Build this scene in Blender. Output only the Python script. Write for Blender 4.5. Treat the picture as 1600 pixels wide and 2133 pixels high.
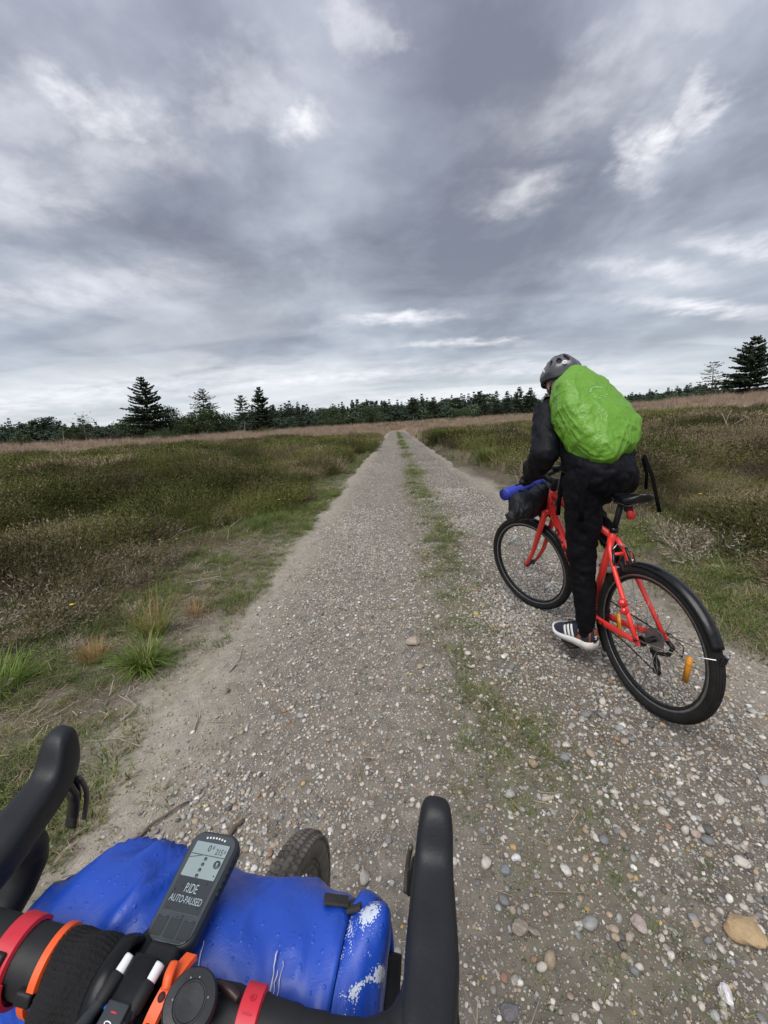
import bpy, bmesh, math, random
import numpy as np
from mathutils import Vector, Matrix

for o in list(bpy.data.objects):
    bpy.data.objects.remove(o)
SC = bpy.context.scene
COL = SC.collection
R = math.radians
random.seed(7)
RNG = np.random.default_rng(11)

# ------------------------------------------------------------------ camera
CAM_H = 1.370
PITCH, ROLL, YAW, F_PX = R(12.564), R(3.6), R(2.286), 820.0
_p, _r = PITCH, ROLL
_f = Vector((0, math.cos(_p), -math.sin(_p))); _rt = Vector((1, 0, 0)); _up = _rt.cross(_f)
_R = math.cos(_r) * _rt - math.sin(_r) * _up
_U = math.cos(_r) * _up + math.sin(_r) * _rt
_rotz = Matrix.Rotation(YAW, 3, 'Z')
_f, _R, _U = _rotz @ _f, _rotz @ _R, _rotz @ _U
cam_data = bpy.data.cameras.new('camera')
cam = bpy.data.objects.new('camera', cam_data)
COL.objects.link(cam)
cam.matrix_world = Matrix(((_R.x, _U.x, -_f.x, 0), (_R.y, _U.y, -_f.y, 0), (_R.z, _U.z, -_f.z, CAM_H), (0, 0, 0, 1)))
cam_data.sensor_fit = 'HORIZONTAL'
cam_data.sensor_width = 36.0
cam_data.lens = 36.0 * F_PX / 1600.0
cam_data.clip_start = 0.02
cam_data.clip_end = 3000
SC.camera = cam

# ------------------------------------------------------------------ light
SUN_EL, SUN_AZ = 58.0, 205.0            # degrees; azimuth clockwise from the road direction
SUN_STRENGTH = 1.5
SC.view_settings.view_transform = 'Standard'
SC.view_settings.look = 'None'
SC.view_settings.exposure = 0.98
SC.view_settings.gamma = 1.0
SC.view_settings.use_curve_mapping = False
SC.cycles.max_bounces = 4
SC.cycles.diffuse_bounces = 2
SC.cycles.glossy_bounces = 2
SC.cycles.transmission_bounces = 3
SC.cycles.transparent_max_bounces = 4
sun_d = bpy.data.lights.new('sun', 'SUN')
sun_d.energy = SUN_STRENGTH
sun_d.angle = R(45)
sun_d.color = (1.0, 0.97, 0.93)
sun = bpy.data.objects.new('sun', sun_d)
COL.objects.link(sun)
_d = Vector((math.sin(R(SUN_AZ)) * math.cos(R(SUN_EL)), math.cos(R(SUN_AZ)) * math.cos(R(SUN_EL)), math.sin(R(SUN_EL))))
sun.rotation_euler = _d.to_track_quat('Z', 'Y').to_euler()


class NT:
    """small helper to write node trees"""
    def __init__(self, tree):
        self.t = tree
        self.n = tree.nodes
        self.l = tree.links

    def add(self, typ, **kw):
        nd = self.n.new(typ)
        for k, v in kw.items():
            setattr(nd, k, v)
        return nd

    def link(self, a, b):
        self.l.new(a, b)

    def val(self, sock, v):
        if hasattr(v, 'node') or isinstance(v, bpy.types.NodeSocket):
            self.l.new(v, sock)
        elif v is not None:
            sock.default_value = v

    def math(self, op, a, b=None, c=None, clamp=False):
        nd = self.add('ShaderNodeMath', operation=op, use_clamp=clamp)
        self.val(nd.inputs[0], a)
        if b is not None: self.val(nd.inputs[1], b)
        if c is not None: self.val(nd.inputs[2], c)
        return nd.outputs[0]

    def vmath(self, op, a, b=None):
        nd = self.add('ShaderNodeVectorMath', operation=op)
        self.val(nd.inputs[0], a)
        if b is not None: self.val(nd.inputs[1], b)
        return nd.outputs[1] if op in ('LENGTH', 'DISTANCE', 'DOT_PRODUCT') else nd.outputs[0]

    def noise(self, vec, scale, detail=4.0, rough=0.55, dist=0.0, color=False, dim='3D'):
        nd = self.add('ShaderNodeTexNoise', noise_dimensions=dim)
        if vec is not None: self.l.new(vec, nd.inputs['Vector'])
        nd.inputs['Scale'].default_value = scale
        nd.inputs['Detail'].default_value = detail
        nd.inputs['Roughness'].default_value = rough
        nd.inputs['Distortion'].default_value = dist
        return nd.outputs['Color' if color else 'Fac']

    def ramp(self, fac, stops, interp='LINEAR'):
        nd = self.add('ShaderNodeValToRGB')
        cr = nd.color_ramp
        cr.interpolation = interp
        while len(cr.elements) > 1: cr.elements.remove(cr.elements[0])
        cr.elements[0].position = stops[0][0]
        cr.elements[0].color = tuple(stops[0][1]) + (1,) if len(stops[0][1]) == 3 else stops[0][1]
        for p, c in stops[1:]:
            e = cr.elements.new(p)
            e.color = tuple(c) + (1,) if len(c) == 3 else c
        self.l.new(fac, nd.inputs[0])
        return nd.outputs[0]

    def mix(self, fac, a, b, blend='MIX'):
        nd = self.add('ShaderNodeMix', data_type='RGBA', blend_type=blend)
        self.val(nd.inputs[0], fac)
        for s, v in ((nd.inputs[6], a), (nd.inputs[7], b)):
            if isinstance(v, tuple) and len(v) == 3: v = v + (1,)
            self.val(s, v)
        return nd.outputs[2]

    def maprange(self, v, a, b, c=0.0, d=1.0, smooth=True):
        nd = self.add('ShaderNodeMapRange')
        nd.interpolation_type = 'SMOOTHSTEP' if smooth else 'LINEAR'
        self.val(nd.inputs[0], v)
        for i, x in enumerate((a, b, c, d)): nd.inputs[i + 1].default_value = x
        return nd.outputs[0]


# ------------------------------------------------------------------ overcast sky
def pix_dir(px, py):
    d = _f + _R * ((px - 800) / F_PX) - _U * ((py - 1066.5) / F_PX)
    return d.normalized()

def sky_uv(px, py):
    d = pix_dir(px, py)
    k = max(d.z, 0.0) + 0.13
    return d.x / k, d.y / k

def build_world():
    w = bpy.data.worlds.new('World')
    SC.world = w
    w.use_nodes = True
    t = NT(w.node_tree)
    t.n.clear()
    out = t.add('ShaderNodeOutputWorld')
    bg = t.add('ShaderNodeBackground')
    t.link(bg.outputs[0], out.inputs[0])
    tc = t.add('ShaderNodeTexCoord')
    d = t.vmath('NORMALIZE', tc.outputs['Generated'])
    sep = t.add('ShaderNodeSeparateXYZ'); t.link(d, sep.inputs[0])
    z = t.math('MAXIMUM', sep.outputs[2], 0.0)
    k = t.math('ADD', z, 0.13)
    comb = t.add('ShaderNodeCombineXYZ')
    t.link(t.math('DIVIDE', sep.outputs[0], k), comb.inputs[0])
    t.link(t.math('DIVIDE', sep.outputs[1], k), comb.inputs[1])
    uv = comb.outputs[0]
    warp = t.noise(uv, 1.1, 1, 0.5, 0, True, '2D')
    wv = t.vmath('MULTIPLY', t.vmath('SUBTRACT', warp, (0.5, 0.5, 0.5)), (0.28, 0.28, 0.0))
    uvw = t.vmath('ADD', uv, wv)
    # long cloud streets run towards the vanishing point: stretch along y
    st = t.vmath('MULTIPLY', uvw, (1.0, 0.85, 1.0))
    big = t.noise(st, 0.95, 2, 0.5, 0, False, '2D')
    mid = t.noise(st, 2.4, 5, 0.55, 0, False, '2D')
    fine = t.noise(uvw, 5.5, 6, 0.60, 0.0, False, '2D')
    v = t.math('ADD', t.math('MULTIPLY', big, 0.52), t.math('ADD', t.math('MULTIPLY', mid, 0.36), t.math('MULTIPLY', fine, 0.09)))
    # thin and heavy places in the cover, each at its own bearing and height
    def blobs(lst):
        acc = None
        for px, py, sx, sy, ang, s in lst:
            cu, cv = sky_uv(px, py)
            rel = t.vmath('SUBTRACT', uvn, (cu, cv, 0))
            mp = t.add('ShaderNodeMapping', vector_type='TEXTURE')
            t.link(rel, mp.inputs[0])
            mp.inputs['Rotation'].default_value = (0, 0, R(ang))
            mp.inputs['Scale'].default_value = (sx, sy, 1)
            g = t.math('MULTIPLY', t.math('POWER', t.maprange(t.vmath('LENGTH', mp.outputs[0]), 0.0, 1.9, 1.0, 0.0), 1.5), s)
            acc = g if acc is None else t.math('MAXIMUM', acc, g)
        return acc
    edge = t.noise(uv, 4.2, 5, 0.60, 0.0, True, '2D')
    uvn = t.vmath('ADD', uv, t.vmath('MULTIPLY', t.vmath('SUBTRACT', edge, (0.5, 0.5, 0.5)), (0.34, 0.30, 0.0)))
    thin = blobs([(225, 245, 0.13, 0.08, -8, .80), (80, 235, 0.22, 0.08, 0, .35), (645, 238, 0.085, 0.06, -12, .95), (540, 200, 0.18, 0.08, 0, .40),
                  (775, 66, 0.060, 0.045, 10, .45), (1350, 320, 0.075, 0.16, -30, .95), (1430, 235, 0.05, 0.10, -25, .60), (1220, 215, 0.22, 0.12, -25, .35),
                  (1060, 405, 0.15, 0.10, 0, .55), (1330, 90, 0.22, 0.08, -30, .35), (250, 320, 0.28, 0.10, 0, .40), (60, 400, 0.25, 0.14, 0, .45), (170, 605, 0.60, 0.22, 0, .45),
                  (830, 662, .38, .085, 4, .80), (960, 715, .55, .09, 4, .60), (1460, 640, .55, .10, 14, .80), (1370, 565, .40, .08, 14, .55), (1560, 515, .35, .08, 14, .60),
                  (640, 790, 1.6, .30, 3, .60), (1100, 768, 1.4, .30, 3, .50), (120, 830, 2.2, .45, 0, .60), (1000, 820, 2.5, .5, 3, .45)])
    heavy = blobs([(330, 90, 0.32, 0.13, 10, .9), (100, 130, 0.24, 0.10, 0, .8), (930, 150, 0.24, 0.22, 60, 1.0), (1180, 330, 0.20, 0.24, 0, .9), (1540, 130, .25, .15, 0, .8), (840, 330, .40, .35, 0, .8),
                   (700, 560, 1.1, 0.5, 0, .9), (300, 470, .45, .25, 0, .6), (1300, 500, .5, .30, 0, .6), (500, 700, 1.5, .4, 0, .8), (1400, 700, 1.0, .3, 10, .6)])
    # low bright bands between the flat undersides near the horizon
    band = t.noise(t.vmath('MULTIPLY', uvw, (0.30, 1.0, 1.0)), 1.15, 4, 0.5, 0.0, False, '2D')
    lowm = t.maprange(z, 0.03, 0.40, 1.0, 0.0)
    bandv = t.math('MULTIPLY', t.maprange(band, 0.48, 0.66), t.math('MULTIPLY', lowm, t.maprange(z, 0.0, 0.05, 0.3, 1.0)))
    v = t.math('SUBTRACT', v, t.math('MULTIPLY', heavy, 0.085))
    base = t.ramp(v, [(0.31, (0.200, 0.220, 0.277)), (0.42, (0.280, 0.310, 0.378)), (0.51, (0.380, 0.416, 0.490)), (0.62, (0.50, 0.538, 0.610)), (0.76, (0.66, 0.69, 0.75))])
    # overhead the base is a touch more violet, towards the horizon cooler and paler
    hor = t.ramp(z, [(0.0, (0.70, 0.75, 0.775)), (0.07, (0.66, 0.71, 0.745)), (0.16, (0.47, 0.53, 0.595)), (0.40, (0.385, 0.435, 0.51)), (1.0, (0.36, 0.375, 0.455))])
    c = t.mix(t.maprange(z, 0.0, 0.34, 0.66, 0.0), base, hor)
    c = t.mix(t.maprange(z, 0.30, 0.8, 0.0, 0.6), c, t.mix(1.0, c, (1.03, 0.98, 1.03), 'MULTIPLY'))
    c = t.mix(t.math('MULTIPLY', bandv, 0.45), c, (0.84, 0.865, 0.885))
    thin = t.math('MULTIPLY', thin, t.maprange(fine, 0.30, 0.68, 0.55, 1.15))
    c = t.mix(t.math('MULTIPLY', thin, 0.85, clamp=True), c, (0.97, 0.96, 1.0))
    sky = t.add('ShaderNodeTexSky', sky_type='NISHITA')
    sky.sun_disc = False
    sky.sun_elevation = R(SUN_EL)
    sky.sun_rotation = R(SUN_AZ)
    nish = t.vmath('SCALE', sky.outputs[0]); nish.node.inputs['Scale'].default_value = 0.08
    # the ground half of the sphere is never seen; keep it the mean cloud tone
    c = t.mix(0.95, nish, c)
    t.link(c, bg.inputs[0])
    bg.inputs[1].default_value = 0.60
    w.cycles.sampling_method = 'NONE'

build_world()

# ------------------------------------------------------------------ helpers
def tag(o, label=None, cat=None, group=None, kind=None):
    if label: o['label'] = label
    if cat: o['category'] = cat
    if group: o['group'] = group
    if kind: o['kind'] = kind
    return o

def empty(name, mat=None, parent=None):
    o = bpy.data.objects.new(name, None)
    COL.objects.link(o)
    o.empty_display_size = 0.05
    if parent is not None: o.parent = parent
    if mat is not None: o.matrix_local = mat
    return o

def copy_tree(o, parent=None):
    c = o.copy()
    COL.objects.link(c)
    c.parent = parent
    for ch in o.children:
        copy_tree(ch, c)
    return c

class MB:
    """collects shapes into one mesh"""
    def __init__(self):
        self.v = []; self.f = []; self.m = []; self.cur = 0; self.off = 0

    def raw(self, verts, faces):
        o = self.off
        self.v.extend([tuple(p) for p in verts])
        self.f.extend([tuple(i + o for i in fc) for fc in faces])
        self.m.extend([self.cur] * len(faces))
        self.off += len(verts)
        return self

    def mat(self, i):
        self.cur = i
        return self

    def box(self, c, s, rot=None, bev=0.0):
        cx, cy, cz = c
        hx, hy, hz = s[0] / 2, s[1] / 2, s[2] / 2
        bm = bmesh.new()
        bmesh.ops.create_cube(bm, size=1.0)
        for v in bm.verts:
            v.co = Vector((v.co.x * 2 * hx, v.co.y * 2 * hy, v.co.z * 2 * hz))
        if bev > 0:
            bmesh.ops.bevel(bm, geom=bm.edges[:], offset=bev, segments=2, profile=0.6, affect='EDGES')
        M = Matrix.Translation(c) @ (rot.to_4x4() if rot is not None else Matrix.Identity(4))
        return self.bm(bm, M)

    def bm(self, bm, M=None):
        bm.verts.ensure_lookup_table()
        vs = [(M @ v.co) if M is not None else v.co.copy() for v in bm.verts]
        idx = {v: i for i, v in enumerate(bm.verts)}
        self.raw(vs, [[idx[v] for v in f.verts] for f in bm.faces])
        bm.free()
        return self

    def tube(self, pts, rad, n=10, cap=True, flat=None, closed=False):
        """swept tube; rad a number or a list; flat = (sx, sy) squashes the section"""
        P = [Vector(p) for p in pts]
        k = len(P)
        rr = rad if hasattr(rad, '__len__') else [rad] * k
        T = []
        for i in range(k):
            if closed:
                t = P[(i + 1) % k] - P[i - 1]
            else:
                t = (P[min(i + 1, k - 1)] - P[max(i - 1, 0)])
            T.append(t.normalized() if t.length > 1e-9 else Vector((0, 0, 1)))
        a = Vector((0, 0, 1)) if abs(T[0].z) < 0.9 else Vector((1, 0, 0))
        u = (a - T[0] * a.dot(T[0])).normalized()
        vs, fs = [], []
        sx, sy = flat if flat else (1, 1)
        for i in range(k):
            u = (u - T[i] * u.dot(T[i]))
            u = u.normalized() if u.length > 1e-6 else T[i].orthogonal().normalized()
            w = T[i].cross(u)
            for j in range(n):
                an = 2 * math.pi * j / n
                vs.append(P[i] + (u * math.cos(an) * sx + w * math.sin(an) * sy) * rr[i])
        rng = k if closed else k - 1
        for i in range(rng):
            for j in range(n):
                i2 = (i + 1) % k
                fs.append((i * n + j, i * n + (j + 1) % n, i2 * n + (j + 1) % n, i2 * n + j))
        if cap and not closed:
            fs.append(tuple(range(n - 1, -1, -1)))
            fs.append(tuple((k - 1) * n + j for j in range(n)))
        return self.raw(vs, fs)

    def lathe(self, prof, M=None, n=24, cap=False):
        """profile (r, h) turned about local z, then M"""
        vs, fs = [], []
        for r, h in prof:
            for j in range(n):
                an = 2 * math.pi * j / n
                p = Vector((r * math.cos(an), r * math.sin(an), h))
                vs.append(M @ p if M is not None else p)
        for i in range(len(prof) - 1):
            for j in range(n):
                fs.append((i * n + j, i * n + (j + 1) % n, (i + 1) * n + (j + 1) % n, (i + 1) * n + j))
        if cap:
            fs.append(tuple(range(n - 1, -1, -1)))
            fs.append(tuple((len(prof) - 1) * n + j for j in range(n)))
        return self.raw(vs, fs)

    def capsule(self, p, q, r1, r2, n=14, m=5, sq=None):
        """tapered capsule from p to q; sq = (vector, factor) squashes about its axis"""
        p, q = Vector(p), Vector(q)
        t = (q - p)
        L = t.length
        t = t.normalized() if L > 1e-6 else Vector((0, 0, 1))
        pts, rad = [], []
        for i in range(m + 1):
            a = math.pi / 2 * (1 - i / m)
            pts.append(p - t * r1 * math.sin(a)); rad.append(max(r1 * math.cos(a), 1e-4))
        for i in range(m + 1):
            a = math.pi / 2 * i / m
            pts.append(q + t * r2 * math.sin(a)); rad.append(max(r2 * math.cos(a), 1e-4))
        s0 = len(self.v)
        self.tube(pts, rad, n)
        if sq is not None:
            ax, k = Vector(sq[0]).normalized(), sq[1]
            mid = (p + q) / 2
            for i in range(s0, len(self.v)):
                v = Vector(self.v[i])
                # squash about the capsule's own axis line
                s = (v - p).dot(t)
                c = p + t * s
                d = v - c
                self.v[i] = tuple(c + d + ax * d.dot(ax) * (k - 1))
        return self

    def build(self, name, mat, parent=None, smooth=True, M=None, auto=None):
        me = bpy.data.meshes.new(name)
        me.from_pydata([tuple(p) for p in self.v], [], self.f)
        mats = mat if isinstance(mat, (list, tuple)) else [mat]
        for mm in mats: me.materials.append(mm)
        me.polygons.foreach_set('material_index', self.m)
        if smooth:
            me.polygons.foreach_set('use_smooth', [True] * len(me.polygons))
        if auto is not None:
            try:
                me.set_sharp_from_angle(angle=R(auto))
            except Exception:
                pass
        me.update()
        o = bpy.data.objects.new(name, me)
        COL.objects.link(o)
        if parent is not None: o.parent = parent
        if M is not None: o.matrix_local = M
        return o

def link_mesh(name, me, parent=None, M=None):
    o = bpy.data.objects.new(name, me)
    COL.objects.link(o)
    if parent is not None: o.parent = parent
    if M is not None: o.matrix_local = M
    return o

# ---------------------------------------------------------------- noise in numpy
def _hash(ix, iy, s):
    h = (ix.astype(np.int64) * 374761393 + iy.astype(np.int64) * 668265263 + s * 2147483647) & 0xFFFFFFFF
    h = ((h ^ (h >> 13)) * 1274126177) & 0xFFFFFFFF
    return ((h ^ (h >> 16)) & 0xFFFFFF) / float(0xFFFFFF)

def vnoise(x, y, s=0):
    x = np.asarray(x, float); y = np.asarray(y, float)
    ix, iy = np.floor(x), np.floor(y)
    fx, fy = x - ix, y - iy
    fx = fx * fx * (3 - 2 * fx); fy = fy * fy * (3 - 2 * fy)
    a = _hash(ix, iy, s); b = _hash(ix + 1, iy, s); c = _hash(ix, iy + 1, s); d = _hash(ix + 1, iy + 1, s)
    return (a * (1 - fx) + b * fx) * (1 - fy) + (c * (1 - fx) + d * fx) * fy

def fbm(x, y, s=0, o=4):
    t, a, k = 0, 0.5, 1.0
    for i in range(o):
        t = t + a * vnoise(np.asarray(x) * k + 17.3 * i, np.asarray(y) * k - 9.1 * i, s + i); a *= 0.5; k *= 2.03
    return t / (1 - 0.5 ** o)

def sst(a, b, x):
    t = np.clip((np.asarray(x, float) - a) / (b - a), 0, 1)
    return t * t * (3 - 2 * t)

# ---------------------------------------------------------------- materials
def new_mat(name):
    m = bpy.data.materials.new(name)
    m.use_nodes = True
    t = NT(m.node_tree)
    t.n.clear()
    out = t.add('ShaderNodeOutputMaterial')
    b = t.add('ShaderNodeBsdfPrincipled')
    t.link(b.outputs[0], out.inputs[0])
    return m, t, b

def bump(t, b, h, strength=0.5, dist=0.01):
    nd = t.add('ShaderNodeBump')
    nd.inputs['Strength'].default_value = strength
    nd.inputs['Distance'].default_value = dist
    t.link(h, nd.inputs['Height'])
    t.link(nd.outputs[0], b.inputs['Normal'])

def simple(name, col, rough=0.5, metal=0.0, nscale=None, namt=0.15, bscale=None, bstr=0.3, bdist=0.002, spec=0.5, coat=0.0):
    """plain coloured stuff with a little mottling and relief"""
    m, t, b = new_mat(name)
    tc = t.add('ShaderNodeTexCoord')
    if nscale:
        n = t.noise(tc.outputs['Object'], nscale, 5, 0.6)
        f = t.maprange(n, 0.3, 0.7, 1 - namt, 1 + namt, False)
        c = t.vmath('SCALE', (col[0], col[1], col[2])); t.link(f, c.node.inputs['Scale'])
        t.link(c, b.inputs['Base Color'])
        t.link(t.maprange(n, 0.3, 0.7, max(rough - 0.1, 0.02), min(rough + 0.12, 1), False), b.inputs['Roughness'])
    else:
        b.inputs['Base Color'].default_value = tuple(col) + (1,)
        b.inputs['Roughness'].default_value = rough
    if bscale:
        bump(t, b, t.noise(tc.outputs['Object'], bscale, 5, 0.6), bstr, bdist)
    b.inputs['Metallic'].default_value = metal
    b.inputs['Specular IOR Level'].default_value = spec
    b.inputs['Coat Weight'].default_value = coat
    return m
# ================================================================== terrain
ROAD_L, ROAD_R, ROAD_END = -1.22, 1.74, 67.0

def edge_l(y): return ROAD_L + 0.16 * (fbm(y * 0.8, 0 * y + 3.1, 5) - 0.5) * 2 * sst(0, 2, y + 2) + 0.10 * (vnoise(y * 3.1, 0 * y, 8) - .5)
def edge_r(y): return ROAD_R + 0.16 * (fbm(y * 0.7, 0 * y + 8.1, 15) - 0.5) * 2 + 0.10 * (vnoise(y * 2.7, 0 * y, 18) - .5)

def base_h(x, y):
    x = np.asarray(x, float); y = np.asarray(y, float)
    r = np.hypot(x, y)
    az = np.degrees(np.arctan2(x, np.maximum(y, 0.01)))
    az = np.where(y < 0, np.sign(x) * 60, az)
    h = 0.95 * sst(20, 80, r) * (1 + 0.35 * sst(-30, -46, az))
    h = h + 0.95 * sst(18, 36, az) * sst(14, 75, r)
    cor = sst(2.0, 14.0, np.abs(x - 0.26))
    cor = 1 - (1 - cor) * (1 - sst(60, 84, y))
    h = h * cor
    off = np.maximum(np.maximum(edge_l(y) - x, x - edge_r(y)), 0)      # metres outside the track
    bumps = 0.26 * (fbm(x * 0.60, y * 0.60, 31, 4) - 0.45) * sst(0.3, 3.5, off) + 0.36 * (fbm(x * 0.19, y * 0.19, 33, 3) - 0.5) * sst(3.0, 9.0, off) * (1 - .5 * sst(25, 45, r))
    bumps = bumps + 0.035 * (fbm(x * 3.2, y * 3.2, 37, 3) - 0.5) * sst(0.0, 0.6, off)
    return h + bumps + 0.012 + 0.018 * sst(0.15, 0.8, off) - 0.02 * sst(0.7, 1.6, off)

def road_h(x, y):
    """cross profile of the track: two shallow wheel ruts, a low crown, fine unevenness"""
    h = 0.012 + 0.018 * np.exp(-((x - 0.42) / 0.30) ** 2) - 0.012 * np.exp(-((x + 0.45) / 0.35) ** 2) - 0.012 * np.exp(-((x - 1.15) / 0.28) ** 2)
    h = h + 0.016 * (fbm(x * 2.2, y * 1.6, 41, 4) - 0.5) + 0.006 * (fbm(x * 11, y * 11, 43, 2) - 0.5)
    h = h * (1 - sst(45, 66, y)) + 0.012 * sst(45, 66, y)
    return h

def surf(x, y):
    """height of whatever surface is on top at x, y"""
    x = np.asarray(x, float); y = np.asarray(y, float)
    inside = (x > edge_l(y)) & (x < edge_r(y)) & (y < ROAD_END)
    k = sst(0.02, 0.35, np.minimum(x - edge_l(y), edge_r(y) - x))
    return np.where(inside, (base_h(x, y) + 0.006) * (1 - k) + road_h(x, y) * k, base_h(x, y))

def grid_mesh(name, xs, ys, hf):
    X, Y = np.meshgrid(xs, ys)
    Z = hf(X, Y)
    nx, ny = len(xs), len(ys)
    v = np.stack([X.ravel(), Y.ravel(), Z.ravel()], 1)
    i = np.arange((nx - 1) * (ny - 1)); a = (i // (nx - 1)) * nx + i % (nx - 1)
    f = np.stack([a, a + 1, a + nx + 1, a + nx], 1)
    me = bpy.data.meshes.new(name)
    me.vertices.add(len(v)); me.vertices.foreach_set('co', v.ravel())
    me.loops.add(f.size); me.loops.foreach_set('vertex_index', f.ravel().astype(np.int32))
    me.polygons.add(len(f)); me.polygons.foreach_set('loop_start', np.arange(0, f.size, 4, dtype=np.int32))
    me.polygons.foreach_set('use_smooth', np.ones(len(f), bool))
    me.update(calc_edges=True)
    return me

def ground_material():
    m, t, b = new_mat('heath_soil')
    g = t.add('ShaderNodeNewGeometry')
    P = g.outputs['Position']
    sep = t.add('ShaderNodeSeparateXYZ'); t.link(P, sep.inputs[0])
    n1 = t.noise(P, 0.9, 6, 0.6, 0.3)
    n2 = t.noise(P, 9.0, 6, 0.65, 0.2)
    n3 = t.noise(P, 60.0, 5, 0.7)
    soil = t.ramp(n2, [(0.30, (0.075, 0.060, 0.046)), (0.5, (0.150, 0.124, 0.098)), (0.68, (0.25, 0.215, 0.175))])
    sand = t.ramp(n2, [(0.3, (0.230, 0.202, 0.160)), (0.65, (0.370, 0.332, 0.272))])
    # the trodden sandy shoulder beside the track
    ax = t.math('ABSOLUTE', t.math('SUBTRACT', sep.outputs[0], 0.26))
    edge = t.math('ADD', ax, t.math('MULTIPLY', t.math('SUBTRACT', n1, 0.5), 1.1))
    c = t.mix(t.maprange(edge, 1.42, 1.95, 1.0, 0.0), soil, sand)
    litter = t.ramp(n3, [(0.32, (0.035, 0.028, 0.020)), (0.52, (0.12, 0.10, 0.072)), (0.72, (0.30, 0.255, 0.20))])
    c = t.mix(t.math('MULTIPLY', t.math('MULTIPLY', t.maprange(n2, 0.42, 0.6), 0.6), t.maprange(edge, 1.5, 2.0)), c, litter)
    moss = t.mix(n3, (0.05, 0.065, 0.018), (0.10, 0.12, 0.035))
    c = t.mix(t.math('MULTIPLY', t.maprange(t.noise(P, 1.7, 5, 0.6, 0.4), 0.52, 0.62), t.maprange(edge, 1.7, 2.4)), c, moss)
    # beyond, the heath floor: dark litter, then the pale grass belt before the wood
    r = t.vmath('LENGTH', P)
    heath = t.ramp(t.noise(P, 0.35, 6, 0.6, 0.3), [(0.35, (0.040, 0.043, 0.020)), (0.55, (0.075, 0.066, 0.040)), (0.68, (0.14, 0.105, 0.078))])
    c = t.mix(t.maprange(r, 6.0, 16.0), c, heath)
    tan = t.ramp(t.noise(P, 0.12, 6, 0.65, 0.4), [(0.3, (0.13, 0.11, 0.065)), (0.5, (0.25, 0.19, 0.135)), (0.7, (0.33, 0.25, 0.19))])
    c = t.mix(t.maprange(t.math('ADD', r, t.math('MULTIPLY', n1, 14.0)), 36.0, 50.0), c, tan)
    t.link(c, b.inputs['Base Color'])
    b.inputs['Roughness'].default_value = 0.95
    b.inputs['Specular IOR Level'].default_value = 0.15
    bump(t, b, t.math('ADD', t.math('MULTIPLY', n2, 1.0), t.math('MULTIPLY', n3, 0.5)), 0.8, 0.016)
    return m

def road_material():
    m, t, b = new_mat('gravel_track')
    g = t.add('ShaderNodeNewGeometry')
    P = g.outputs['Position']
    sep = t.add('ShaderNodeSeparateXYZ'); t.link(P, sep.inputs[0])
    x = sep.outputs[0]
    n1 = t.noise(P, 1.1, 5, 0.6, 0.2)
    n2 = t.noise(P, 14.0, 6, 0.65)
    xw = t.math('ADD', x, t.math('MULTIPLY', t.math('SUBTRACT', n1, 0.5), 0.7))
    soil = t.ramp(n2, [(0.30, (0.084, 0.073, 0.059)), (0.52, (0.155, 0.136, 0.112)), (0.72, (0.245, 0.217, 0.180))])
    sand = t.ramp(n2, [(0.3, (0.230, 0.202, 0.160)), (0.65, (0.370, 0.332, 0.272))])
    c = t.mix(t.maprange(xw, -1.20, -0.62, 1.0, 0.22), soil, sand)
    c = t.mix(t.maprange(xw, 0.05, 0.9, 0.0, 0.55), c, t.mix(0.5, soil, (0.085, 0.072, 0.056)))
    c = t.mix(t.maprange(xw, 1.30, 1.72, 0.0, 0.75), c, sand)
    # crushed stone showing as grains of many tones, too small to pick apart
    def grains(scale, lo, hi, amt, col):
        vo = t.add('ShaderNodeTexVoronoi', feature='F1'); t.link(P, vo.inputs['Vector']); vo.inputs['Scale'].default_value = scale
        ce = t.add('ShaderNodeSeparateColor'); t.link(vo.outputs['Color'], ce.inputs[0])
        pick = t.math('MULTIPLY', t.maprange(ce.outputs[0], lo, lo + 0.02), t.maprange(vo.outputs['Distance'], 0.28, 0.40, 1.0, 0.0))
        tone = t.ramp(ce.outputs[1], [(0.0, (0.15, 0.135, 0.115)), (0.25, (0.27, 0.243, 0.205)), (0.5, (0.385, 0.35, 0.295)), (0.75, (0.49, 0.45, 0.385)), (0.92, (0.30, 0.20, 0.125)), (1.0, (0.60, 0.57, 0.52))])
        return t.mix(t.math('MULTIPLY', pick, amt), col, tone), pick
    c, g1 = grains(150.0, 0.35, 0, 0.85, c)
    c, g2 = grains(70.0, 0.62, 0, 0.85, c)
    # crown: soil stained green-brown where the grass grows
    crown = t.math('MULTIPLY', t.maprange(t.math('ABSOLUTE', t.math('SUBTRACT', xw, 0.44)), 0.10, 0.42, 1.0, 0.0), t.maprange(n2, 0.35, 0.6))
    c = t.mix(t.math('MULTIPLY', crown, 0.28), c, (0.115, 0.112, 0.055))
    t.link(c, b.inputs['Base Color'])
    t.link(t.maprange(n2, 0.3, 0.7, 0.75, 0.95, False), b.inputs['Roughness'])
    b.inputs['Specular IOR Level'].default_value = 0.25
    h = t.math('ADD', t.math('MULTIPLY', g1, 0.4), t.math('ADD', t.math('MULTIPLY', g2, 0.9), t.math('MULTIPLY', n2, 1.2)))
    bump(t, b, h, 0.8, 0.006)
    return m

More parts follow.
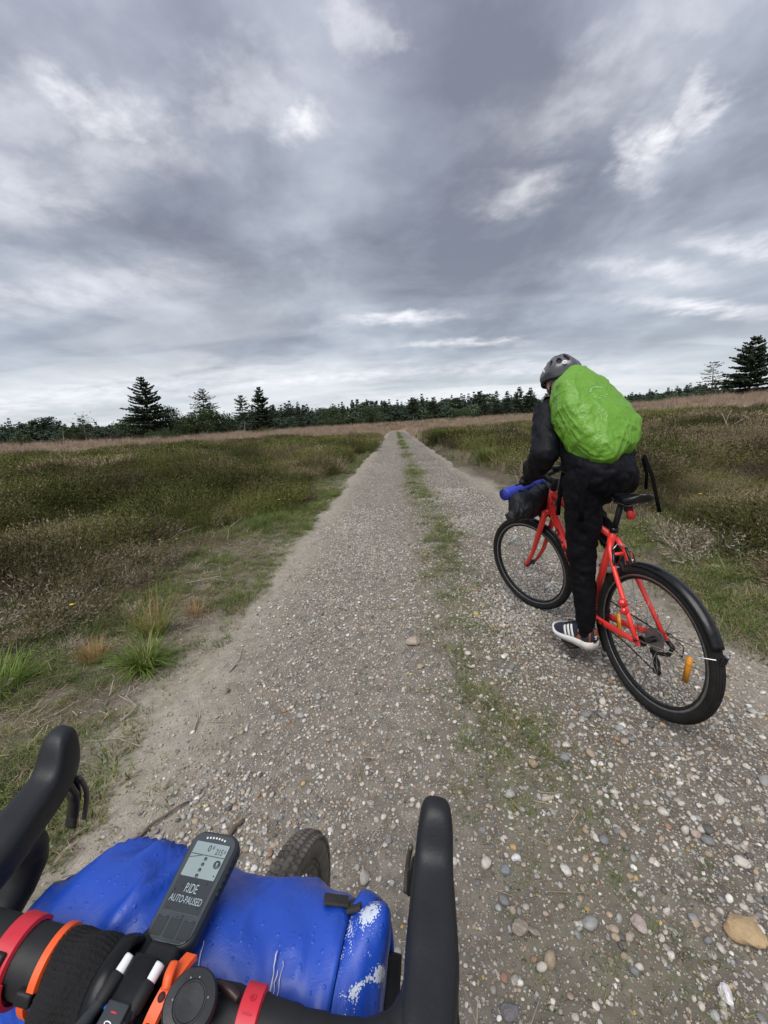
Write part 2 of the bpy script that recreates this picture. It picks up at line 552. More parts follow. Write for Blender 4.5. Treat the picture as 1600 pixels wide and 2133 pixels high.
def axis_steps(a0, a1, step, far0, far1, g):
    mid = list(np.arange(a0, a1 + 1e-6, step)); hi, lo = [], []
    d, v = step, a1
    while v < far1: d *= g; v += d; hi.append(v)
    d, v = step, a0
    while v > far0: d *= g; v -= d; lo.append(v)
    return np.array(lo[::-1] + mid + hi)
gx = axis_steps(-4.0, 4.2, 0.06, -700, 700, 1.085)
gy = axis_steps(-0.4, 8.0, 0.06, -60, 760, 1.06)
def ground_h(X, Y):
    e = np.minimum(np.minimum(X - edge_l(Y), edge_r(Y) - X), ROAD_END - Y)
    return base_h(X, Y) - 0.06 * sst(0.06, 0.30, e)
ground = link_mesh('ground', grid_mesh('ground', gx, gy, ground_h))
ground.data.materials.append(ground_material())
tag(ground, kind='structure')

def road_sheet(X, Y):
    e = np.minimum(X - edge_l(Y), edge_r(Y) - X)
    e = np.minimum(e, (ROAD_END - Y) * 0.5)
    k = sst(0.02, 0.35, e)
    return (base_h(X, Y) + 0.006) * (1 - k) + road_h(X, Y) * k - 0.06 * sst(0.0, -0.14, e)
ry = np.concatenate([np.linspace(-1.6, 4, 170), 4 + (np.linspace(0, 1, 160)[1:] ** 2.2) * (ROAD_END + 0.4 - 4)])
road = link_mesh('gravel_road', grid_mesh('gravel_road', np.linspace(ROAD_L - 0.4, ROAD_R + 0.4, 130), ry, road_sheet))
road.data.materials.append(road_material())
tag(road, kind='structure')

# ================================================================== scattering
def scatter(name, pts, rot, scl, col, idx, protos, mat_unused=None):
    """one object whose points carry real copies of the prototypes (geometry nodes)"""
    n = len(pts)
    me = bpy.data.meshes.new(name)
    me.vertices.add(n)
    me.vertices.foreach_set('co', np.asarray(pts, np.float32).ravel())
    a = me.attributes.new('rot', 'FLOAT_VECTOR', 'POINT'); a.data.foreach_set('vector', np.asarray(rot, np.float32).ravel())
    a = me.attributes.new('scl', 'FLOAT_VECTOR', 'POINT'); a.data.foreach_set('vector', np.asarray(scl, np.float32).ravel())
    c4 = np.ones((n, 4), np.float32); c4[:, :3] = col
    a = me.attributes.new('tint', 'FLOAT_COLOR', 'POINT'); a.data.foreach_set('color', c4.ravel())
    a = me.attributes.new('idx', 'INT', 'POINT'); a.data.foreach_set('value', np.asarray(idx, np.int32))
    me.update()
    o = link_mesh(name, me)
    pc = bpy.data.collections.new(name + '_kinds')
    for p in protos: pc.objects.link(p)
    ng = bpy.data.node_groups.new(name + '_nodes', 'GeometryNodeTree')
    ng.interface.new_socket('Geometry', in_out='INPUT', socket_type='NodeSocketGeometry')
    ng.interface.new_socket('Geometry', in_out='OUTPUT', socket_type='NodeSocketGeometry')
    N, L = ng.nodes, ng.links
    gi, go = N.new('NodeGroupInput'), N.new('NodeGroupOutput')
    iop = N.new('GeometryNodeInstanceOnPoints')
    ci = N.new('GeometryNodeCollectionInfo'); ci.inputs['Collection'].default_value = pc
    ci.inputs['Separate Children'].default_value = True; ci.inputs['Reset Children'].default_value = True
    def attr(nm, ty):
        nd = N.new('GeometryNodeInputNamedAttribute'); nd.data_type = ty; nd.inputs['Name'].default_value = nm
        return nd.outputs[0]
    L.new(gi.outputs[0], iop.inputs['Points'])
    L.new(ci.outputs[0], iop.inputs['Instance'])
    iop.inputs['Pick Instance'].default_value = True
    L.new(attr('idx', 'INT'), iop.inputs['Instance Index'])
    e2r = N.new('FunctionNodeEulerToRotation')
    L.new(attr('rot', 'FLOAT_VECTOR'), e2r.inputs[0])
    L.new(e2r.outputs[0], iop.inputs['Rotation'])
    L.new(attr('scl', 'FLOAT_VECTOR'), iop.inputs['Scale'])
    L.new(iop.outputs[0], go.inputs[0])
    md = o.modifiers.new('scatter', 'NODES'); md.node_group = ng
    return o

def proto(name, verts, faces, mat, smooth=False):
    me = bpy.data.meshes.new(name)
    me.from_pydata([tuple(v) for v in verts], [], faces)
    me.materials.append(mat)
    if smooth: me.polygons.foreach_set('use_smooth', [True] * len(me.polygons))
    me.update()
    return bpy.data.objects.new(name, me)

def tint_mat(name, rough=0.7, trans=0.0, spec=0.25, vary=0.25, nscale=None, bstr=0.0, attr='tint', base=None):
    """colour comes from the tint carried by each scattered piece"""
    m, t, b = new_mat(name)
    if base is None:
        at = t.add('ShaderNodeAttribute', attribute_type='INSTANCER', attribute_name=attr)
        c = at.outputs['Color']
    else:
        rgb = t.add('ShaderNodeRGB'); rgb.outputs[0].default_value = tuple(base) + (1,)
        c = rgb.outputs[0]
    if vary:
        g = t.add('ShaderNodeNewGeometry')
        f = t.math('ADD', 1 - vary, t.math('MULTIPLY', g.outputs['Random Per Island'], 2 * vary))
        v = t.vmath('SCALE', c); t.link(f, v.node.inputs['Scale']); c = v
    if nscale:
        tc = t.add('ShaderNodeTexCoord')
        n = t.noise(tc.outputs['Object'], nscale, 5, 0.65)
        v = t.vmath('SCALE', c); t.link(t.maprange(n, 0.3, 0.7, 0.78, 1.2, False), v.node.inputs['Scale']); c = v
        if bstr: bump(t, b, n, bstr, 0.02)
    t.link(c, b.inputs['Base Color'])
    b.inputs['Roughness'].default_value = rough
    b.inputs['Specular IOR Level'].default_value = spec
    if trans:
        tr = t.add('ShaderNodeBsdfTranslucent'); t.link(c, tr.inputs[0])
        mx = t.add('ShaderNodeMixShader'); mx.inputs[0].default_value = trans
        out = [n for n in t.n if n.type == 'OUTPUT_MATERIAL'][0]
        t.link(b.outputs[0], mx.inputs[1]); t.link(tr.outputs[0], mx.inputs[2]); t.link(mx.outputs[0], out.inputs[0])
    return m

def mixc(cols, w, n):
    cols = np.array(cols); k = RNG.choice(len(cols), n, p=np.array(w) / sum(w))
    return cols[k] * (0.8 + 0.4 * RNG.random((n, 1)))

# ---------------------------------------------------------------- stones and gravel
STONE_TONES = [(0.53, 0.490, 0.425), (0.40, 0.370, 0.322), (0.63, 0.600, 0.545), (0.31, 0.305, 0.290), (0.20, 0.198, 0.196), (0.115, 0.110, 0.104),
               (0.36, 0.285, 0.205), (0.40, 0.32, 0.26), (0.47, 0.33, 0.14), (0.30, 0.185, 0.12), (0.38, 0.385, 0.35), (0.70, 0.68, 0.64)]
STONE_W = [22, 26, 5, 16, 10, 6, 12, 7, 1.6, 3, 9, 0.9]
stone_mat = tint_mat('pebble', 0.62, 0, 0.35, 0, nscale=3.0, bstr=0.25)

def stone_shape(seed, sub=2, flat=0.55, ang=0.22, fine=0.0, planes=0):
    rg = np.random.default_rng(seed)
    bm = bmesh.new()
    bmesh.ops.create_icosphere(bm, subdivisions=sub, radius=0.5)
    co = np.array([v.co[:] for v in bm.verts])
    n = co / np.linalg.norm(co, axis=1, keepdims=True)
    r = np.full(len(n), 0.5)
    for k in range(5):
        d = rg.normal(size=3); d /= np.linalg.norm(d)
        r += ang * 0.16 * np.sin((n @ d) * rg.uniform(1.5, 4.2) + rg.uniform(0, 6))
    for k in range(planes):                                   # split faces
        d = rg.normal(size=3); d /= np.linalg.norm(d)
        h = rg.uniform(0.30, 0.42)
        dot = n @ d
        r = np.where(dot > 0.05, np.minimum(r, h / np.maximum(dot, 0.05)), r)
    if fine:
        for k in range(8):
            d = rg.normal(size=3); d /= np.linalg.norm(d)
            r += fine * np.sin((n @ d) * rg.uniform(8, 18) + rg.uniform(0, 6))
    co = n * r[:, None] * np.array([1.0, rg.uniform(0.66, 0.9), flat * rg.uniform(0.8, 1.15)])
    f = [[v.index for v in fc.verts] for fc in bm.faces]
    bm.free()
    return co, f

pebbles = [proto('pebble_%02d' % i, *stone_shape(100 + i, 2, 0.60, 0.25, 0, 3 if i % 2 else 0), stone_mat, True) for i in range(10)]
grains = [proto('grain_%02d' % i, *stone_shape(200 + i, 1, 0.6, 0.3), stone_mat, False) for i in range(6)]

def scatter_points(n, x0, x1, y0, y1, dens=None):
    x = RNG.uniform(x0, x1, n); y = RNG.uniform(y0, y1, n)
    if dens is not None:
        k = RNG.random(n) < dens(x, y)
        x, y = x[k], y[k]
    return x, y

def on_road(x, y, m=0.0):
    return (x > edge_l(y) + m) & (x < edge_r(y) - m)

def gravel_density(x, y):
    patch = sst(0.34, 0.62, fbm(x * 1.3, y * 1.0, 51, 3))
    tracks = 0.60 + 0.40 * np.exp(-((x + 0.5) / 0.5) ** 2) + 0.40 * sst(0.4, 1.0, x)
    sandy = 1 - 0.96 * sst(-0.62, -1.12, x + 0.5 * (fbm(x * 1.1, y * 0.9, 53, 3) - .5)) - 0.7 * sst(1.30, 1.66, x)
    return np.clip((0.38 + 0.62 * patch) * tracks * sandy, 0, 1) * on_road(x, y)

def pebble_density(x, y): return gravel_density(x, y) * (0.66 + 0.34 * sst(0.0, 0.6, x))

def lay(n, x0, x1, y0, y1, s0, s1, dens, power=2.0, sink=0.25):
    x, y = scatter_points(n, x0, x1, y0, y1, dens)
    s = s0 + (s1 - s0) * RNG.random(len(x)) ** power
    return x, y, s

X, Y, S, K = [], [], [], []
for args, kind in (
        ((78000, -1.3, 2.0, 0.35, 2.6, 0.0048, 0.013, gravel_density), 0),
        ((48000, -1.3, 2.0, 2.4, 5.5, 0.007, 0.017, gravel_density), 0),
        ((42000, -1.3, 2.0, 5.2, 14.0, 0.010, 0.024, gravel_density), 0),
        ((16000, -1.3, 2.0, 13.0, 34.0, 0.018, 0.036, gravel_density), 0),
        ((34000, -1.3, 2.0, 0.3, 3.0, 0.010, 0.026, pebble_density), 1),
        ((24000, -1.3, 2.0, 2.8, 8.0, 0.013, 0.029, pebble_density), 1),
        ((6000, -2.8, -1.0, 0.6, 6.0, 0.004, 0.014, lambda x, y: 0.8 * sst(-2.8, -1.2, x)), 0),
        ((4000, 1.6, 3.2, 0.6, 6.0, 0.005, 0.016, lambda x, y: 0.8 * sst(3.2, 1.8, x)), 0)):
    x, y, s = lay(*args)
    X.append(x); Y.append(y); S.append(s); K.append(np.full(len(x), kind))
X, Y, S, K = map(np.concatenate, (X, Y, S, K))
n = len(X)
Z = surf(X, Y) + S * RNG.uniform(0.02, 0.24, n)
rot = np.stack([RNG.normal(0, 0.3, n), RNG.normal(0, 0.3, n), RNG.uniform(0, 6.28, n)], 1)
idx = np.where(K == 0, RNG.integers(0, 6, n), RNG.integers(6, 16, n))
for i, p in enumerate(grains + pebbles): p.name = 'stone_kind_%02d' % i
gravel = scatter('gravel', np.stack([X, Y, Z], 1), rot, np.stack([S] * 3, 1), mixc(STONE_TONES, STONE_W, n), idx, grains + pebbles)
tag(gravel, 'loose fine gravel and small pebbles spread over the sandy track', 'gravel', kind='stuff')

# the stones one can pick out singly: parts of the track
hero_mats = []
for i, c in enumerate(STONE_TONES):
    hero_mats.append(tint_mat('stone_tone_%02d' % i, 0.6, 0, 0.35, 0, nscale=2.2, bstr=0.35, base=c))
stone_meshes = {}
def stone_mesh(k, tone):
    if (k, tone) not in stone_meshes:
        co, f = stone_shape(300 + k, 2, 0.62, 0.25, 0.004, (0, 2, 4)[k % 3])
        me = bpy.data.meshes.new('stone')
        me.from_pydata([tuple(v) for v in co], [], f)
        me.materials.append(hero_mats[tone])
        me.polygons.foreach_set('use_smooth', [True] * len(f))
        stone_meshes[(k, tone)] = me
    return stone_meshes[(k, tone)]

def place_stone(x, y, s, k, tone, rz, parent=None, name='stone', tilt=0.2, up=0.18):
    z = float(surf(x, y))
    o = link_mesh(name, stone_mesh(k, tone), parent)
    o.matrix_local = Matrix.Translation((x, y, z + s * up)) @ Matrix.Rotation(rz, 4, 'Z') @ Matrix.Rotation(random.uniform(-tilt, tilt), 4, 'X') @ Matrix.Rotation(random.uniform(-tilt, tilt), 4, 'Y') @ Matrix.Scale(s, 4)
    return o

def big_density(x, y):
    return np.clip(0.25 + 0.9 * sst(0.1, 0.9, x), 0, 1) * (0.3 + 0.7 * sst(0.35, 0.6, fbm(x * 2.2, y * 2.2, 77, 3))) * on_road(x, y, 0.05)
hx, hy = scatter_points(1600, -0.9, 1.75, 0.45, 2.6, big_density)
hx, hy = hx[:284], hy[:284]
tones = RNG.choice(len(STONE_TONES), len(hx), p=np.array(STONE_W) / sum(STONE_W))
for i in range(len(hx)):
    s = (0.020 + 0.026 * random.random() ** 2.0) * (1.0 + 0.12 * max(0, hy[i] - 1.2))
    place_stone(hx[i], hy[i], s, i % 12, int(tones[i]), random.uniform(0, 6.28), road)

def big_stone(name, x, y, size, seed, col, label, rz=0.0, planes=0, flat=0.6, up=0.2, fine=0.006, tilt=(0, 0), nsc=3.5):
    co, f = stone_shape(seed, 4, flat, 0.3, fine, planes)
    me = bpy.data.meshes.new(name); me.from_pydata([tuple(v) for v in co], [], f)
    me.materials.append(tint_mat('rock_' + str(seed), 0.6, 0, 0.35, 0, nscale=nsc, bstr=0.5, base=col))
    me.polygons.foreach_set('use_smooth', [True] * len(f))
    o = link_mesh(name, me)
    o.matrix_local = Matrix.Translation((x, y, float(surf(x, y)) + size * up)) @ Matrix.Rotation(rz, 4, 'Z') @ Matrix.Rotation(tilt[0], 4, 'X') @ Matrix.Rotation(tilt[1], 4, 'Y') @ Matrix.Scale(size, 4)
    tag(o, label, 'stone', 'larger stones lying on the track')
    return o

big_stone('stone', 0.842, 0.785, 0.088, 501, (0.42, 0.30, 0.17), 'large tan brown oval stone at the right edge of the picture', R(-35), 0, 0.5)
big_stone('stone', 0.262, 0.790, 0.044, 502, (0.36, 0.31, 0.25), 'angular grey beige wedge of stone right of the right brake hood', R(20), 5, 0.9, 0.3)
big_stone('stone', 0.293, 0.782, 0.038, 503, (0.33, 0.285, 0.24), 'slim upright beige flake leaning beside the angular wedge stone', R(75), 4, 0.42, 0.3, 0.004, (0.2, 1.0))
big_stone('stone', 0.190, 0.640, 0.040, 504, (0.18, 0.172, 0.178), 'round dark mottled stone below the angular wedge stone', R(10), 1, 0.85, 0.3, 0.012, nsc=5)
big_stone('stone', 0.045, 2.240, 0.088, 505, (0.40, 0.335, 0.265), 'rounded beige stone alone in the middle of the track', R(15), 2, 0.62, 0.22)
big_stone('stone', 0.305, 0.965, 0.030, 506, (0.78, 0.76, 0.73), 'small white egg shaped pebble above the angular wedge stone', R(10), 0, 0.7)
big_stone('stone', 0.440, 0.925, 0.036, 507, (0.66, 0.62, 0.56), 'whitish pointed pebble right of the white egg pebble', R(-40), 3, 0.6)
big_stone('stone', 0.262, 0.930, 0.030, 508, (0.25, 0.265, 0.28), 'smooth blue grey round pebble left of the white egg pebble', R(0), 0, 0.7)
big_stone('stone', 0.575, 0.800, 0.044, 509, (0.42, 0.34, 0.31), 'flat pinkish oval pebble between the wedge stone and the tan stone', R(-30), 0, 0.45)
big_stone('stone', 0.700, 0.670, 0.036, 510, (0.80, 0.77, 0.76), 'knobbly white quartz pebble below the pinkish oval pebble', R(50), 5, 0.7, 0.25, 0.012)
big_stone('stone', 0.470, 1.160, 0.040, 511, (0.46, 0.40, 0.33), 'pale beige rounded triangular pebble by a grass sprig on the track', R(0), 1, 0.5)
big_stone('stone', 0.600, 1.330, 0.044, 512, (0.25, 0.25, 0.255), 'long dark grey pebble right of the centre grass strip', R(-25), 2, 0.55)
big_stone('stone', 0.300, 0.555, 0.036, 513, (0.23, 0.245, 0.25), 'long blue grey pebble at the bottom edge of the picture', R(80), 0, 0.6)
big_stone('stone', 0.470, 1.300, 0.042, 514, (0.34, 0.26, 0.17), 'rough brown lumpy stone beside the centre grass strip', R(80), 2, 0.8, 0.25, 0.014)

# ---------------------------------------------------------------- grass, heather
leaf_mat = tint_mat('grass_blade', 0.55, 0.25, 0.3, 0.30)
heath_mat = tint_mat('heather_leaf', 0.85, 0.15, 0.10, 0.22)

def blade_set(seed, n, spread, hmin, hmax, lean, width, seg=3, droop=0.5):
    rg = np.random.default_rng(seed)
    V, F = [], []
    for i in range(n):
        a = rg.uniform(0, 6.283); r0 = spread * math.sqrt(rg.random())
        bx, by = r0 * math.cos(a), r0 * math.sin(a)
        da = a + rg.normal(0, 0.7)
        L = rg.uniform(hmin, hmax); th = abs(rg.normal(0, lean)) + lean * 0.3
        w = width * rg.uniform(0.7, 1.2)
        sx, sy = -math.sin(da), math.cos(da)
        p = np.array([bx, by, -0.01]); ang = th
        b0 = len(V)
        for s in range(seg + 1):
            k = w * (1 - (s / seg) ** 1.5)
            V.append((p[0] + sx * k, p[1] + sy * k, p[2]))
            if s < seg: V.append((p[0] - sx * k, p[1] - sy * k, p[2]))
            st = L / seg
            p = p + np.array([math.cos(da) * math.sin(ang), math.sin(da) * math.sin(ang), math.cos(ang)]) * st
            ang = min(ang + droop * rg.uniform(0.4, 1.2), 2.2)
        for s in range(seg - 1):
            a0 = b0 + 2 * s
            F.append((a0, a0 + 1, a0 + 3, a0 + 2))
        a0 = b0 + 2 * (seg - 1)
        F.append((a0, a0 + 1, a0 + 2))
    return V, F

def heather_set(seed, n, spread, hmin, hmax, lean, leaf, bare=0.15, leaves=7):
    """bushy sprigs: thin stems with short whorls of scale leaves"""
    rg = np.random.default_rng(seed)
    V, F = [], []
    for i in range(n):
        a = rg.uniform(0, 6.283); r0 = spread * math.sqrt(rg.random())
        p = np.array([r0 * math.cos(a), r0 * math.sin(a), -0.02])
        th = (r0 / spread) * lean + rg.normal(0, 0.22); da = a + rg.normal(0, 0.5)
        L = rg.uniform(hmin, hmax)
        d = np.array([math.cos(da) * math.sin(th), math.sin(da) * math.sin(th), math.cos(th)])
        s = np.cross(d, [0.3, 0.2, 1.0]); s /= np.linalg.norm(s) + 1e-9
        q = np.cross(d, s)
        tip = p + d * L
        b = len(V); w = 0.0018
        V += [tuple(p + s * w), tuple(p - s * w), tuple(tip)]
        F.append((b, b + 1, b + 2))
        for k in range(leaves):
            u = bare + (1 - bare) * (k + rg.random()) / leaves
            c = p + d * L * u
            an = rg.uniform(0, 6.283)
            o = s * math.cos(an) + q * math.sin(an)
            e = c + (o * 0.75 + d * 0.75) * leaf * rg.uniform(0.6, 1.3) * (1.15 - 0.5 * u)
            t2 = np.cross(o, d) * leaf * 0.13
            b = len(V)
            V += [tuple(c + t2), tuple(c - t2), tuple(e)]
            F.append((b, b + 1, b + 2))
    return V, F

heathers = [proto('h%d' % i, *heather_set(400 + i, 240, 0.15 + 0.03 * (i % 3), 0.16, 0.36, 0.85, 0.028, 0.10, 10), heath_mat) for i in range(5)]
patches = [proto('k%d' % i, *heather_set(480 + i, 620, 0.62, 0.16, 0.40, 0.45, 0.060, 0.12, 7), heath_mat) for i in range(3)]
dry_heath = [proto('d%d' % i, *heather_set(420 + i, 120, 0.17, 0.10, 0.26, 1.25, 0.034, 0.3, 4), heath_mat) for i in range(3)]
grass_s = [proto('g%d' % i, *blade_set(440 + i, 26, 0.05, 0.03, 0.075, 0.55, 0.0016), leaf_mat) for i in range(4)]
grass_m = [proto('m%d' % i, *blade_set(450 + i, 34, 0.06, 0.08, 0.22, 0.45, 0.0019), leaf_mat) for i in range(4)]
grass_t = [proto('t%d' % i, *blade_set(460 + i, 30, 0.10, 0.25, 0.50, 0.28, 0.0030, 3, 0.3), leaf_mat) for i in range(3)]
moss = [proto('s%d' % i, *heather_set(470 + i, 90, 0.10, 0.015, 0.045, 1.2, 0.016, 0.1, 4), leaf_mat) for i in range(3)]
PL = heathers + dry_heath + grass_s + grass_m + grass_t + moss + patches
for i, p in enumerate(PL): p.name = 'plant_kind_%02d' % i
I_H, I_D, I_S, I_M, I_T, I_O, I_K = (0, 5), (5, 8), (8, 12), (12, 16), (16, 19), (19, 22), (22, 25)

G_OLIVE = [(0.113, 0.125, 0.033), (0.141, 0.147, 0.044), (0.087, 0.102, 0.031), (0.166, 0.151, 0.059)]
G_BROWN = [(0.192, 0.146, 0.095), (0.250, 0.192, 0.128), (0.160, 0.133, 0.077), (0.301, 0.241, 0.166)]
G_GREY = [(0.307, 0.262, 0.205), (0.218, 0.182, 0.138), (0.422, 0.365, 0.288), (0.154, 0.128, 0.096)]
G_GREEN = [(0.128, 0.179, 0.044), (0.166, 0.211, 0.056), (0.108, 0.151, 0.041), (0.224, 0.230, 0.077)]
G_LIME = [(0.150, 0.190, 0.040), (0.185, 0.215, 0.052), (0.125, 0.165, 0.036)]
G_TAN = [(0.34, 0.26, 0.175), (0.40, 0.315, 0.22), (0.29, 0.215, 0.145), (0.31, 0.25, 0.155)]
G_PINK = [(0.38, 0.280, 0.210), (0.34, 0.245, 0.185), (0.42, 0.325, 0.25)]

veg = dict(p=[], r=[], s=[], c=[], i=[])
def sow(x, y, size, kinds, cols, w, sz=None, tilt=0.12, sink=0.0):
    n = len(x)
    if n == 0: return
    veg['p'].append(np.stack([x, y, surf(x, y) - sink], 1))
    veg['r'].append(np.stack([RNG.normal(0, tilt, n), RNG.normal(0, tilt, n), RNG.uniform(0, 6.283, n)], 1))
    s = size * (0.7 + 0.6 * RNG.random(n)) * (0.55 + 0.95 * sst(0.30, 0.68, fbm(x * 0.55, y * 0.55, 113, 3)))
    veg['s'].append(np.stack([s, s, s * (1 if sz is None else sz)], 1))
    veg['c'].append(mixc(cols, w, n) if not callable(cols) else cols(x, y))
    veg['i'].append(RNG.integers(kinds[0], kinds[1], n))

def off_track(x, y):
    return np.where(y < ROAD_END, np.maximum(edge_l(y) - x, x - edge_r(y)), 3.0)

def brownness(x, y):
    """share of dead, brown heather; broad patches"""
    b = sst(0.47, 0.60, 0.65 * fbm(x * 0.22 + 5, y * 0.16, 61, 3) + 0.35 * fbm(x * 0.9, y * 0.7, 63, 3))
    near_l = (x < 0) * sst(6.0, 4.4, y + 0.25 * np.abs(x + 3))
    dead_r = (x > 0) * np.exp(-((np.hypot(x - 9.5, (y - 10.5) * 1.0)) / 4.0) ** 2) * 1.1
    verge = sst(1.9, 0.7, off_track(x, y)) * sst(5, 9, y)
    return np.clip(b * 0.42 + near_l * 0.34 + dead_r + verge * 0.35, 0, 1)

def heath_colour(x, y):
    n = len(x)
    k = RNG.random(n) < 0.08 + 0.92 * brownness(x, y)
    c = mixc(G_OLIVE, [3, 3, 2, 1.5], n)
    cb = mixc(G_BROWN, [3, 2, 2, 1], n)
    c[k] = cb[k]
    return c * (0.28 + 0.95 * sst(0.32, 0.68, fbm(x * 1.25 + 9, y * 0.85, 117, 3)) + 0.35 * fbm(x * 0.16, y * 0.14, 119, 2))[:, None]  # patchy tone; its dark spots put the shadows among the clumps into the tint

def heath_cover(x, y):
    o = off_track(x, y)
    e = 0.8 + 1.2 * fbm(x * 0.5, y * 0.5, 71, 3)
    cov = sst(0, 0.5, o - e * np.where((x < 0), 0.55 + 0.9 * sst(6.5, 4.5, y), 0.95))
    cov = cov * np.where((x < 0), sst(3.6, 5.6, y - 0.10 * (x + 3)) * 0.8 + 0.2, sst(4.2, 7.5, np.hypot(x - 1.5, y)) * 0.85 + 0.15)
    return cov

def wedge(n, r0, r1, a0=-60, a1=60, dens=None):
    a = np.radians(RNG.uniform(a0, a1, n)); r = np.sqrt(RNG.uniform(r0 * r0, r1 * r1, n))
    x, y = r * np.sin(a), r * np.cos(a)
    k = off_track(x, y) > 0.05
    if dens is not None: k &= RNG.random(n) < dens(x, y)
    return x[k], y[k]

# heather, near to far
x, y = wedge(4900, 3.0, 8, dens=heath_cover); sow(x, y, 0.95, I_H, heath_colour, None)
x, y = wedge(11000, 8, 20, dens=heath_cover); sow(x, y, 1.25, I_H, heath_colour, None)
x, y = wedge(3700, 19, 42, dens=heath_cover); sow(x, y, 1.25, I_K, heath_colour, None, 0.80)
tanfar = lambda x, y: sst(0.40, 0.56, fbm(x * 0.06, y * 0.08, 83, 4) + 0.30 * sst(34, 50, np.hypot(x, y)))
x, y = wedge(3000, 42, 75, dens=lambda x, y: 1 - tanfar(x, y)); sow(x, y, 1.5, I_K, heath_colour, None, 0.50)
x, y = wedge(12500, 28, 75, dens=lambda x, y: tanfar(x, y) * sst(26, 40, np.hypot(x, y))); sow(x, y, 1.6, I_T, G_PINK + G_TAN, [3, 2, 2, 1, 1, 1, 1], 0.8)
x, y = wedge(10500, 70, 125); sow(x, y, 2.2, I_T, G_PINK + G_TAN, [3, 2, 2, 1, 1, 1, 1], 0.75)
x, y = wedge(500, 75, 180); sow(x, y, 2.0, I_K, G_OLIVE + G_BROWN, [2, 2, 2, 1, 1, 1, 1, 1], 0.6)
x, y = wedge(2600, 5, 32, -50, 50, lambda x, y: sst(0.5, 0.6, fbm(x * 0.35, y * 0.3, 121, 3)) * sst(0.8, 2.0, off_track(x, y))); sow(x, y, 0.85, I_T, G_TAN + G_PINK + G_GREEN, [2, 1, 2, 2, 2, 2, 1, 1, 1, 1, 2], 0.9)
x, y = wedge(12000, 3.2, 14, -50, 4, lambda x, y: (x < 0) * sst(-0.02, 0.2, off_track(x, y)) * sst(1.0, 0.35, off_track(x, y)) * (0.25 + 0.75 * sst(.42, .56, fbm(x * 1.3, y * .9, 123, 3)))); sow(x, y, 0.8, I_M, G_GREEN + G_LIME, [3, 3, 3, 2, 2, 2, 2], 0.65)
x, y = wedge(4500, 14, 60, -12, 3, lambda x, y: (x < 0) * sst(1.4, 0.1, off_track(x, y))); sow(x, y, 1.5, I_M, G_GREEN + G_TAN, [3, 3, 3, 2, .6, .5, .3, .5], 0.8)
# taller dark heather bushes standing out of the cover
x, y = wedge(1500, 5, 30, dens=lambda x, y: heath_cover(x, y) * sst(.45, .6, fbm(x * .5 + 4, y * .45, 141, 3))); sow(x, y, 1.75, I_H, lambda x, y: mixc(G_OLIVE, [1, 1, 3, .5], len(x)) * .62, None, 1.0)
# pale grass on the rise to the right
x, y = wedge(3500, 16, 40, 14, 50, lambda x, y: sst(0.45, 0.6, fbm(x * 0.12, y * 0.15, 87, 3) + 0.2 * sst(20, 34, np.hypot(x, y)))); sow(x, y, 1.1, I_T, G_TAN + G_PINK, [2, 2, 1, 2, 2, 1, 1], 0.8)
# dead and dying heather in the near left and right
dead = lambda x, y: np.clip(brownness(x, y) * 1.1, 0, 1) * sst(0.75, 1.5, off_track(x, y))
x, y = wedge(7500, 1.8, 9, dens=dead); sow(x, y, 0.8, I_D, G_BROWN + G_GREY, [2, 2, 2, 1, 2, 2, 1, 2], 0.75, 0.3)
x, y = wedge(3200, 9, 18, 14, 50, dead); sow(x, y, 1.0, I_D, G_GREY + G_BROWN, [3, 2, 2, 2, 1, 1, 1, 1], 0.7, 0.3)
# verge grasses along both edges
def verge_l(x, y): return (x < 0) * sst(-0.08, 0.12, off_track(x, y)) * sst(3.0, 1.2, off_track(x, y)) * (0.75 + 0.25 * sst(2.2, 3.6, y)) * (0.14 + 0.86 * sst(0.43, 0.54, 0.6 * fbm(x * 2.1, y * 1.6, 91, 3) + 0.4 * fbm(x * 7, y * 6, 92, 2)))
x, y = wedge(30000, 1.2, 9, -60, 10, verge_l); sow(x, y, 1.0, I_S, G_GREEN + G_TAN, [3, 3, 3, 3, 1, .5, .5, 1])
x, y = wedge(5200, 1.4, 9, -60, 10, lambda x, y: verge_l(x, y) * sst(0.3, 0.9, off_track(x, y))); sow(x, y, 0.8, I_M, G_GREEN + G_TAN, [3, 3, 3, 2, .5, .3, .3, .6])
x, y = wedge(6000, 1.4, 8, -60, 0, lambda x, y: sst(0.5, 1.3, off_track(x, y)) * sst(0.50, 0.60, fbm(x * 0.9, y * 0.9, 93, 3))); sow(x, y, 0.9, I_M, G_GREEN, [1, 1, 2, .6], 0.8)
x, y = wedge(2600, 8, 40, -30, 6, lambda x, y: (x < 0) * sst(1.5, 0.1, off_track(x, y))); sow(x, y, 1.3, I_M, G_GREEN + G_TAN, [3, 3, 3, 3, 1, 1, .5, 1])
def verge_r(x, y): return (x > 0) * sst(0.0, 0.4, off_track(x, y)) * sst(5.0, 2.5, off_track(x, y)) * (0.30 + 0.70 * sst(0.42, 0.58, fbm(x * 1.2, y * 1.2, 95, 3)))
x, y = wedge(20000, 1.6, 8, 10, 62, verge_r); sow(x, y, 0.85, I_S, G_GREEN + G_LIME + G_TAN, [3, 3, 3, 3, 2, 2, 2, 1, .5, .5, 1])
x, y = wedge(7600, 2.4, 9, 12, 58, lambda x, y: verge_r(x, y) * sst(0.7, 1.7, off_track(x, y))); sow(x, y, 0.95, I_M, G_GREEN + G_TAN, [3, 3, 4, 2, .6, .4, .4, .8])
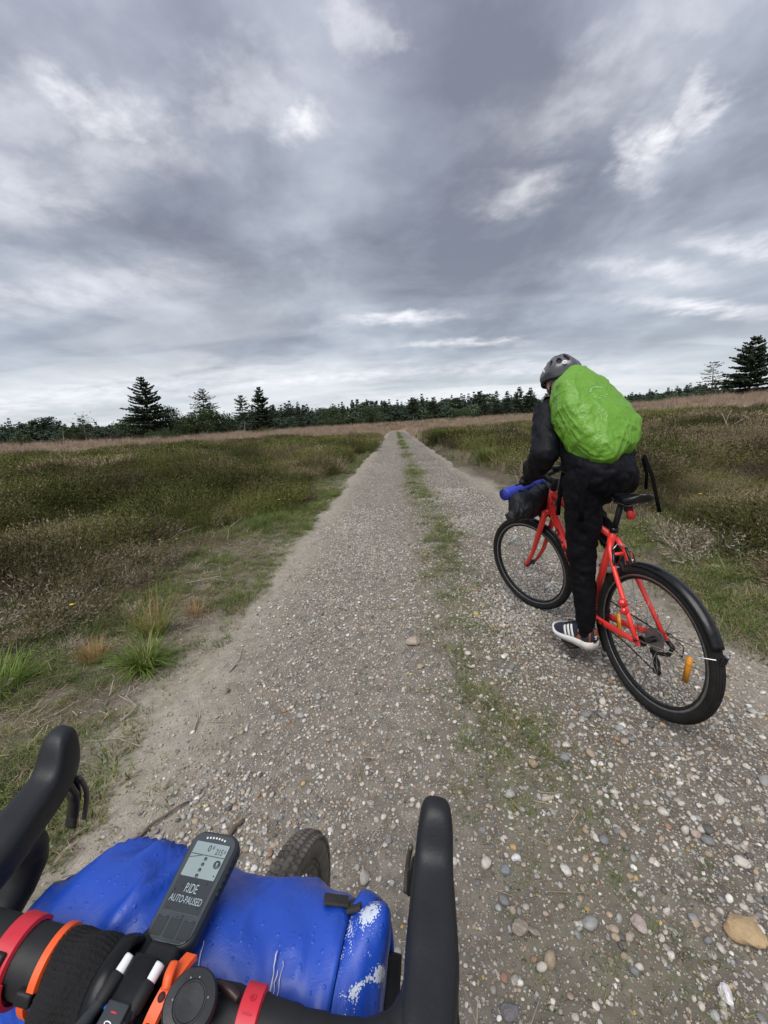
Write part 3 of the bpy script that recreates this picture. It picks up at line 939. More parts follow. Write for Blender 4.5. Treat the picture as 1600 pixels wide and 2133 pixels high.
x, y = wedge(2400, 7, 40, -2, 35, lambda x, y: (x > 0) * sst(3.2, 0.2, off_track(x, y))); sow(x, y, 1.4, I_M, G_GREEN + G_TAN, [2, 2, 2, 3, 2, 2, 1, 2])
x, y = wedge(1300, 6, 30, 2, 35, lambda x, y: (x > 0) * sst(4.5, 1.0, off_track(x, y)) * sst(0.45, .6, fbm(x * .5, y * .4, 97, 3))); sow(x, y, 0.9, I_T, G_TAN, [2, 1, 2, 2], 0.9)
x, y = wedge(5200, 1.6, 7, -62, -8, lambda x, y: sst(0.5, 1.0, off_track(x, y)) * sst(0.47, 0.56, 0.6 * fbm(x * 0.8 + 2, y * 0.8, 127, 3) + 0.4 * fbm(x * 3, y * 3, 128, 2))); sow(x, y, 1.0, I_M, G_GREEN + G_LIME, [3, 3, 3, 1, 1, 1, 1], 0.8, 0.3)
# moss cushions
x, y = wedge(9000, 1.4, 8, -60, 60, lambda x, y: sst(0.0, 0.4, off_track(x, y)) * sst(0.47, 0.56, fbm(x * 2.3 + 3, y * 2.0, 99, 3))); sow(x, y, 0.9, I_O, G_LIME + G_GREEN, [2, 1, 2, 2, 2, 2, 1])
# the grass strip on the crown of the track, and single sprigs elsewhere
def crown(x, y):
    c = 0.45 + 0.10 * (fbm(y * 0.5, 0 * y, 101, 3) - 0.5) * 2
    return np.exp(-((x - c) / (0.22 - 0.04 * sst(5, 12, y))) ** 2) * (sst(0.40, 0.62, 0.55 * fbm(x * 1.6, y * 1.1, 103, 3) + 0.45 * fbm(x * 6.5, y * 5.2, 104, 3)) * 0.60 + 0.12 + 0.25 * sst(5, 12, y)) * (0.35 + 0.65 * sst(0.9, 1.8, y))
x, y = scatter_points(11000, -0.3, 1.3, 0.5, 4.5, crown); sow(x, y, 0.66, I_S, G_GREEN + G_TAN, [3, 2, 3, 3, .5, .3, .3, 1], 0.75, 0.25)
x, y = scatter_points(12000, -0.3, 1.3, 4.5, 14.0, crown); sow(x, y, 0.95, I_S, G_GREEN + G_TAN, [3, 3, 3, 3, .5, .3, .3, .6], 0.8)
x, y = scatter_points(6000, -0.2, 1.2, 14.0, 66.0, crown); sow(x, y, 1.6, I_S, G_GREEN + G_LIME, [3, 3, 3, 3, 2, 2, 2])
x, y = scatter_points(900, -1.3, 1.9, 0.5, 5.0, lambda x, y: 0.16 + 0.7 * sst(-0.85, -1.2, x) * sst(.5, .62, fbm(x * 2, y * 2, 107, 2))); sow(x, y, 0.5, I_S, G_GREEN + G_TAN, [3, 2, 3, 3, 1, .3, .3, 1], 0.7, 0.3)

V = {k: np.concatenate(v) for k, v in veg.items()}
cover = scatter('heath_plants', V['p'], V['r'], V['s'], V['c'], V['i'], PL)
tag(cover, 'heather, grasses and moss covering the heath and track verges', 'heath plants', kind='stuff')

# dry litter: short straws and twiglets lying about
lit_mat = tint_mat('litter', 0.85, 0, 0.15, 0.3)
def straw(seed):
    rg = np.random.default_rng(seed); V_, F_ = [], []
    for i in range(7):
        a = rg.uniform(0, 6.28); p = np.array([*rg.normal(0, .05, 2), .003]); L = rg.uniform(.02, .09); w = rg.uniform(.0006, .0016)
        d = np.array([math.cos(a), math.sin(a), rg.uniform(-.05, .25)]); s = np.array([-d[1], d[0], 0])
        b = len(V_); V_ += [tuple(p + s * w), tuple(p - s * w), tuple(p + d * L - s * w * .5), tuple(p + d * L + s * w * .5)]; F_.append((b, b + 1, b + 2, b + 3))
    return V_, F_
straws = [proto('litter_kind_%02d' % i, *straw(600 + i), lit_mat) for i in range(4)]
x, y = wedge(22000, 1.2, 8, -60, 60, lambda x, y: sst(0.0, 0.6, off_track(x, y)) * 0.9)
x2, y2 = scatter_points(500, -1.2, 1.7, 0.5, 5, lambda x, y: 0.5 + 0 * x)
x, y = np.concatenate([x, x2]), np.concatenate([y, y2]); n = len(x)
lit = scatter('dry_litter', np.stack([x, y, surf(x, y) + .004], 1), np.stack([RNG.normal(0, .1, n), RNG.normal(0, .1, n), RNG.uniform(0, 6.28, n)], 1),
              np.ones((n, 3)) * (0.6 + 0.8 * RNG.random((n, 1))), mixc(G_TAN + G_GREY + G_BROWN, [1] * 12, n), RNG.integers(0, 4, n), straws)
tag(lit, 'dry straw and broken twig litter strewn on the sandy verges', 'litter', kind='stuff')

# ---------------------------------------------------------------- single plants by the track
def solo_mat(name, cols):
    m, t, b = new_mat(name)
    g = t.add('ShaderNodeNewGeometry')
    c = t.ramp(g.outputs['Random Per Island'], [(i / max(1, len(cols) - 1), cc) for i, cc in enumerate(cols)])
    t.link(c, b.inputs['Base Color']); b.inputs['Roughness'].default_value = 0.5; b.inputs['Specular IOR Level'].default_value = 0.3
    tr = t.add('ShaderNodeBsdfTranslucent'); t.link(c, tr.inputs[0])
    mx = t.add('ShaderNodeMixShader'); mx.inputs[0].default_value = 0.25
    out = [n for n in t.n if n.type == 'OUTPUT_MATERIAL'][0]
    t.link(b.outputs[0], mx.inputs[1]); t.link(tr.outputs[0], mx.inputs[2]); t.link(mx.outputs[0], out.inputs[0])
    return m
tuft_green = solo_mat('tuft_green', [(0.070, 0.130, 0.016), (0.125, 0.210, 0.026), (0.185, 0.265, 0.040), (0.22, 0.27, 0.07)])
tuft_dry = solo_mat('tuft_dry', [(0.30, 0.16, 0.06), (0.42, 0.26, 0.12), (0.50, 0.36, 0.20)])
tuft_mix = solo_mat('tuft_mix', [(0.06, 0.10, 0.02), (0.11, 0.15, 0.03), (0.20, 0.19, 0.06), (0.38, 0.29, 0.15)])

def tuft(name, x, y, sets, label, cat='grass tuft', group='grass tufts beside the track'):
    root = empty(name, Matrix.Translation((x, y, float(surf(x, y)))))
    tag(root, label, cat, group)
    for nm, mat, args in sets:
        v, f = blade_set(*args)
        MB().raw(v, f).build(nm, mat, root, smooth=False)
    return root
tuft('grass_tuft', -1.60, 2.10, [('blades', tuft_green, (701, 330, 0.075, 0.16, 0.32, 0.75, 0.0030, 5, 0.42)), ('inner_blades', tuft_mix, (711, 120, 0.05, 0.12, 0.26, 0.35, 0.0022, 4, 0.25))], 'big lush green grass tuft arching at the left verge beside the dry tuft')
tuft('grass_tuft', -1.78, 2.48, [('blades', tuft_green, (702, 190, 0.085, 0.12, 0.26, 0.40, 0.0022, 4, 0.3)), ('seed_stalks', tuft_dry, (712, 90, 0.085, 0.26, 0.46, 0.26, 0.0014, 4, 0.12))], 'green tuft with tall straw seed stalks just behind the lush tuft')
tuft('grass_tuft', -1.97, 2.17, [('blades', tuft_dry, (703, 300, 0.055, 0.08, 0.22, 0.42, 0.0014, 3, 0.16))], 'small rusty orange dry grass tuft left of the lush green tuft')
tuft('grass_tuft', -2.34, 1.92, [('blades', tuft_green, (704, 330, 0.12, 0.14, 0.34, 0.60, 0.0026, 4, 0.35))], 'bright green grass tuft cut by the left edge of the picture')
tuft('grass_tuft', -1.62, 2.75, [('blades', tuft_dry, (705, 110, 0.06, 0.10, 0.24, 0.40, 0.0014, 3, 0.15))], 'thin reddish dry sprig right of the straw seed stalks')
tuft('broom_bush', 2.66, 11.6, [('twigs', tuft_mix, (706, 700, 0.22, 0.35, 0.75, 0.38, 0.006, 4, 0.14)), ('leaves', tuft_green, (716, 500, 0.26, 0.20, 0.62, 0.42, 0.006, 3, 0.2))], 'upright dark green broom bush at the right verge of the track', 'bush', None)
tuft('grass_tuft', 0.42, 1.47, [('blades', tuft_mix, (707, 150, 0.10, 0.05, 0.12, 0.9, 0.0018, 4, 0.4))], 'flattened sprawling grass patch on the track crown above the pale triangular pebble')
tuft('grass_tuft', 0.36, 1.70, [('blades', tuft_mix, (708, 120, 0.08, 0.05, 0.11, 0.8, 0.0018, 4, 0.4))], 'low green grass patch on the track crown above the brown lumpy stone')
tuft('grass_tuft', -0.98, 1.22, [('blades', tuft_mix, (709, 70, 0.05, 0.03, 0.08, 0.7, 0.0017, 3, 0.4))], 'small green sprig in the sand right of the left brake hood')

# flowers
fl_y = simple('petal_yellow', (0.85, 0.58, 0.02), 0.5)
fl_w = simple('petal_white', (0.75, 0.75, 0.72), 0.5)
stalk = simple('stalk_green', (0.09, 0.12, 0.03), 0.6)
def flower(x, y, h, r, mat, label, grp):
    z = float(surf(x, y))
    root = empty('wildflower', Matrix.Translation((x, y, z)))
    tag(root, label, 'flower', grp)
    dx, dy = random.uniform(-.02, .02), random.uniform(-.02, .02)
    MB().tube([(0, 0, 0), (dx * .4, dy * .4, h * .5), (dx, dy, h)], 0.0013, 5).build('stem', stalk, root)
    mb = MB(); k = 9
    for i in range(k):
        a = 2 * math.pi * i / k; w = r * 0.32
        c, s = math.cos(a), math.sin(a)
        mb.raw([(dx + c * r * .12, dy + s * r * .12, h), (dx + c * r * .65 - s * w, dy + s * r * .65 + c * w, h + r * .22), (dx + c * r, dy + s * r, h + r * .12), (dx + c * r * .65 + s * w, dy + s * r * .65 - c * w, h + r * .22)], [(0, 1, 2, 3)])
    mb.build('petals', mat, root, smooth=False)
    MB().lathe([(0.0005, h + .004), (r * .22, h + .003), (r * .26, h)], Matrix.Translation((dx, dy, 0)), 8).build('disc', fl_y, root)
for (x, y, h, r, lab) in [(-2.42, 2.62, .20, .017, 'yellow flower alone in the grass left of the lush tuft'), (-2.75, 4.25, .22, .016, 'yellow flower left of a pair, behind the mossy patch'),
                          (-2.60, 4.30, .20, .014, 'yellow flower right of the pair on the left heath'), (-1.95, 6.25, .26, .022, 'yellow flower at the left verge near the far heather'),
                          (3.95, 5.20, .20, .024, 'yellow flower right of the red bicycle in the green verge'), (3.1, 7.9, .2, .018, 'small yellow flower by the hanging pack straps')]:
    flower(x, y, h, r, fl_y, lab, 'yellow wildflowers')
for i in range(10):
    a, b_ = random.uniform(-3.3, -1.9), random.uniform(1.9, 4.4)
    flower(a, b_, random.uniform(.08, .18), random.uniform(.005, .008), fl_w, 'tiny white flower scattered in the near left heath', 'tiny white flowers of the left heath')

# dead sticks
stick_m = simple('bleached_wood', (0.34, 0.295, 0.25), 0.8, 0, 30, 0.3, 60, 0.5, 0.002)
dark_stick = simple('brown_wood', (0.15, 0.115, 0.085), 0.85, 0, 30, 0.3, 60, 0.6, 0.002)
def stick(pts, r, label, mat=stick_m, fork=None, name='dead_twig'):
    P = [(x, y, float(surf(x, y)) + dz) for x, y, dz in pts]
    root = empty(name, Matrix.Translation(P[0])); tag(root, label, 'twig', 'dead twigs on the verges')
    o = Vector(P[0])
    L = [Vector(p) - o for p in P]
    k = len(L)
    sm = []
    for i in range(k - 1):
        for s in range(4):
            q = L[i].lerp(L[i + 1], s / 4)
            sm.append(q + Vector((random.uniform(-1, 1), random.uniform(-1, 1), random.uniform(-.3, .6))) * r * 0.8)
    sm.append(L[-1])
    rad = [r * (1 - 0.6 * i / len(sm)) for i in range(len(sm))]
    MB().tube(sm, rad, 7).build('stem', mat, root)
    for a, b, rr in (fork or []):
        a = sm[int(a * (len(sm) - 1))]
        b = Vector(b)
        mid = a + b * .55 + Vector((random.uniform(-1, 1), random.uniform(-1, 1), random.uniform(0, 1))) * b.length * .08
        MB().tube([a, mid, a + b], [rr, rr * .8, rr * .4], 6).build('side_twig', mat, root)
    return root
stick([(-1.43, 1.63, .01), (-1.40, 1.72, .02), (-1.52, 1.81, .015), (-1.55, 1.90, .02)], .0042, 'pale crooked twig below the lush green tuft', fork=[(.45, (-.12, .05, .02), .003), (.7, (.06, .06, .03), .002)])
stick([(-1.62, 1.82, .01), (-1.68, 1.95, .03), (-1.73, 2.0, .02)], .0038, 'thin pale twig under the rusty dry tuft')
stick([(-1.22, 1.47, .01), (-1.36, 1.52, .012), (-1.52, 1.50, .012)], .0030, 'long thin pale twig lying level above the left brake hood')
stick([(-1.57, 1.55, .01), (-1.66, 1.58, .012)], .0045, 'short stubby pale twig left of the long level twig')
stick([(-1.04, 2.0, .008), (-1.02, 2.12, .01), (-1.05, 2.22, .012)], .0042, 'bent pale twig on the sandy edge right of the lush tuft', fork=[(.3, (.06, .03, .005), .003)])
stick([(-1.02, 1.56, .008), (-1.05, 1.66, .01)], .0045, 'short upright lying twig on the sandy track edge')
stick([(-2.42, 1.80, .02), (-2.05, 1.98, .03), (-1.78, 2.05, .02)], .0042, 'long dark stem lying between the two green tufts', dark_stick)
stick([(-3.05, 3.1, .05), (-2.9, 3.45, .16), (-2.66, 3.52, .18), (-2.5, 3.28, .05)], .0028, 'arched bleached stem in the brown heather at far left')
stick([(-2.20, 4.75, .03), (-2.25, 4.95, .14), (-2.12, 5.1, .24)], .0034, 'upright forked grey dead stem in the middle of the left heath', fork=[(.4, (-.10, .05, .10), .0022), (.6, (.09, .05, .08), .002)])
stick([(-2.95, 4.45, .06), (-2.8, 4.7, .2), (-2.55, 4.85, .24)], .0032, 'leaning bleached branch left of the forked grey stem', fork=[(.5, (.1, .02, .12), .004)])
stick([(-2.0, 3.35, .03), (-1.78, 3.4, .05), (-1.6, 3.38, .02)], .0040, 'weathered pale branch piece behind the seed stalk tuft', fork=[(.5, (.1, -.02, .02), .004)])
stick([(2.75, 4.25, .03), (3.0, 4.42, .07), (3.28, 4.52, .04)], .0085, 'bleached stick lying in the grass right of the red saddle light')
stick([(3.05, 2.95, .02), (3.10, 2.80, .035), (3.20, 2.76, .02)], .0048, 'small white curl of wood in the right verge')
stick([(11.0, 13.6, .1), (11.2, 13.9, .55), (11.05, 14.0, .95)], .022, 'white bare dead branch standing in the right heath', fork=[(.4, (.75, .2, .35), .012), (.55, (-.8, -.1, -.25), .010), (.7, (.25, .1, .4), .010)], name='dead_branch')
stick([(-.72, 0.98, .008), (-.66, 1.06, .01), (-.62, 1.13, .008)], .012, 'flat brown bit of bark beside the bicycle computer', dark_stick, name='bark_piece')
stick([(-1.02, .98, .01), (-.95, 1.1, .014), (-.86, 1.2, .01)], .007, 'grey brown stick lying below the left brake hood', dark_stick)
stick([(.33, 1.95, .008), (.36, 1.93, .01)], .010, 'short tan chip of wood on the track crown left of the shoe', stick_m, name='wood_chip')

# ---------------------------------------------------------------- trees
bark = simple('bark', (0.085, 0.068, 0.055), 0.95, 0, 4, 0.3, 12, 0.8, 0.05)
bark_pale = simple('bark_grey', (0.19, 0.165, 0.145), 0.95, 0, 4, 0.3, 12, 0.8, 0.05)
def needle_mat(name, a, b_):
    return solo_mat(name, [a, tuple((p + q) / 2 for p, q in zip(a, b_)), b_])
needles = needle_mat('spruce_needles', (0.028, 0.043, 0.025), (0.066, 0.088, 0.048))
needles_pale = needle_mat('larch_needles', (0.045, 0.058, 0.030), (0.085, 0.098, 0.050))
leaves_dk = needle_mat('oak_leaves', (0.024, 0.042, 0.013), (0.062, 0.088, 0.028))
leaves_md = needle_mat('birch_leaves', (0.032, 0.055, 0.020), (0.070, 0.105, 0.040))

def conifer_geo(seed, h, rad, lev, per, start=0.06, droop=-0.12, upturn=0.25, fill=1.0, leafw=0.13, gap=0.0, shape=0.9):
    rg = np.random.default_rng(seed)
    V, F = [], []; branches = []
    for k in range(lev):
        t = (k + rg.uniform(-.3, .3)) / lev
        z = h * (start + (0.985 - start) * max(t, 0))
        rr = rad * max(0.03, (1 - max(t, 0)) ** shape) * (0.72 + 0.45 * rg.random())
        if t < 0.12: rr *= 0.75
        a0 = rg.uniform(0, 6.283)
        for j in range(per):
            if rg.random() < gap: continue
            a = a0 + 6.283 * j / per + rg.normal(0, 0.25)
            L = rr * rg.uniform(0.6, 1.12)
            ca, sa = math.cos(a), math.sin(a)
            dr = droop * (1 - t) + 0.35 * t * t
            pts = []
            for s in range(5):
                u = s / 4
                pts.append(np.array([ca * L * u, sa * L * u, z + L * (dr * u + upturn * u * u * (0.5 if t < .5 else 1))]))
            branches.append(([tuple(p) for p in pts], 0.012 * h * 0.16 * (1.1 - t) + 0.006))
            m = max(3, int(L * 9.0 * fill))
            for s in range(m):
                u = 0.12 + 0.88 * (s + rg.random()) / m
                i = min(3, int(u * 4)); f = u * 4 - i
                c = pts[i] * (1 - f) + pts[i + 1] * f
                for sd in (-1, 1):
                    ln = (0.16 + 0.30 * L * (1.05 - u) * 0.45 + 0.12) * rg.uniform(0.7, 1.25)
                    ang = a + sd * rg.uniform(0.35, 1.2)
                    d = np.array([math.cos(ang), math.sin(ang), rg.uniform(-0.45, 0.10)]) * ln
                    rv = rg.normal(size=3) * np.array([1, 1, 1.6]); pr = np.cross(d, rv); pr = pr / (np.linalg.norm(pr) + 1e-6) * leafw * 1.3 * rg.uniform(0.6, 1.2)
                    b = len(V)
                    V += [tuple(c), tuple(c + d * .45 + pr), tuple(c + d), tuple(c + d * .45 - pr)]
                    F.append((b, b + 1, b + 2, b + 3))
    return V, F, branches

def broad_geo(seed, h, rad, lobes, per, leaf, z0=0.3):
    rg = np.random.default_rng(seed)
    V, F = [], []; branches = []
    for k in range(lobes):
        a = rg.uniform(0, 6.283); u = rg.random() ** 0.6
        z = h * rg.uniform(z0, 0.90); sh = math.sin(math.pi * min(1, max(0.12, (z / h - z0 * .6) / (1.03 - z0 * .6)))) ** 0.7
        c = np.array([math.cos(a) * rad * u * sh, math.sin(a) * rad * u * sh, z])
        lr = rad * rg.uniform(0.22, 0.42)
        branches.append(([(0, 0, h * rg.uniform(.15, .4)), tuple(c * np.array([.5, .5, .8])), tuple(c)], 0.02 + 0.006 * h))
        for i in range(per):
            d = rg.normal(size=3); d /= np.linalg.norm(d)
            p = c + d * lr * rg.uniform(0.55, 1.12) * np.array([1, 1, .75])
            q = rg.normal(size=3); q /= np.linalg.norm(q); w = np.cross(q, d); w /= np.linalg.norm(w) + 1e-6
            s = leaf * rg.uniform(.6, 1.4)
            b = len(V)
            V += [tuple(p - q * s), tuple(p + w * s * .6), tuple(p + q * s), tuple(p - w * s * .6)]
            F.append((b, b + 1, b + 2, b + 3))
    return V, F, branches

def tree(name, x, y, geo, h, trunk_r, crown_mat, bark_mat, label, group, clear=0.0, lean=0.0, base_z=None):
    z = float(base_h(x, y)) if base_z is None else base_z
    root = empty(name, Matrix.Translation((x, y, z - 0.05)) @ Matrix.Rotation(random.uniform(0, 6.28), 4, 'Z'))
    tag(root, label, 'tree', group)
    V_, F_, br = geo
    mb = MB()
    pts, rad = [], []
    for i in range(9):
        u = i / 8
        pts.append((math.sin(u * 5 + x) * 0.012 * h * u, math.cos(u * 4 + y) * 0.012 * h * u, h * 0.985 * u)); rad.append(trunk_r * (1 - u) ** 0.8 + 0.012)
    mb.tube(pts, rad, 8).build('trunk', bark_mat, root)
    mb = MB()
    for p, r in br: mb.tube(p, [r * (1 - .75 * i / (len(p) - 1)) for i in range(len(p))], 4, cap=False)
    if br: mb.build('branches', bark_mat, root)['kind'] = 'stuff'
    if V_: MB().raw(V_, F_).build('crown', crown_mat, root, smooth=False)
    return root

def ground_at_px(px, py, D):
    """bearing of an image column, taken out to D metres"""
    d = pix_dir(px, py); k = math.hypot(d.x, d.y)
    return d.x / k * D, d.y / k * D

def px_height(px, y0, y1, D):
    d0, d1 = pix_dir(px, y0), pix_dir(px, y1)
    return D * (d1.z / math.hypot(d1.x, d1.y) - d0.z / math.hypot(d0.x, d0.y))

G1 = 'conifers standing clear on the left heath'
def spruce_at(px, ytop, ybase, D, seed, wid, label, group, lev=26, per=7, mat=None, bk=None, **kw):
    x, y = ground_at_px(px, ybase, D)
    d1 = pix_dir(px, ytop)
    h = CAM_H + D * d1.z / math.hypot(d1.x, d1.y) - float(base_h(x, y))
    kw.setdefault('fill', 1.0)
    return tree('spruce_tree', x, y, conifer_geo(seed, h, wid, lev, per, **kw), h, 0.018 * h, mat or needles, bk or bark, label, group)

spruce_at(318, 781, 920, 88, 801, 5.6, 'tallest dark spruce at left with gappy layered branches', G1, 24, 8, gap=.18, fill=1.1, shape=.72, droop=-.1, upturn=.18, leafw=.16)
spruce_at(436, 806, 918, 92, 802, 4.0, 'pale thin topped larch rising out of a bushy oak at left', G1, 20, 6, needles_pale, bark_pale, gap=.3, fill=.55, start=.45, shape=.8, leafw=.10)
spruce_at(512, 820, 905, 100, 803, 2.9, 'pale pine with bare trunk left of the dense left spruce', G1, 15, 6, needles_pale, bark_pale, gap=.2, fill=.7, start=.40, shape=.6, leafw=.13)
spruce_at(551, 802, 908, 82, 804, 3.8, 'dense dark spruce with wide skirt nearest the track at left', G1, 24, 8, gap=.08, fill=1.1, shape=.85, leafw=.14)
spruce_at(626, 834, 898, 118, 805, 2.5, 'slim spruce standing out of the wood right of the dense left spruce', G1, 20, 6, gap=.12, fill=.8)
spruce_at(862, 827, 888, 112, 806, 3.0, 'pine with a pale bare trunk at the end of the track', 'pines at the end of the track', 13, 7, needles, bark_pale, start=.42, shape=.55, fill=.85)
spruce_at(903, 834, 886, 116, 807, 2.8, 'rounder dark pine right of the pale trunked pine', 'pines at the end of the track', 12, 7, needles, bark_pale, start=.40, shape=.5, fill=.9)
for i, (px, yt, yb, D, w, lab) in enumerate([(1008, 818, 876, 120, 2.1, 'slender pointed spruce leftmost of the row beside the cyclist'), (1034, 811, 874, 116, 2.5, 'second spruce of the row left of the cyclist'),
                                        (1056, 812, 872, 118, 2.4, 'third spruce of the row left of the cyclist'), (1081, 804, 870, 112, 3.0, 'broad spruce fourth in the row left of the cyclist'),
                                        (1104, 805, 868, 112, 2.8, 'spruce right beside the cyclist shoulder')]):
    spruce_at(px, yt, yb, D, 820 + i, w, lab, 'row of spruces left of the cyclist', 20, 7, gap=.12, fill=.8, start=.25 if i > 2 else .15)
spruce_at(1558, 700, 834, 86, 840, 5.2, 'tall dark spruce at the right edge of the picture', 'trees on the right rise', 27, 8, gap=.10, fill=.95, shape=.72, leafw=.15, droop=-.08, upturn=.2)
spruce_at(1480, 751, 834, 90, 841, 3.4, 'pale airy larch left of the tall right spruce', 'trees on the right rise', 14, 6, needles_pale, bark_pale, gap=.25, fill=.42, start=.22, shape=.55, leafw=.07, upturn=.1)
spruce_at(1143, 800, 866, 110, 842, 2.6, 'thin spruce glimpsed between the cyclist face and jacket collar', 'row of spruces left of the cyclist', 16, 6, gap=.2, fill=.6)
spruce_at(182, 862, 922, 98, 843, 3.6, 'dead grey tree with stiff side branches at far left', 'dead trees at far left', 13, 5, needles, bark_pale, gap=.3, fill=.16, start=.3, shape=.4, leafw=.06)
spruce_at(108, 870, 924, 112, 844, 3.2, 'flat topped pine in the far left wood edge', 'broken wood edge at far left', 12, 6, needles, bark, gap=.2, fill=.7, start=.45, shape=.4)

def broad_at(px, ytop, ybase, D, seed, wid, label, group, mat=None, lobes=26, per=110, leaf=.17, z0=.25):
    x, y = ground_at_px(px, ybase, D)
    d1 = pix_dir(px, ytop)
    h = CAM_H + D * d1.z / math.hypot(d1.x, d1.y) - float(base_h(x, y))
    return tree('leafy_tree', x, y, broad_geo(seed, h, wid, lobes, per, leaf, z0), h * .8, 0.022 * h + .04, mat or leaves_dk, bark, label, group)
GB = 'leafy trees along the wood edge'
broad_at(345, 850, 918, 90, 851, 4.6, 'bushy dark oak growing round the foot of the tallest left spruce', GB, lobes=34, z0=.1)
broad_at(285, 862, 922, 96, 852, 3.8, 'lighter bushy tree left of the tallest left spruce', GB, leaves_md, 26, z0=.1)
broad_at(415, 852, 918, 84, 853, 4.0, 'bushy oak with dark stem under the pale larch', GB, lobes=30, z0=.22)
broad_at(462, 856, 914, 90, 854, 3.6, 'oak right of the one under the pale larch', GB, lobes=28, z0=.2)
broad_at(690, 846, 893, 124, 855, 4.6, 'round topped leafy tree in the wood left of the track end', GB, leaves_md, 26, 90, .2, .1)
broad_at(775, 846, 891, 122, 856, 5.0, 'broad leafy tree in front of the wood just left of the track end', GB, leaves_md, 28, 90, .2, .08)
broad_at(968, 851, 882, 124, 857, 4.2, 'low rounded leafy tree left of the spruce row', GB, leaves_md, 22, 90, .2, .08)
broad_at(140, 888, 922, 100, 858, 3.2, 'round headed leafy tree at far left', GB, leaves_md, 22, z0=.15)
broad_at(560, 888, 909, 80, 859, 1.9, 'low dark juniper mound at the foot of the dense left spruce', GB, leaves_dk, 14, 90, .13, .1)
broad_at(335, 900, 921, 80, 860, 3.4, 'low dark thicket under the tallest left spruce', GB, leaves_dk, 22, 90, .14, .1)
broad_at(40, 905, 930, 84, 861, 2.0, 'small young green tree at the left edge', GB, leaves_md, 14, 90, .14, .1)

# fallen dead branches at far left
def dead_tangle(px, py, D, n, size, seed, label):
    rg = random.Random(seed)
    x, y = ground_at_px(px, py, D)
    root = empty('fallen_branches', Matrix.Translation((x, y, float(base_h(x, y)))))
    tag(root, label, 'branches', 'fallen dead wood at far left')
    for i in range(n):
        a = rg.uniform(0, 6.28); e = rg.uniform(0.1, 1.1); L = size * rg.uniform(.5, 1.1)
        p0 = Vector((rg.uniform(-.5, .5) * size, rg.uniform(-.3, .3) * size, 0)); d = Vector((math.cos(a) * math.cos(e), math.sin(a) * math.cos(e), math.sin(e)))
        mb = MB(); mb.tube([p0, p0 + d * L * .5 + Vector((0, 0, rg.uniform(-.1, .2))), p0 + d * L], [.07, .05, .015], 6)
        for k in range(3):
            b = p0 + d * L * rg.uniform(.4, .9); e2 = Vector((rg.uniform(-1, 1), rg.uniform(-1, 1), rg.uniform(0, 1))) * L * .35
            mb.tube([b, b + e2 * .5, b + e2], [.03, .02, .008], 5)
        mb.build('branch', bark_pale if i % 2 else bark, root)
dead_tangle(225, 921, 70, 7, 2.4, 1, 'tangle of dark fallen branches at far left')
dead_tangle(135, 925, 74, 5, 2.2, 2, 'leaning grey dead stems left of the fallen tangle')

# the far wood, read as one dark mass
wood_mat = tint_mat('wood_foliage', 0.85, 0.0, 0.1, 0.35)
def wood_proto(i):
    if i < 4:
        v, f, b = conifer_geo(900 + i, 10.0, 2.1 + .3 * i, 15, 6, fill=.42, leafw=.30, gap=.06, start=.05)
    else:
        v, f, b = broad_geo(910 + i, 8.5, 3.2, 20, 44, .40, .08)
    o = proto('wood_kind_%02d' % i, v, f, wood_mat)
    return o
wood_kinds = [wood_proto(i) for i in range(6)]
def wood_line(a):          # distance of the wood edge by bearing (degrees)
    return 150 + 40 * sst(8, 26, a) + 45 * sst(26, 42, a) - 32 * sst(-22, -44, a) + 10 * np.sin(a * .5)
n = 5600
a = RNG.uniform(-62, 62, n); dd = wood_line(a) + RNG.random(n) ** 1.6 * 60
x, y = dd * np.sin(np.radians(a)), dd * np.cos(np.radians(a))
hs = np.where(RNG.random(n) < .5, 0.75, 0.95) * (0.62 + .62 * RNG.random(n) ** 1.6) * (1 - .40 * sst(-14, -32, a)) * (0.8 + .4 * fbm(a * .25, a * 0, 131, 3)) * (0.92 - .22 * sst(6, 30, a))
kd = np.where(RNG.random(n) < .58, RNG.integers(0, 4, n), RNG.integers(4, 6, n))
nb = 3000                                                  # understorey closing the gaps between the stems
ab = RNG.uniform(-62, 62, nb); db = wood_line(ab) - 4 + RNG.random(nb) * 40
a = np.concatenate([a, ab]); x = np.concatenate([x, db * np.sin(np.radians(ab))]); y = np.concatenate([y, db * np.cos(np.radians(ab))])
hs = np.concatenate([hs, (0.35 + .3 * RNG.random(nb)) * (1 - .25 * sst(-14, -32, ab))]); kd = np.concatenate([kd, RNG.integers(4, 6, nb)]); n = n + nb
wood = scatter('wood', np.stack([x, y, base_h(x, y) - .1], 1), np.stack([0 * x, 0 * x, RNG.uniform(0, 6.28, n)], 1), np.stack([hs * 1.1, hs * 1.1, hs], 1),
               mixc([(0.060, 0.086, 0.060), (0.072, 0.100, 0.066), (0.088, 0.120, 0.070), (0.066, 0.092, 0.068)], [3, 3, 1.5, 2], n), kd, wood_kinds)
tag(wood, 'dark mixed wood closing the horizon behind the heath', 'wood', kind='stuff')
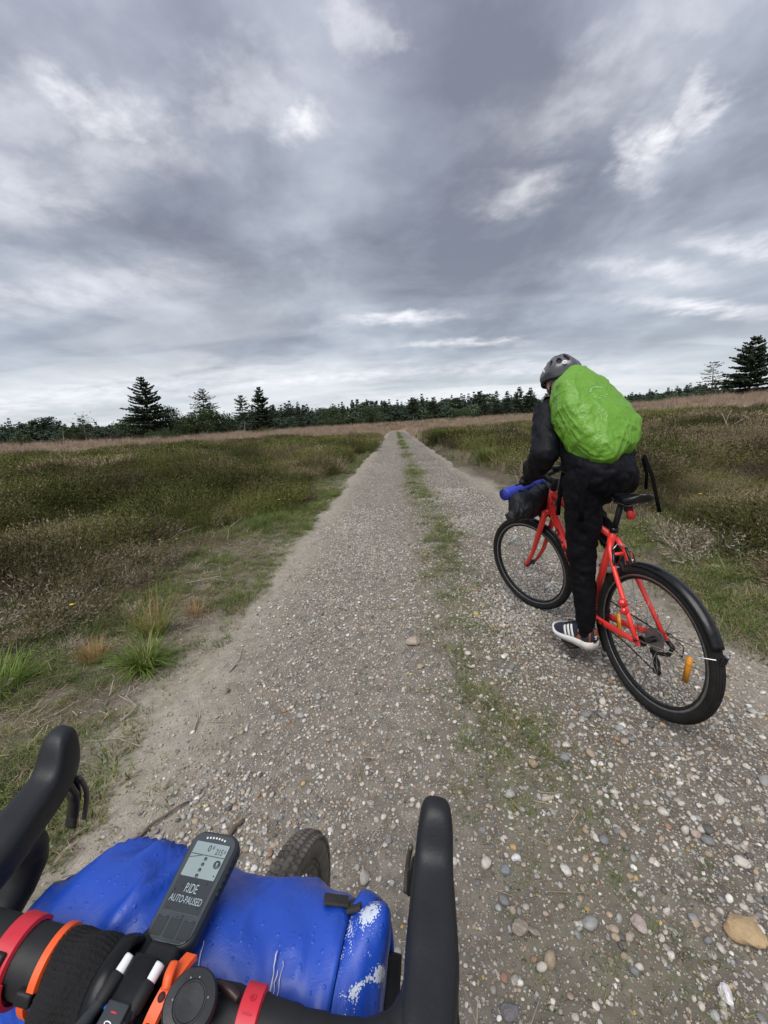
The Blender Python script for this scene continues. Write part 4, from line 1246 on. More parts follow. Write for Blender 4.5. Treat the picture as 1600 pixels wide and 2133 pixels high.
# ================================================================== the red bicycle
red_paint = simple('red_paint', (0.84, 0.046, 0.034), 0.38, 0, 40, 0.06, None, coat=0.35)
blk_gloss = simple('black_gloss', (0.008, 0.0085, 0.010), 0.28, 0, 40, 0.2, spec=.4)
blk_matt = simple('black_matt', (0.008, 0.008, 0.009), 0.6, 0, 40, 0.25, 90, 0.3)
blk_rubber = simple('tyre_rubber', (0.0165, 0.0155, 0.0145), 0.8, 0, 25, 0.45, 220, 0.6, 0.002, spec=.3)
dusty_rubber = simple('dusty_tyre_rubber', (0.135, 0.120, 0.100), 0.9, 0, 30, 0.5, 200, 0.8, 0.003)
alu = simple('brushed_alloy', (0.55, 0.55, 0.55), 0.32, 0.9, 60, 0.12)
steel = simple('dull_steel', (0.30, 0.29, 0.28), 0.45, 0.85, 60, 0.2)
rim_grey = simple('rim_brake_track', (0.30, 0.30, 0.30), 0.4, 0.8, 60, 0.2)
letter_dk = simple('dark_lettering', (0.03, 0.012, 0.014), 0.4)
white_pl = simple('white_plastic', (0.80, 0.80, 0.80), 0.4, 0, 40, 0.05)
def lens_mat(name, col, rough=0.15, trans=0.25):
    m, t, b = new_mat(name)
    b.inputs['Base Color'].default_value = tuple(col) + (1,)
    b.inputs['Roughness'].default_value = rough
    b.inputs['Coat Weight'].default_value = 0.6
    tc = t.add('ShaderNodeTexCoord')
    vo = t.add('ShaderNodeTexVoronoi'); t.link(tc.outputs['Object'], vo.inputs['Vector']); vo.inputs['Scale'].default_value = 180
    bump(t, b, vo.outputs['Distance'], 0.5, 0.003)
    return m
lens_orange = lens_mat('amber_reflector', (0.85, 0.33, 0.01))
lens_clear = lens_mat('clear_reflector', (0.62, 0.66, 0.66), 0.1)
lens_red = lens_mat('red_lens', (0.55, 0.015, 0.012))

BIKE_O = Vector((1.1017, 1.6332, 0.012)); BIKE_HEAD, BIKE_LEAN = 0.1586, 0.0247
_h = Vector((-math.sin(BIKE_HEAD), math.cos(BIKE_HEAD), 0)); _l = Vector((-math.cos(BIKE_HEAD), -math.sin(BIKE_HEAD), 0)); _z = Vector((0, 0, 1))
_bu = math.cos(BIKE_LEAN) * _z + math.sin(BIKE_LEAN) * _l
_bl = math.cos(BIKE_LEAN) * _l - math.sin(BIKE_LEAN) * _z
BIKE_M = Matrix(((_h.x, _bl.x, _bu.x, BIKE_O.x), (_h.y, _bl.y, _bu.y, BIKE_O.y), (_h.z, _bl.z, _bu.z, BIKE_O.z), (0, 0, 0, 1)))
WR = 0.340                                   # tyre outer radius
BB = Vector((0.402, 0, 0.290)); CLU = Vector((0.262, 0, 0.775))
HT0, HT1 = Vector((0.836, 0, 0.775)), Vector((0.800, 0, 0.895))
HUB_R, HUB_F = Vector((0, 0, WR)), Vector((1.052, 0, WR))
STEER = 0.385
AX = (HT1 - HT0).normalized()
STEER_M = Matrix.Translation(HT0) @ Matrix.Rotation(STEER, 4, AX) @ Matrix.Translation(-HT0)

bike = empty('bicycle', BIKE_M)
tag(bike, 'bright red hybrid bicycle with black mudguard, ridden on the track ahead', 'bicycle')

def ring(mb, R0, prof, n=72):
    """profile (dr, dy) swept round the wheel axis (local y)"""
    k = len(prof); vs, fs = [], []
    for i in range(n):
        a = 2 * math.pi * i / n
        for dr, dy in prof: vs.append(((R0 + dr) * math.cos(a), dy, (R0 + dr) * math.sin(a)))
    for i in range(n):
        for j in range(k):
            fs.append((i * k + j, i * k + (j + 1) % k, ((i + 1) % n) * k + (j + 1) % k, ((i + 1) % n) * k + j))
    return mb.raw(vs, fs)

def circle_prof(r, n=12, sx=1.0):
    return [(r * math.cos(2 * math.pi * i / n), sx * r * math.sin(2 * math.pi * i / n)) for i in range(n)]

def make_wheel(parent, name, centre, tw, hubw, flange, refl_mat, refl_angles, spin, rim_mat, knobs=False, tyre_mat=None, spokes=32, M=None):
    root = empty(name, (M if M is not None else Matrix.Identity(4)) @ Matrix.Translation(centre), parent)
    tr = WR - tw
    tyre = ring(MB(), tr, circle_prof(tw, 14, 0.95), 96)
    if knobs:
        k = 120
        for i in range(k):
            for j, (dy, w) in enumerate(((-.017, .010), (-.006, .008), (.006, .008), (.017, .010))):
                a = 2 * math.pi * (i + (0.5 if j % 2 else 0)) / k
                rr = tr + math.sqrt(max(tw * tw - dy * dy, 0)) - .001
                rot = Matrix.Rotation(-a + math.pi / 2, 3, 'Y')
                tyre.box((rr * math.cos(a), dy, rr * math.sin(a)), (.011, w, .006), rot)
    else:
        for dy, hgt in ((-.016, .0012), (-.009, .0016), (0, .0018), (.009, .0016), (.016, .0012)):   # moulded tread ribs
            rr = tr + math.sqrt(max(tw * tw - dy * dy, 0)) - .0008
            ring(tyre, rr, [(0, dy - .003), (hgt, dy - .002), (hgt, dy + .002), (0, dy + .003)], 96)
    tyre.build('tyre', tyre_mat or blk_rubber, root)
    rr = WR - 2 * tw + .004
    rim = ring(MB(), rr, [(0.004, -.012), (0.004, .012), (-.014, .011), (-.022, .006), (-.022, -.006), (-.014, -.011)], 72).build('rim', blk_gloss, root, auto=40)
    ring(MB(), rr, [(0.002, -.0126), (0.002, -.0118), (-.009, -.0112), (-.009, -.0122)], 72).build('brake_track', rim_mat, root)
    ring(MB(), rr, [(0.002, .0126), (0.002, .0118), (-.009, .0112), (-.009, .0122)], 72).build('brake_track', rim_mat, root)
    My = Matrix.Rotation(R(90), 4, 'X')
    MB().lathe([(.008, -hubw), (.010, -hubw * .7), (flange, -hubw * .68), (flange, -hubw * .58), (.014, -hubw * .5), (.014, hubw * .5), (flange, hubw * .58), (flange, hubw * .68), (.010, hubw * .7), (.008, hubw)], My, 18, True).build('hub', blk_gloss, root, auto=40)
    # spokes, laced three-cross; one mesh shared by all
    me = None
    L0 = rr - .02
    for i in range(spokes):
        a = 2 * math.pi * i / spokes + spin
        sd = 1 if i % 2 else -1
        cr = 0.9 if (i // 2) % 2 else -0.9
        p = Vector((flange * .85 * math.cos(a + cr), sd * hubw * .62, flange * .85 * math.sin(a + cr)))
        q = Vector((L0 * math.cos(a), sd * .002, L0 * math.sin(a)))
        if me is None:
            mb = MB(); mb.tube([(0, 0, 0), (0, 0, 1)], 0.0010, 5)
            ob = mb.build('spoke', steel if not knobs else blk_gloss, root); me = ob.data
        else:
            ob = link_mesh('spoke', me, root)
        d = q - p
        ob.matrix_local = Matrix.Translation(p) @ d.to_track_quat('Z', 'Y').to_matrix().to_4x4() @ Matrix.Diagonal((1, 1, d.length, 1))
    for a in refl_angles:
        c = Vector((math.cos(a), 0, math.sin(a)))
        rot = Matrix.Rotation(-a, 3, 'Y')
        mb = MB()
        bm = bmesh.new(); bmesh.ops.create_cube(bm, size=1)
        bmesh.ops.bevel(bm, geom=bm.edges[:], offset=.06, segments=2, affect='EDGES')
        mb.bm(bm, Matrix.Translation(c * (rr * .66)) @ rot.to_4x4() @ Matrix.Diagonal((.023, .010, .125, 1)))
        mb.build('reflector', refl_mat, root)
    return root

rear_wheel = make_wheel(bike, 'rear_wheel', HUB_R, .024, .062, .024, lens_orange, (R(186), R(-10)), .13, rim_grey)
front_wheel = make_wheel(bike, 'front_wheel', HUB_F, .0225, .050, .019, lens_clear, (R(48), R(222)), .31, rim_grey, M=STEER_M)

# ---- frame
fr = empty('frame', Matrix.Identity(4), bike)
def part(name, mb, mat, parent=None, **kw): return mb.build(name, mat, parent or bike, **kw)
MB().tube([BB, BB.lerp(CLU, .5), CLU + (CLU - BB).normalized() * .012], [.0185, .0175, .0165], 16).build('seat_tube', red_paint, fr)
a, b = CLU + Vector((.004, 0, -.025)), HT1 + Vector((.004, 0, -.028))
MB().tube([a, a.lerp(b, .5), b], [.0155, .019, .022], 16, flat=(1.05, .92)).build('top_tube', red_paint, fr)
a, b = BB + Vector((.006, 0, .006)), HT0 + Vector((-.004, 0, .022))
MB().tube([a, a.lerp(b, .5), b], [.024, .027, .025], 16, flat=(1.05, .95)).build('down_tube', red_paint, fr)
MB().tube([HT0 - AX * .004, HT1 + AX * .004], .0235, 18).build('head_tube', red_paint, fr)
for s in (1, -1):
    MB().tube([BB + Vector((-.01, .026 * s, -.005)), (.28, .040 * s, .292), (.16, .046 * s, .308), (.05, .064 * s, .335), (-.002, .067 * s, .343)], [.016, .0145, .0135, .012, .011], 12, flat=(1.25, .8)).build('chain_stay', red_paint, fr)
    MB().tube([CLU + Vector((.002, .015 * s, -.03)), (.235, .036 * s, .695), (.19, .046 * s, .620), (.06, .062 * s, .435), (.004, .067 * s, .352)], [.012, .0115, .011, .0105, .0105], 12).build('seat_stay', red_paint, fr)
    MB().box((-.002, .068 * s, .347), (.030, .006, .042), Matrix.Rotation(.5, 3, 'Y'), .002).build('dropout', red_paint, fr)
MB().tube([(.222, -.038, .675), (.222, .038, .675)], .008, 10).build('stay_bridge', red_paint, fr)
MB().lathe([(.021, -.036), (.021, .036)], Matrix.Translation(BB) @ Matrix.Rotation(R(90), 4, 'X'), 18, True).build('bottom_bracket', red_paint, fr, auto=40)
MB().box((.375, 0, .335), (.03, .03, .012), None, .003).build('bridge_plate', steel, fr)
# dark block lettering on the left of the down tube
dt0, dt1 = BB + Vector((.006, 0, .006)), HT0 + Vector((-.004, 0, .022))
dd_ = (dt1 - dt0).normalized(); dn = Vector((0, 1, 0)); dv = dn.cross(dd_)
let = empty('lettering', Matrix.Identity(4), fr)
def glyph(u0, boxes):
    mb = MB()
    for (u, v, w, hh) in boxes:
        c = dt0 + dd_ * (u0 + u) + dv * v + dn * .0262
        M3 = Matrix((dd_, dv, dn)).transposed()
        mb.box(c, (w, hh, .003), M3)
    mb.build('letter', letter_dk, let, smooth=False)
glyph(.455, [(0, 0, .006, .034), (.03, 0, .006, .034), (.015, .014, .036, .006), (.015, -.014, .036, .006)])
glyph(.400, [(0, 0, .007, .034), (.015, .014, .032, .006), (.014, 0, .026, .006)])
glyph(.345, [(0, 0, .007, .034), (.015, .014, .032, .006), (.015, -.014, .032, .006), (.013, 0, .024, .006)])
glyph(.290, [(0, 0, .007, .034), (.03, 0, .007, .034), (.015, -.014, .034, .006)])
# dark badge on the chain stay
MB().box((.262, .0545, .2945), (.050, .002, .020), Matrix.Rotation(.05, 3, 'Y'), .0006).build('chain_stay_badge', letter_dk, fr)
MB().box((.258, .056, .2955), (.022, .0015, .007), Matrix.Rotation(.05, 3, 'Y'), .0005).build('badge_window', red_paint, fr)

# ---- fork and steering, all turned with the bars
fk = empty('fork', STEER_M, bike)
CR = HT0 - AX * .018
MB().tube([CR + Vector((0, -.045, 0)), CR, CR + Vector((0, .045, 0))], [.018, .022, .018], 14).build('crown', red_paint, fk)
for s in (1, -1):
    MB().tube([CR + Vector((0, .044 * s, .012)), CR + Vector((.014, .053 * s, -.05)), (.915, .055 * s, .565), (.965, .055 * s, .455), (1.018, .053 * s, .375), (1.05, .052 * s, WR)], [.0165, .0175, .0155, .013, .0115, .0105], 12, flat=(1.0, 1.15)).build('blade', red_paint, fk)
    MB().tube([(1.05, .046 * s, WR), (1.05, .066 * s, WR)], .009, 10).build('axle_nut', alu, fk)
    MB().tube([CR + Vector((-.028 + .06, .040 * s, -.06)), CR + Vector((.05, .036 * s, -.02)), CR + Vector((.040, .030 * s, .035))], [.008, .008, .006], 8).build('brake_arm', blk_gloss, fk)
    MB().box(CR + Vector((.045, .024 * s, -.045)), (.05, .012, .012), Matrix.Rotation(.9, 3, 'Y'), .003).build('brake_pad', blk_rubber, fk)
MB().tube([(1.052, .05, WR), (1.052, .070, WR), (1.03, .078, WR + .004), (1.0, .078, WR + .012)], [.006, .006, .005, .004], 8).build('quick_release', steel, fk)
MB().tube([CR + Vector((.04, -.03, .036)), CR + Vector((.052, 0, .042)), CR + Vector((.04, .03, .036))], .003, 6).build('brake_noodle', alu, fk)
# front mudguard, short, behind the crown
vs, fs = [], []
for i in range(15):
    a = R(84 + 78 * i / 14)
    for j in range(7):
        w = (j - 3) / 3
        rr = WR + .014 - .010 * w * w
        vs.append((HUB_F.x + rr * math.cos(a), w * .027, HUB_F.z + rr * math.sin(a)))
for i in range(14):
    for j in range(6): fs.append((i * 7 + j, i * 7 + j + 1, i * 7 + j + 8, i * 7 + j + 7))
ob = MB().raw(vs, fs).build('front_mudguard', blk_gloss, fk); md = ob.modifiers.new('thick', 'SOLIDIFY'); md.thickness = .003
STEM = HT1 + AX * .055
BAR = STEM + Vector((.075, 0, .035))
MB().tube([HT1 + AX * .004, HT1 + AX * .075], .019, 14).build('steerer_spacers', blk_matt, fk)
MB().tube([STEM, BAR], [.019, .017], 12).build('stem', blk_matt, fk)
hb = empty('handlebar', STEER_M, bike)
barp = [BAR + Vector((-.048, .250, .029)), BAR + Vector((-.028, .13, .021)), BAR + Vector((-.004, .06, .004)), BAR, BAR + Vector((-.004, -.06, .004)), BAR + Vector((-.028, -.13, .021)), BAR + Vector((-.048, -.250, .029))]
MB().tube(barp, .0125, 12).build('bar', blk_matt, hb)
for s in (1, -1):
    g0, g1 = BAR + Vector((-.030, .130 * s, .022)), BAR + Vector((-.046, .245 * s, .0285))
    MB().tube([g0, g0.lerp(g1, .1), g0.lerp(g1, .9), g1], [.017, .0165, .0168, .018], 14).build('grip', blk_rubber, hb)
    MB().tube([BAR + Vector((-.022, .100 * s, .016)), BAR + Vector((.018, .110 * s, .005)), BAR + Vector((.034, .140 * s, -.002)), BAR + Vector((.020, .225 * s, .0))], [.012, .010, .007, .006], 8).build('brake_lever', alu if s < 0 else blk_gloss, hb)
    MB().box(BAR + Vector((-.022, .090 * s, .032)), (.05, .036, .028), None, .008).build('shifter', blk_gloss, hb)
    MB().tube([BAR + Vector((-.01, .09 * s, .02)), BAR + Vector((.06, .08 * s, .02)), BAR + Vector((.06, .04 * s, -.03)), HT1 + Vector((.03, .02 * s, -.03))], .0027, 6).build('cable', blk_matt, hb)
MB().box(BAR + Vector((.012, .045, .034)), (.055, .05, .026), None, .008).build('bar_gadget', blk_gloss, hb)

# ---- saddle, post, seat light
sp_dir = (CLU - BB).normalized()
sp_top = CLU + sp_dir * .165
part('seat_post', MB().tube([CLU, sp_top], .0136, 14), blk_matt)
part('seat_clamp', MB().tube([CLU + sp_dir * .004, CLU + sp_dir * .026], .0205, 16), blk_gloss)
def saddle_mesh():
    ns, nw = 34, 20
    vs, fs = [], []
    for i in range(ns):
        u = i / (ns - 1)                                   # 0 tail, 1 nose
        f = .078 + .255 * u
        wv = .050 * (1 - float(sst(.15, .60, u))) + .022
        wv *= math.sqrt(max(0.0, 1 - max(0, (.16 - u) / .165) ** 2)) * math.sqrt(max(.02, 1 - max(0, (u - .90) / .103) ** 2))
        wv = max(wv, .002)
        top = .984 - .010 * math.sin(math.pi * min(1, u * 1.2)) + .010 * (1 - u) ** 2
        th = (.030 + .014 * (1 - u)) * math.sqrt(max(.02, 1 - max(0, (.08 - u) / .083) ** 2)) * math.sqrt(max(.05, 1 - max(0, (u - .92) / .083) ** 2))
        for j in range(nw):
            a = 2 * math.pi * j / nw
            cx, cz = math.cos(a), math.sin(a)
            yy = math.copysign(abs(cx) ** .75, cx) * wv
            zz = top - th * .5 + math.copysign(abs(cz) ** .8, cz) * th * .5
            if cz > 0 and u < .75: zz -= .006 * math.exp(-(yy / .010) ** 2)
            vs.append((f, yy, zz))
    for i in range(ns - 1):
        for j in range(nw): fs.append((i * nw + j, i * nw + (j + 1) % nw, (i + 1) * nw + (j + 1) % nw, (i + 1) * nw + j))
    fs.append(tuple(range(nw - 1, -1, -1))); fs.append(tuple((ns - 1) * nw + j for j in range(nw)))
    return MB().raw(vs, fs)
sad = part('saddle', saddle_mesh(), blk_gloss)
for s in (1, -1): MB().tube([(.09, .022 * s, .950), (.15, .022 * s, .930), (.23, .022 * s, .932), (.29, .010 * s, .958)], .0036, 8).build('rail', steel, sad)
MB().box(sp_top + Vector((0, 0, .004)), (.05, .05, .026), None, .006).build('rail_clamp', blk_gloss, sad)
tl = part('tail_light', MB().lathe([(.0005, .016), (.012, .015), (.019, .008), (.021, 0), (.019, -.012), (.0005, -.013)], Matrix.Translation((.140, .010, .893)) @ Matrix.Rotation(R(-80), 4, 'Y') @ Matrix.Diagonal((1.25, .9, 1, 1)), 20), lens_red)
MB().box((.162, .008, .915), (.03, .026, .035), None, .006).build('bracket', blk_matt, tl)
# ---- small round red reflectors clamped to the left seat stay
rl = part('stay_reflector', MB().lathe([(.0005, .012), (.016, .010), (.020, .004), (.020, -.004), (.0005, -.005)], Matrix.Translation((.088, .072, .490)) @ Matrix.Rotation(R(-60), 4, 'Y') @ Matrix.Rotation(R(-25), 4, 'X'), 18), lens_red)
MB().lathe([(.0005, .012), (.014, .010), (.018, .004), (.018, -.004), (.0005, -.005)], Matrix.Translation((.074, .074, .456)) @ Matrix.Rotation(R(-60), 4, 'Y') @ Matrix.Rotation(R(-25), 4, 'X'), 18).build('lower_lens', lens_red, rl)
MB().box((.100, .066, .482), (.026, .02, .024), Matrix.Rotation(.9, 3, 'Y'), .004).build('clamp', blk_matt, rl)

# ---- rear mudguard
def guard(a0, a1, name, w0=.027, lift=.013):
    vs, fs = [], []; n, m = 34, 9
    for i in range(n):
        a = R(a0 + (a1 - a0) * i / (n - 1))
        for j in range(m):
            w = (j - (m - 1) / 2) / ((m - 1) / 2)
            rr = WR + lift - .015 * w * w
            vs.append((rr * math.cos(a), w * w0, WR + rr * math.sin(a)))
    for i in range(n - 1):
        for j in range(m - 1): fs.append((i * m + j, i * m + j + 1, (i + 1) * m + j + 1, (i + 1) * m + j))
    ob = MB().raw(vs, fs).build(name, blk_gloss, bike)
    md = ob.modifiers.new('thick', 'SOLIDIFY'); md.thickness = .003
    return ob
mg = guard(72, 156, 'rear_mudguard')
guard(-40, -8, 'mudguard_front_flap', .026, .014)
MB().lathe([(.0005, .003), (.006, .002), (.006, -.002)], Matrix.Translation((.333, .022, .278)) @ Matrix.Rotation(R(-90), 4, 'X'), 10).build('flap_bolt', alu, bike)
MB().box((-.340, .004, .455), (.006, .024, .05), Matrix.Rotation(-.25, 3, 'Y'), .003).build('tail_flap', blk_rubber, mg)
MB().box((-.352, .010, .478), (.012, .012, .010), Matrix.Rotation(-.25, 3, 'Y'), .002).build('stay_bolt', alu, mg)
for s in (1, -1):
    MB().tube([(-.006, .074 * s, .356), (-.18, .060 * s, .395), (-.332, .031 * s, .455)], .0024, 8).build('mudguard_stay', alu, bike)
    MB().tube([(-.006, .074 * s, .356), (-.004, .085 * s, .352)], .006, 8).build('stay_screw', blk_matt, bike)
    MB().tube([(.180, .050 * s, .600), (.196, .044 * s, .640), (.215, .034 * s, .705)], [.009, .008, .006], 8).build('rear_brake_arm', blk_gloss, bike)
    MB().box((.165, .022 * s, .632), (.05, .012, .012), Matrix.Rotation(-.9, 3, 'Y'), .003).build('rear_brake_pad', blk_rubber, bike)
MB().tube([(.215, -.034, .705), (.232, 0, .722), (.215, .034, .705)], .003, 6).build('brake_noodle', alu, bike)
MB().tube([HT1 + Vector((-.03, .024, -.035)), CLU + Vector((.06, .022, -.05)), CLU + Vector((0, .026, -.07)), (.225, .03, .71)], .0026, 6).build('brake_cable', blk_matt, bike)

# ---- drivetrain (right side)
cs = empty('drivetrain', Matrix.Identity(4), bike)
My = Matrix.Rotation(R(90), 4, 'X')
for k in range(8):
    r = .052 - .004 * k
    n = 22 - k
    bm = bmesh.new()
    vs = []
    prof = []
    for i in range(n * 2):
        a = 2 * math.pi * i / (n * 2); rr = r * (1.03 if i % 2 else .94); prof.append((rr * math.cos(a), rr * math.sin(a)))
    y0 = -.022 - .0042 * k
    m = len(prof)
    V_ = [(px, y0, WR + pz) for px, pz in prof] + [(px, y0 - .0016, WR + pz) for px, pz in prof]
    F_ = [tuple(range(m)), tuple(range(2 * m - 1, m - 1, -1))] + [(i, (i + 1) % m, m + (i + 1) % m, m + i) for i in range(m)]
    MB().raw(V_, F_).build('sprocket', steel, cs, smooth=False)
m = 88; prof = [((.082 if i % 2 else .078) * math.cos(2 * math.pi * i / m), (.082 if i % 2 else .078) * math.sin(2 * math.pi * i / m)) for i in range(m)]
V_ = [(BB.x + p, -.048, BB.z + q) for p, q in prof] + [(BB.x + p, -.051, BB.z + q) for p, q in prof]
V_ += [(BB.x + p * .74, -.048, BB.z + q * .74) for p, q in prof] + [(BB.x + p * .74, -.051, BB.z + q * .74) for p, q in prof]
F_ = []
for i in range(m):
    j = (i + 1) % m
    F_ += [(i, j, m + j, m + i), (2 * m + j, 2 * m + i, 3 * m + i, 3 * m + j), (j, i, 2 * m + i, 2 * m + j), (m + i, m + j, 3 * m + j, 3 * m + i)]
MB().raw(V_, F_).build('chainring', blk_gloss, cs, smooth=False)
ch = [(.01, -.037, WR + .036), (.2, -.043, .372), (BB.x, -.0495, BB.z + .083), (BB.x + .06, -.0495, BB.z + .058), (BB.x + .083, -.0495, BB.z), (BB.x + .058, -.0495, BB.z - .06), (BB.x, -.0495, BB.z - .083), (.2, -.044, .20), (.02, -.038, .175), (-.01, -.038, .165), (-.03, -.038, .18), (-.018, -.038, .235), (.022, -.038, .268), (.03, -.037, .30), (-.03, -.037, WR - .02), (-.034, -.037, WR + .018)]
MB().tube(ch, .0036, 6, closed=True, flat=(1.2, .8)).build('chain', blk_matt, cs)
rd = empty('derailleur', Matrix.Identity(4), bike)
MB().tube([(-.004, -.075, .335), (-.035, -.085, .305), (-.030, -.070, .270), (.005, -.045, .262)], [.010, .011, .011, .009], 8).build('body', blk_gloss, rd)
MB().box((.002, -.040, .215), (.030, .006, .11), Matrix.Rotation(.25, 3, 'Y'), .003).build('cage', blk_matt, rd)
for c in ((.020, -.038, .266), (-.006, -.038, .180)):
    MB().lathe([(.003, -.004), (.016, -.004), (.016, .004), (.003, .004)], Matrix.Translation(c) @ My, 14).build('jockey_wheel', blk_matt, rd)
MB().tube([(-.035, -.085, .305), (-.085, -.083, .29), (-.095, -.078, .345), (-.03, -.075, .37), (.05, -.066, .36)], .0026, 6).build('gear_cable', blk_matt, rd)
PED_A = R(-96)                                             # left crank angle
CRK = .170
PL_ = BB + Vector((math.cos(PED_A) * CRK, 0, math.sin(PED_A) * CRK)); PR_ = BB - Vector((math.cos(PED_A) * CRK, 0, math.sin(PED_A) * CRK))
for s, P in ((1, PL_), (-1, PR_)):
    ck = part('crank_arm', MB().tube([BB + Vector((0, .062 * s, 0)), BB.lerp(P, .5) + Vector((0, .066 * s, 0)), P + Vector((0, .070 * s, 0))], [.016, .012, .013], 10, flat=(1.1, .7)), blk_matt)
    pd = part('pedal', MB().box(P + Vector((0, .122 * s, 0)), (.095, .085, .018), None, .005), blk_matt)
    MB().tube([P + Vector((0, .066 * s, 0)), P + Vector((0, .10 * s, 0))], .007, 8).build('axle', steel, pd)

# ================================================================== bags on the red bicycle's bars
cloth_dk = simple('dark_grey_bag_cloth', (0.011, 0.012, 0.016), 0.55, 0, 12, 0.25, 30, 0.7, 0.02)
cloth_grey = simple('grey_bag_end_cloth', (0.075, 0.085, 0.09), 0.6, 0, 12, 0.25, 30, 0.5, 0.02)
cloth_blue_roll = simple('blue_mat_foam', (0.035, 0.055, 0.42), 0.55, 0, 12, 0.15, 40, 0.4, 0.01)
def crumpled_roll(name, p, q, r, mat, M, amp=.010, seed=0, n=28, m=30, pinch=0.25, ends=True):
    p, q = Vector(p), Vector(q); t = (q - p).normalized(); u = t.orthogonal().normalized(); w = t.cross(u)
    vs, fs = [], []
    for i in range(m + 1):
        s = i / m
        e = min(s, 1 - s) * 2
        rr = r * (1 - pinch * (1 - min(1, e / .22)) ** 2)
        c = p.lerp(q, s)
        for j in range(n):
            a = 2 * math.pi * j / n
            k = (float(fbm(math.cos(a) * 2.1 + s * 5 + seed, math.sin(a) * 2.1 + seed * .7, 200 + seed, 4)) - .5) * 2 * amp + .35 * amp * math.sin(a * 3 + s * 9 + seed)
            vs.append(c + (u * math.cos(a) + w * math.sin(a)) * (rr + k))
    for i in range(m):
        for j in range(n): fs.append((i * n + j, i * n + (j + 1) % n, (i + 1) * n + (j + 1) % n, (i + 1) * n + j))
    fs.append(tuple(range(n - 1, -1, -1))); fs.append(tuple(m * n + j for j in range(n)))
    return MB().raw(vs, fs), vs
BM = BIKE_M @ STEER_M
bagM = BM
root = empty('handlebar_bag', bagM)
tag(root, 'dark grey roll bag strapped under the red bicycle handlebar', 'bag')
bc = BAR + Vector((.070, 0, -.155))
mbag, _ = crumpled_roll('b', bc + Vector((0, .205, -.012)), bc + Vector((0, -.205, 0)), .088, None, None, .016, 3, 30, 34, .30)
mbag.build('sack', cloth_dk, root)
mbag, _ = crumpled_roll('b', bc + Vector((.004, .216, -.012)), bc + Vector((-.01, .186, -.02)), .064, None, None, .02, 9, 24, 8, .5)
mbag.build('gathered_end', cloth_dk, root)
mbag, _ = crumpled_roll('b', bc + Vector((0, -.20, 0)), bc + Vector((-.005, -.245, 0)), .085, None, None, .010, 5, 24, 8, .45)
mbag.build('end_panel', cloth_grey, root)
mbag, _ = crumpled_roll('b', bc + Vector((-.05, -.045, .045)), bc + Vector((-.085, -.125, .030)), .062, None, None, .010, 6, 24, 14, .5)
mbag.build('grey_pouch', cloth_grey, root)
mbag, _ = crumpled_roll('b', bc + Vector((.01, .250, -.052)), bc + Vector((.0, .02, -.05)), .038, None, None, .012, 7, 20, 16, .2)
mbag.build('lower_fold', cloth_dk, root)
for yy in (.12, -.08):
    mb = MB()
    ringp = [bc + Vector((math.cos(a) * .093, yy, math.sin(a) * .095)) for a in [2 * math.pi * i / 28 for i in range(28)]]
    mb.tube(ringp, .006, 6, closed=True, flat=(.4, 1.8)).build('strap', blk_matt, root)
root = empty('sleeping_mat', bagM)
tag(root, 'blue rolled mat on top of the dark handlebar bag of the red bicycle', 'roll')
mc = bc + Vector((.060, 0, .078))
mm_, _ = crumpled_roll('b', mc + Vector((.012, .215, 0)), mc + Vector((0, -.16, .004)), .039, None, None, .003, 8, 24, 20, .08)
mm_.build('roll', cloth_blue_roll, root)
sp = [mc + Vector((.012 , .216, 0)) + Vector((math.cos(a), 0, math.sin(a))) * (.006 + .0021 * a) for a in [i * .35 for i in range(48)]]
MB().tube(sp, .0022, 5).build('spiral_edge', simple('blue_mat_edge', (0.012, 0.018, 0.12), .7), root)
# ================================================================== the cyclist
skin = simple('skin', (0.50, 0.27, 0.20), 0.5, 0, 30, 0.18, 120, 0.2)
hair_m = simple('grey_hair', (0.38, 0.33, 0.29), 0.6, 0, 90, 0.4, 150, 0.7)
jacket_m = simple('black_rain_jacket', (0.0060, 0.0063, 0.0092), 0.62, 0, 6, 0.22, 18, 0.35, 0.02, spec=.18)
pants_m = simple('black_trousers', (0.0040, 0.0041, 0.0060), 0.70, 0, 6, 0.25, 20, 0.35, 0.02, spec=.13)
glove_m = simple('dark_glove', (0.016, 0.016, 0.018), 0.7, 0, 30, 0.3, 80, 0.5)

def remesh(o, vox, smooth=6, disp=None):
    md = o.modifiers.new('one_skin', 'REMESH'); md.mode = 'VOXEL'; md.voxel_size = vox; md.use_smooth_shade = True
    md = o.modifiers.new('soften', 'SMOOTH'); md.factor = 0.5; md.iterations = smooth
    for i, (sc, st, kind) in enumerate(disp or []):
        tx = bpy.data.textures.new(o.name + '_folds%d' % i, kind)
        if kind == 'CLOUDS': tx.noise_scale = sc; tx.noise_depth = 2
        if kind == 'MARBLE': tx.noise_scale = sc; tx.turbulence = 9; tx.noise_depth = 2; tx.marble_type = 'SHARP'
        if kind == 'STUCCI': tx.noise_scale = sc; tx.turbulence = 8
        md = o.modifiers.new('folds', 'DISPLACE'); md.texture = tx; md.strength = st; md.mid_level = 0.5; md.texture_coords = 'LOCAL'
    return o

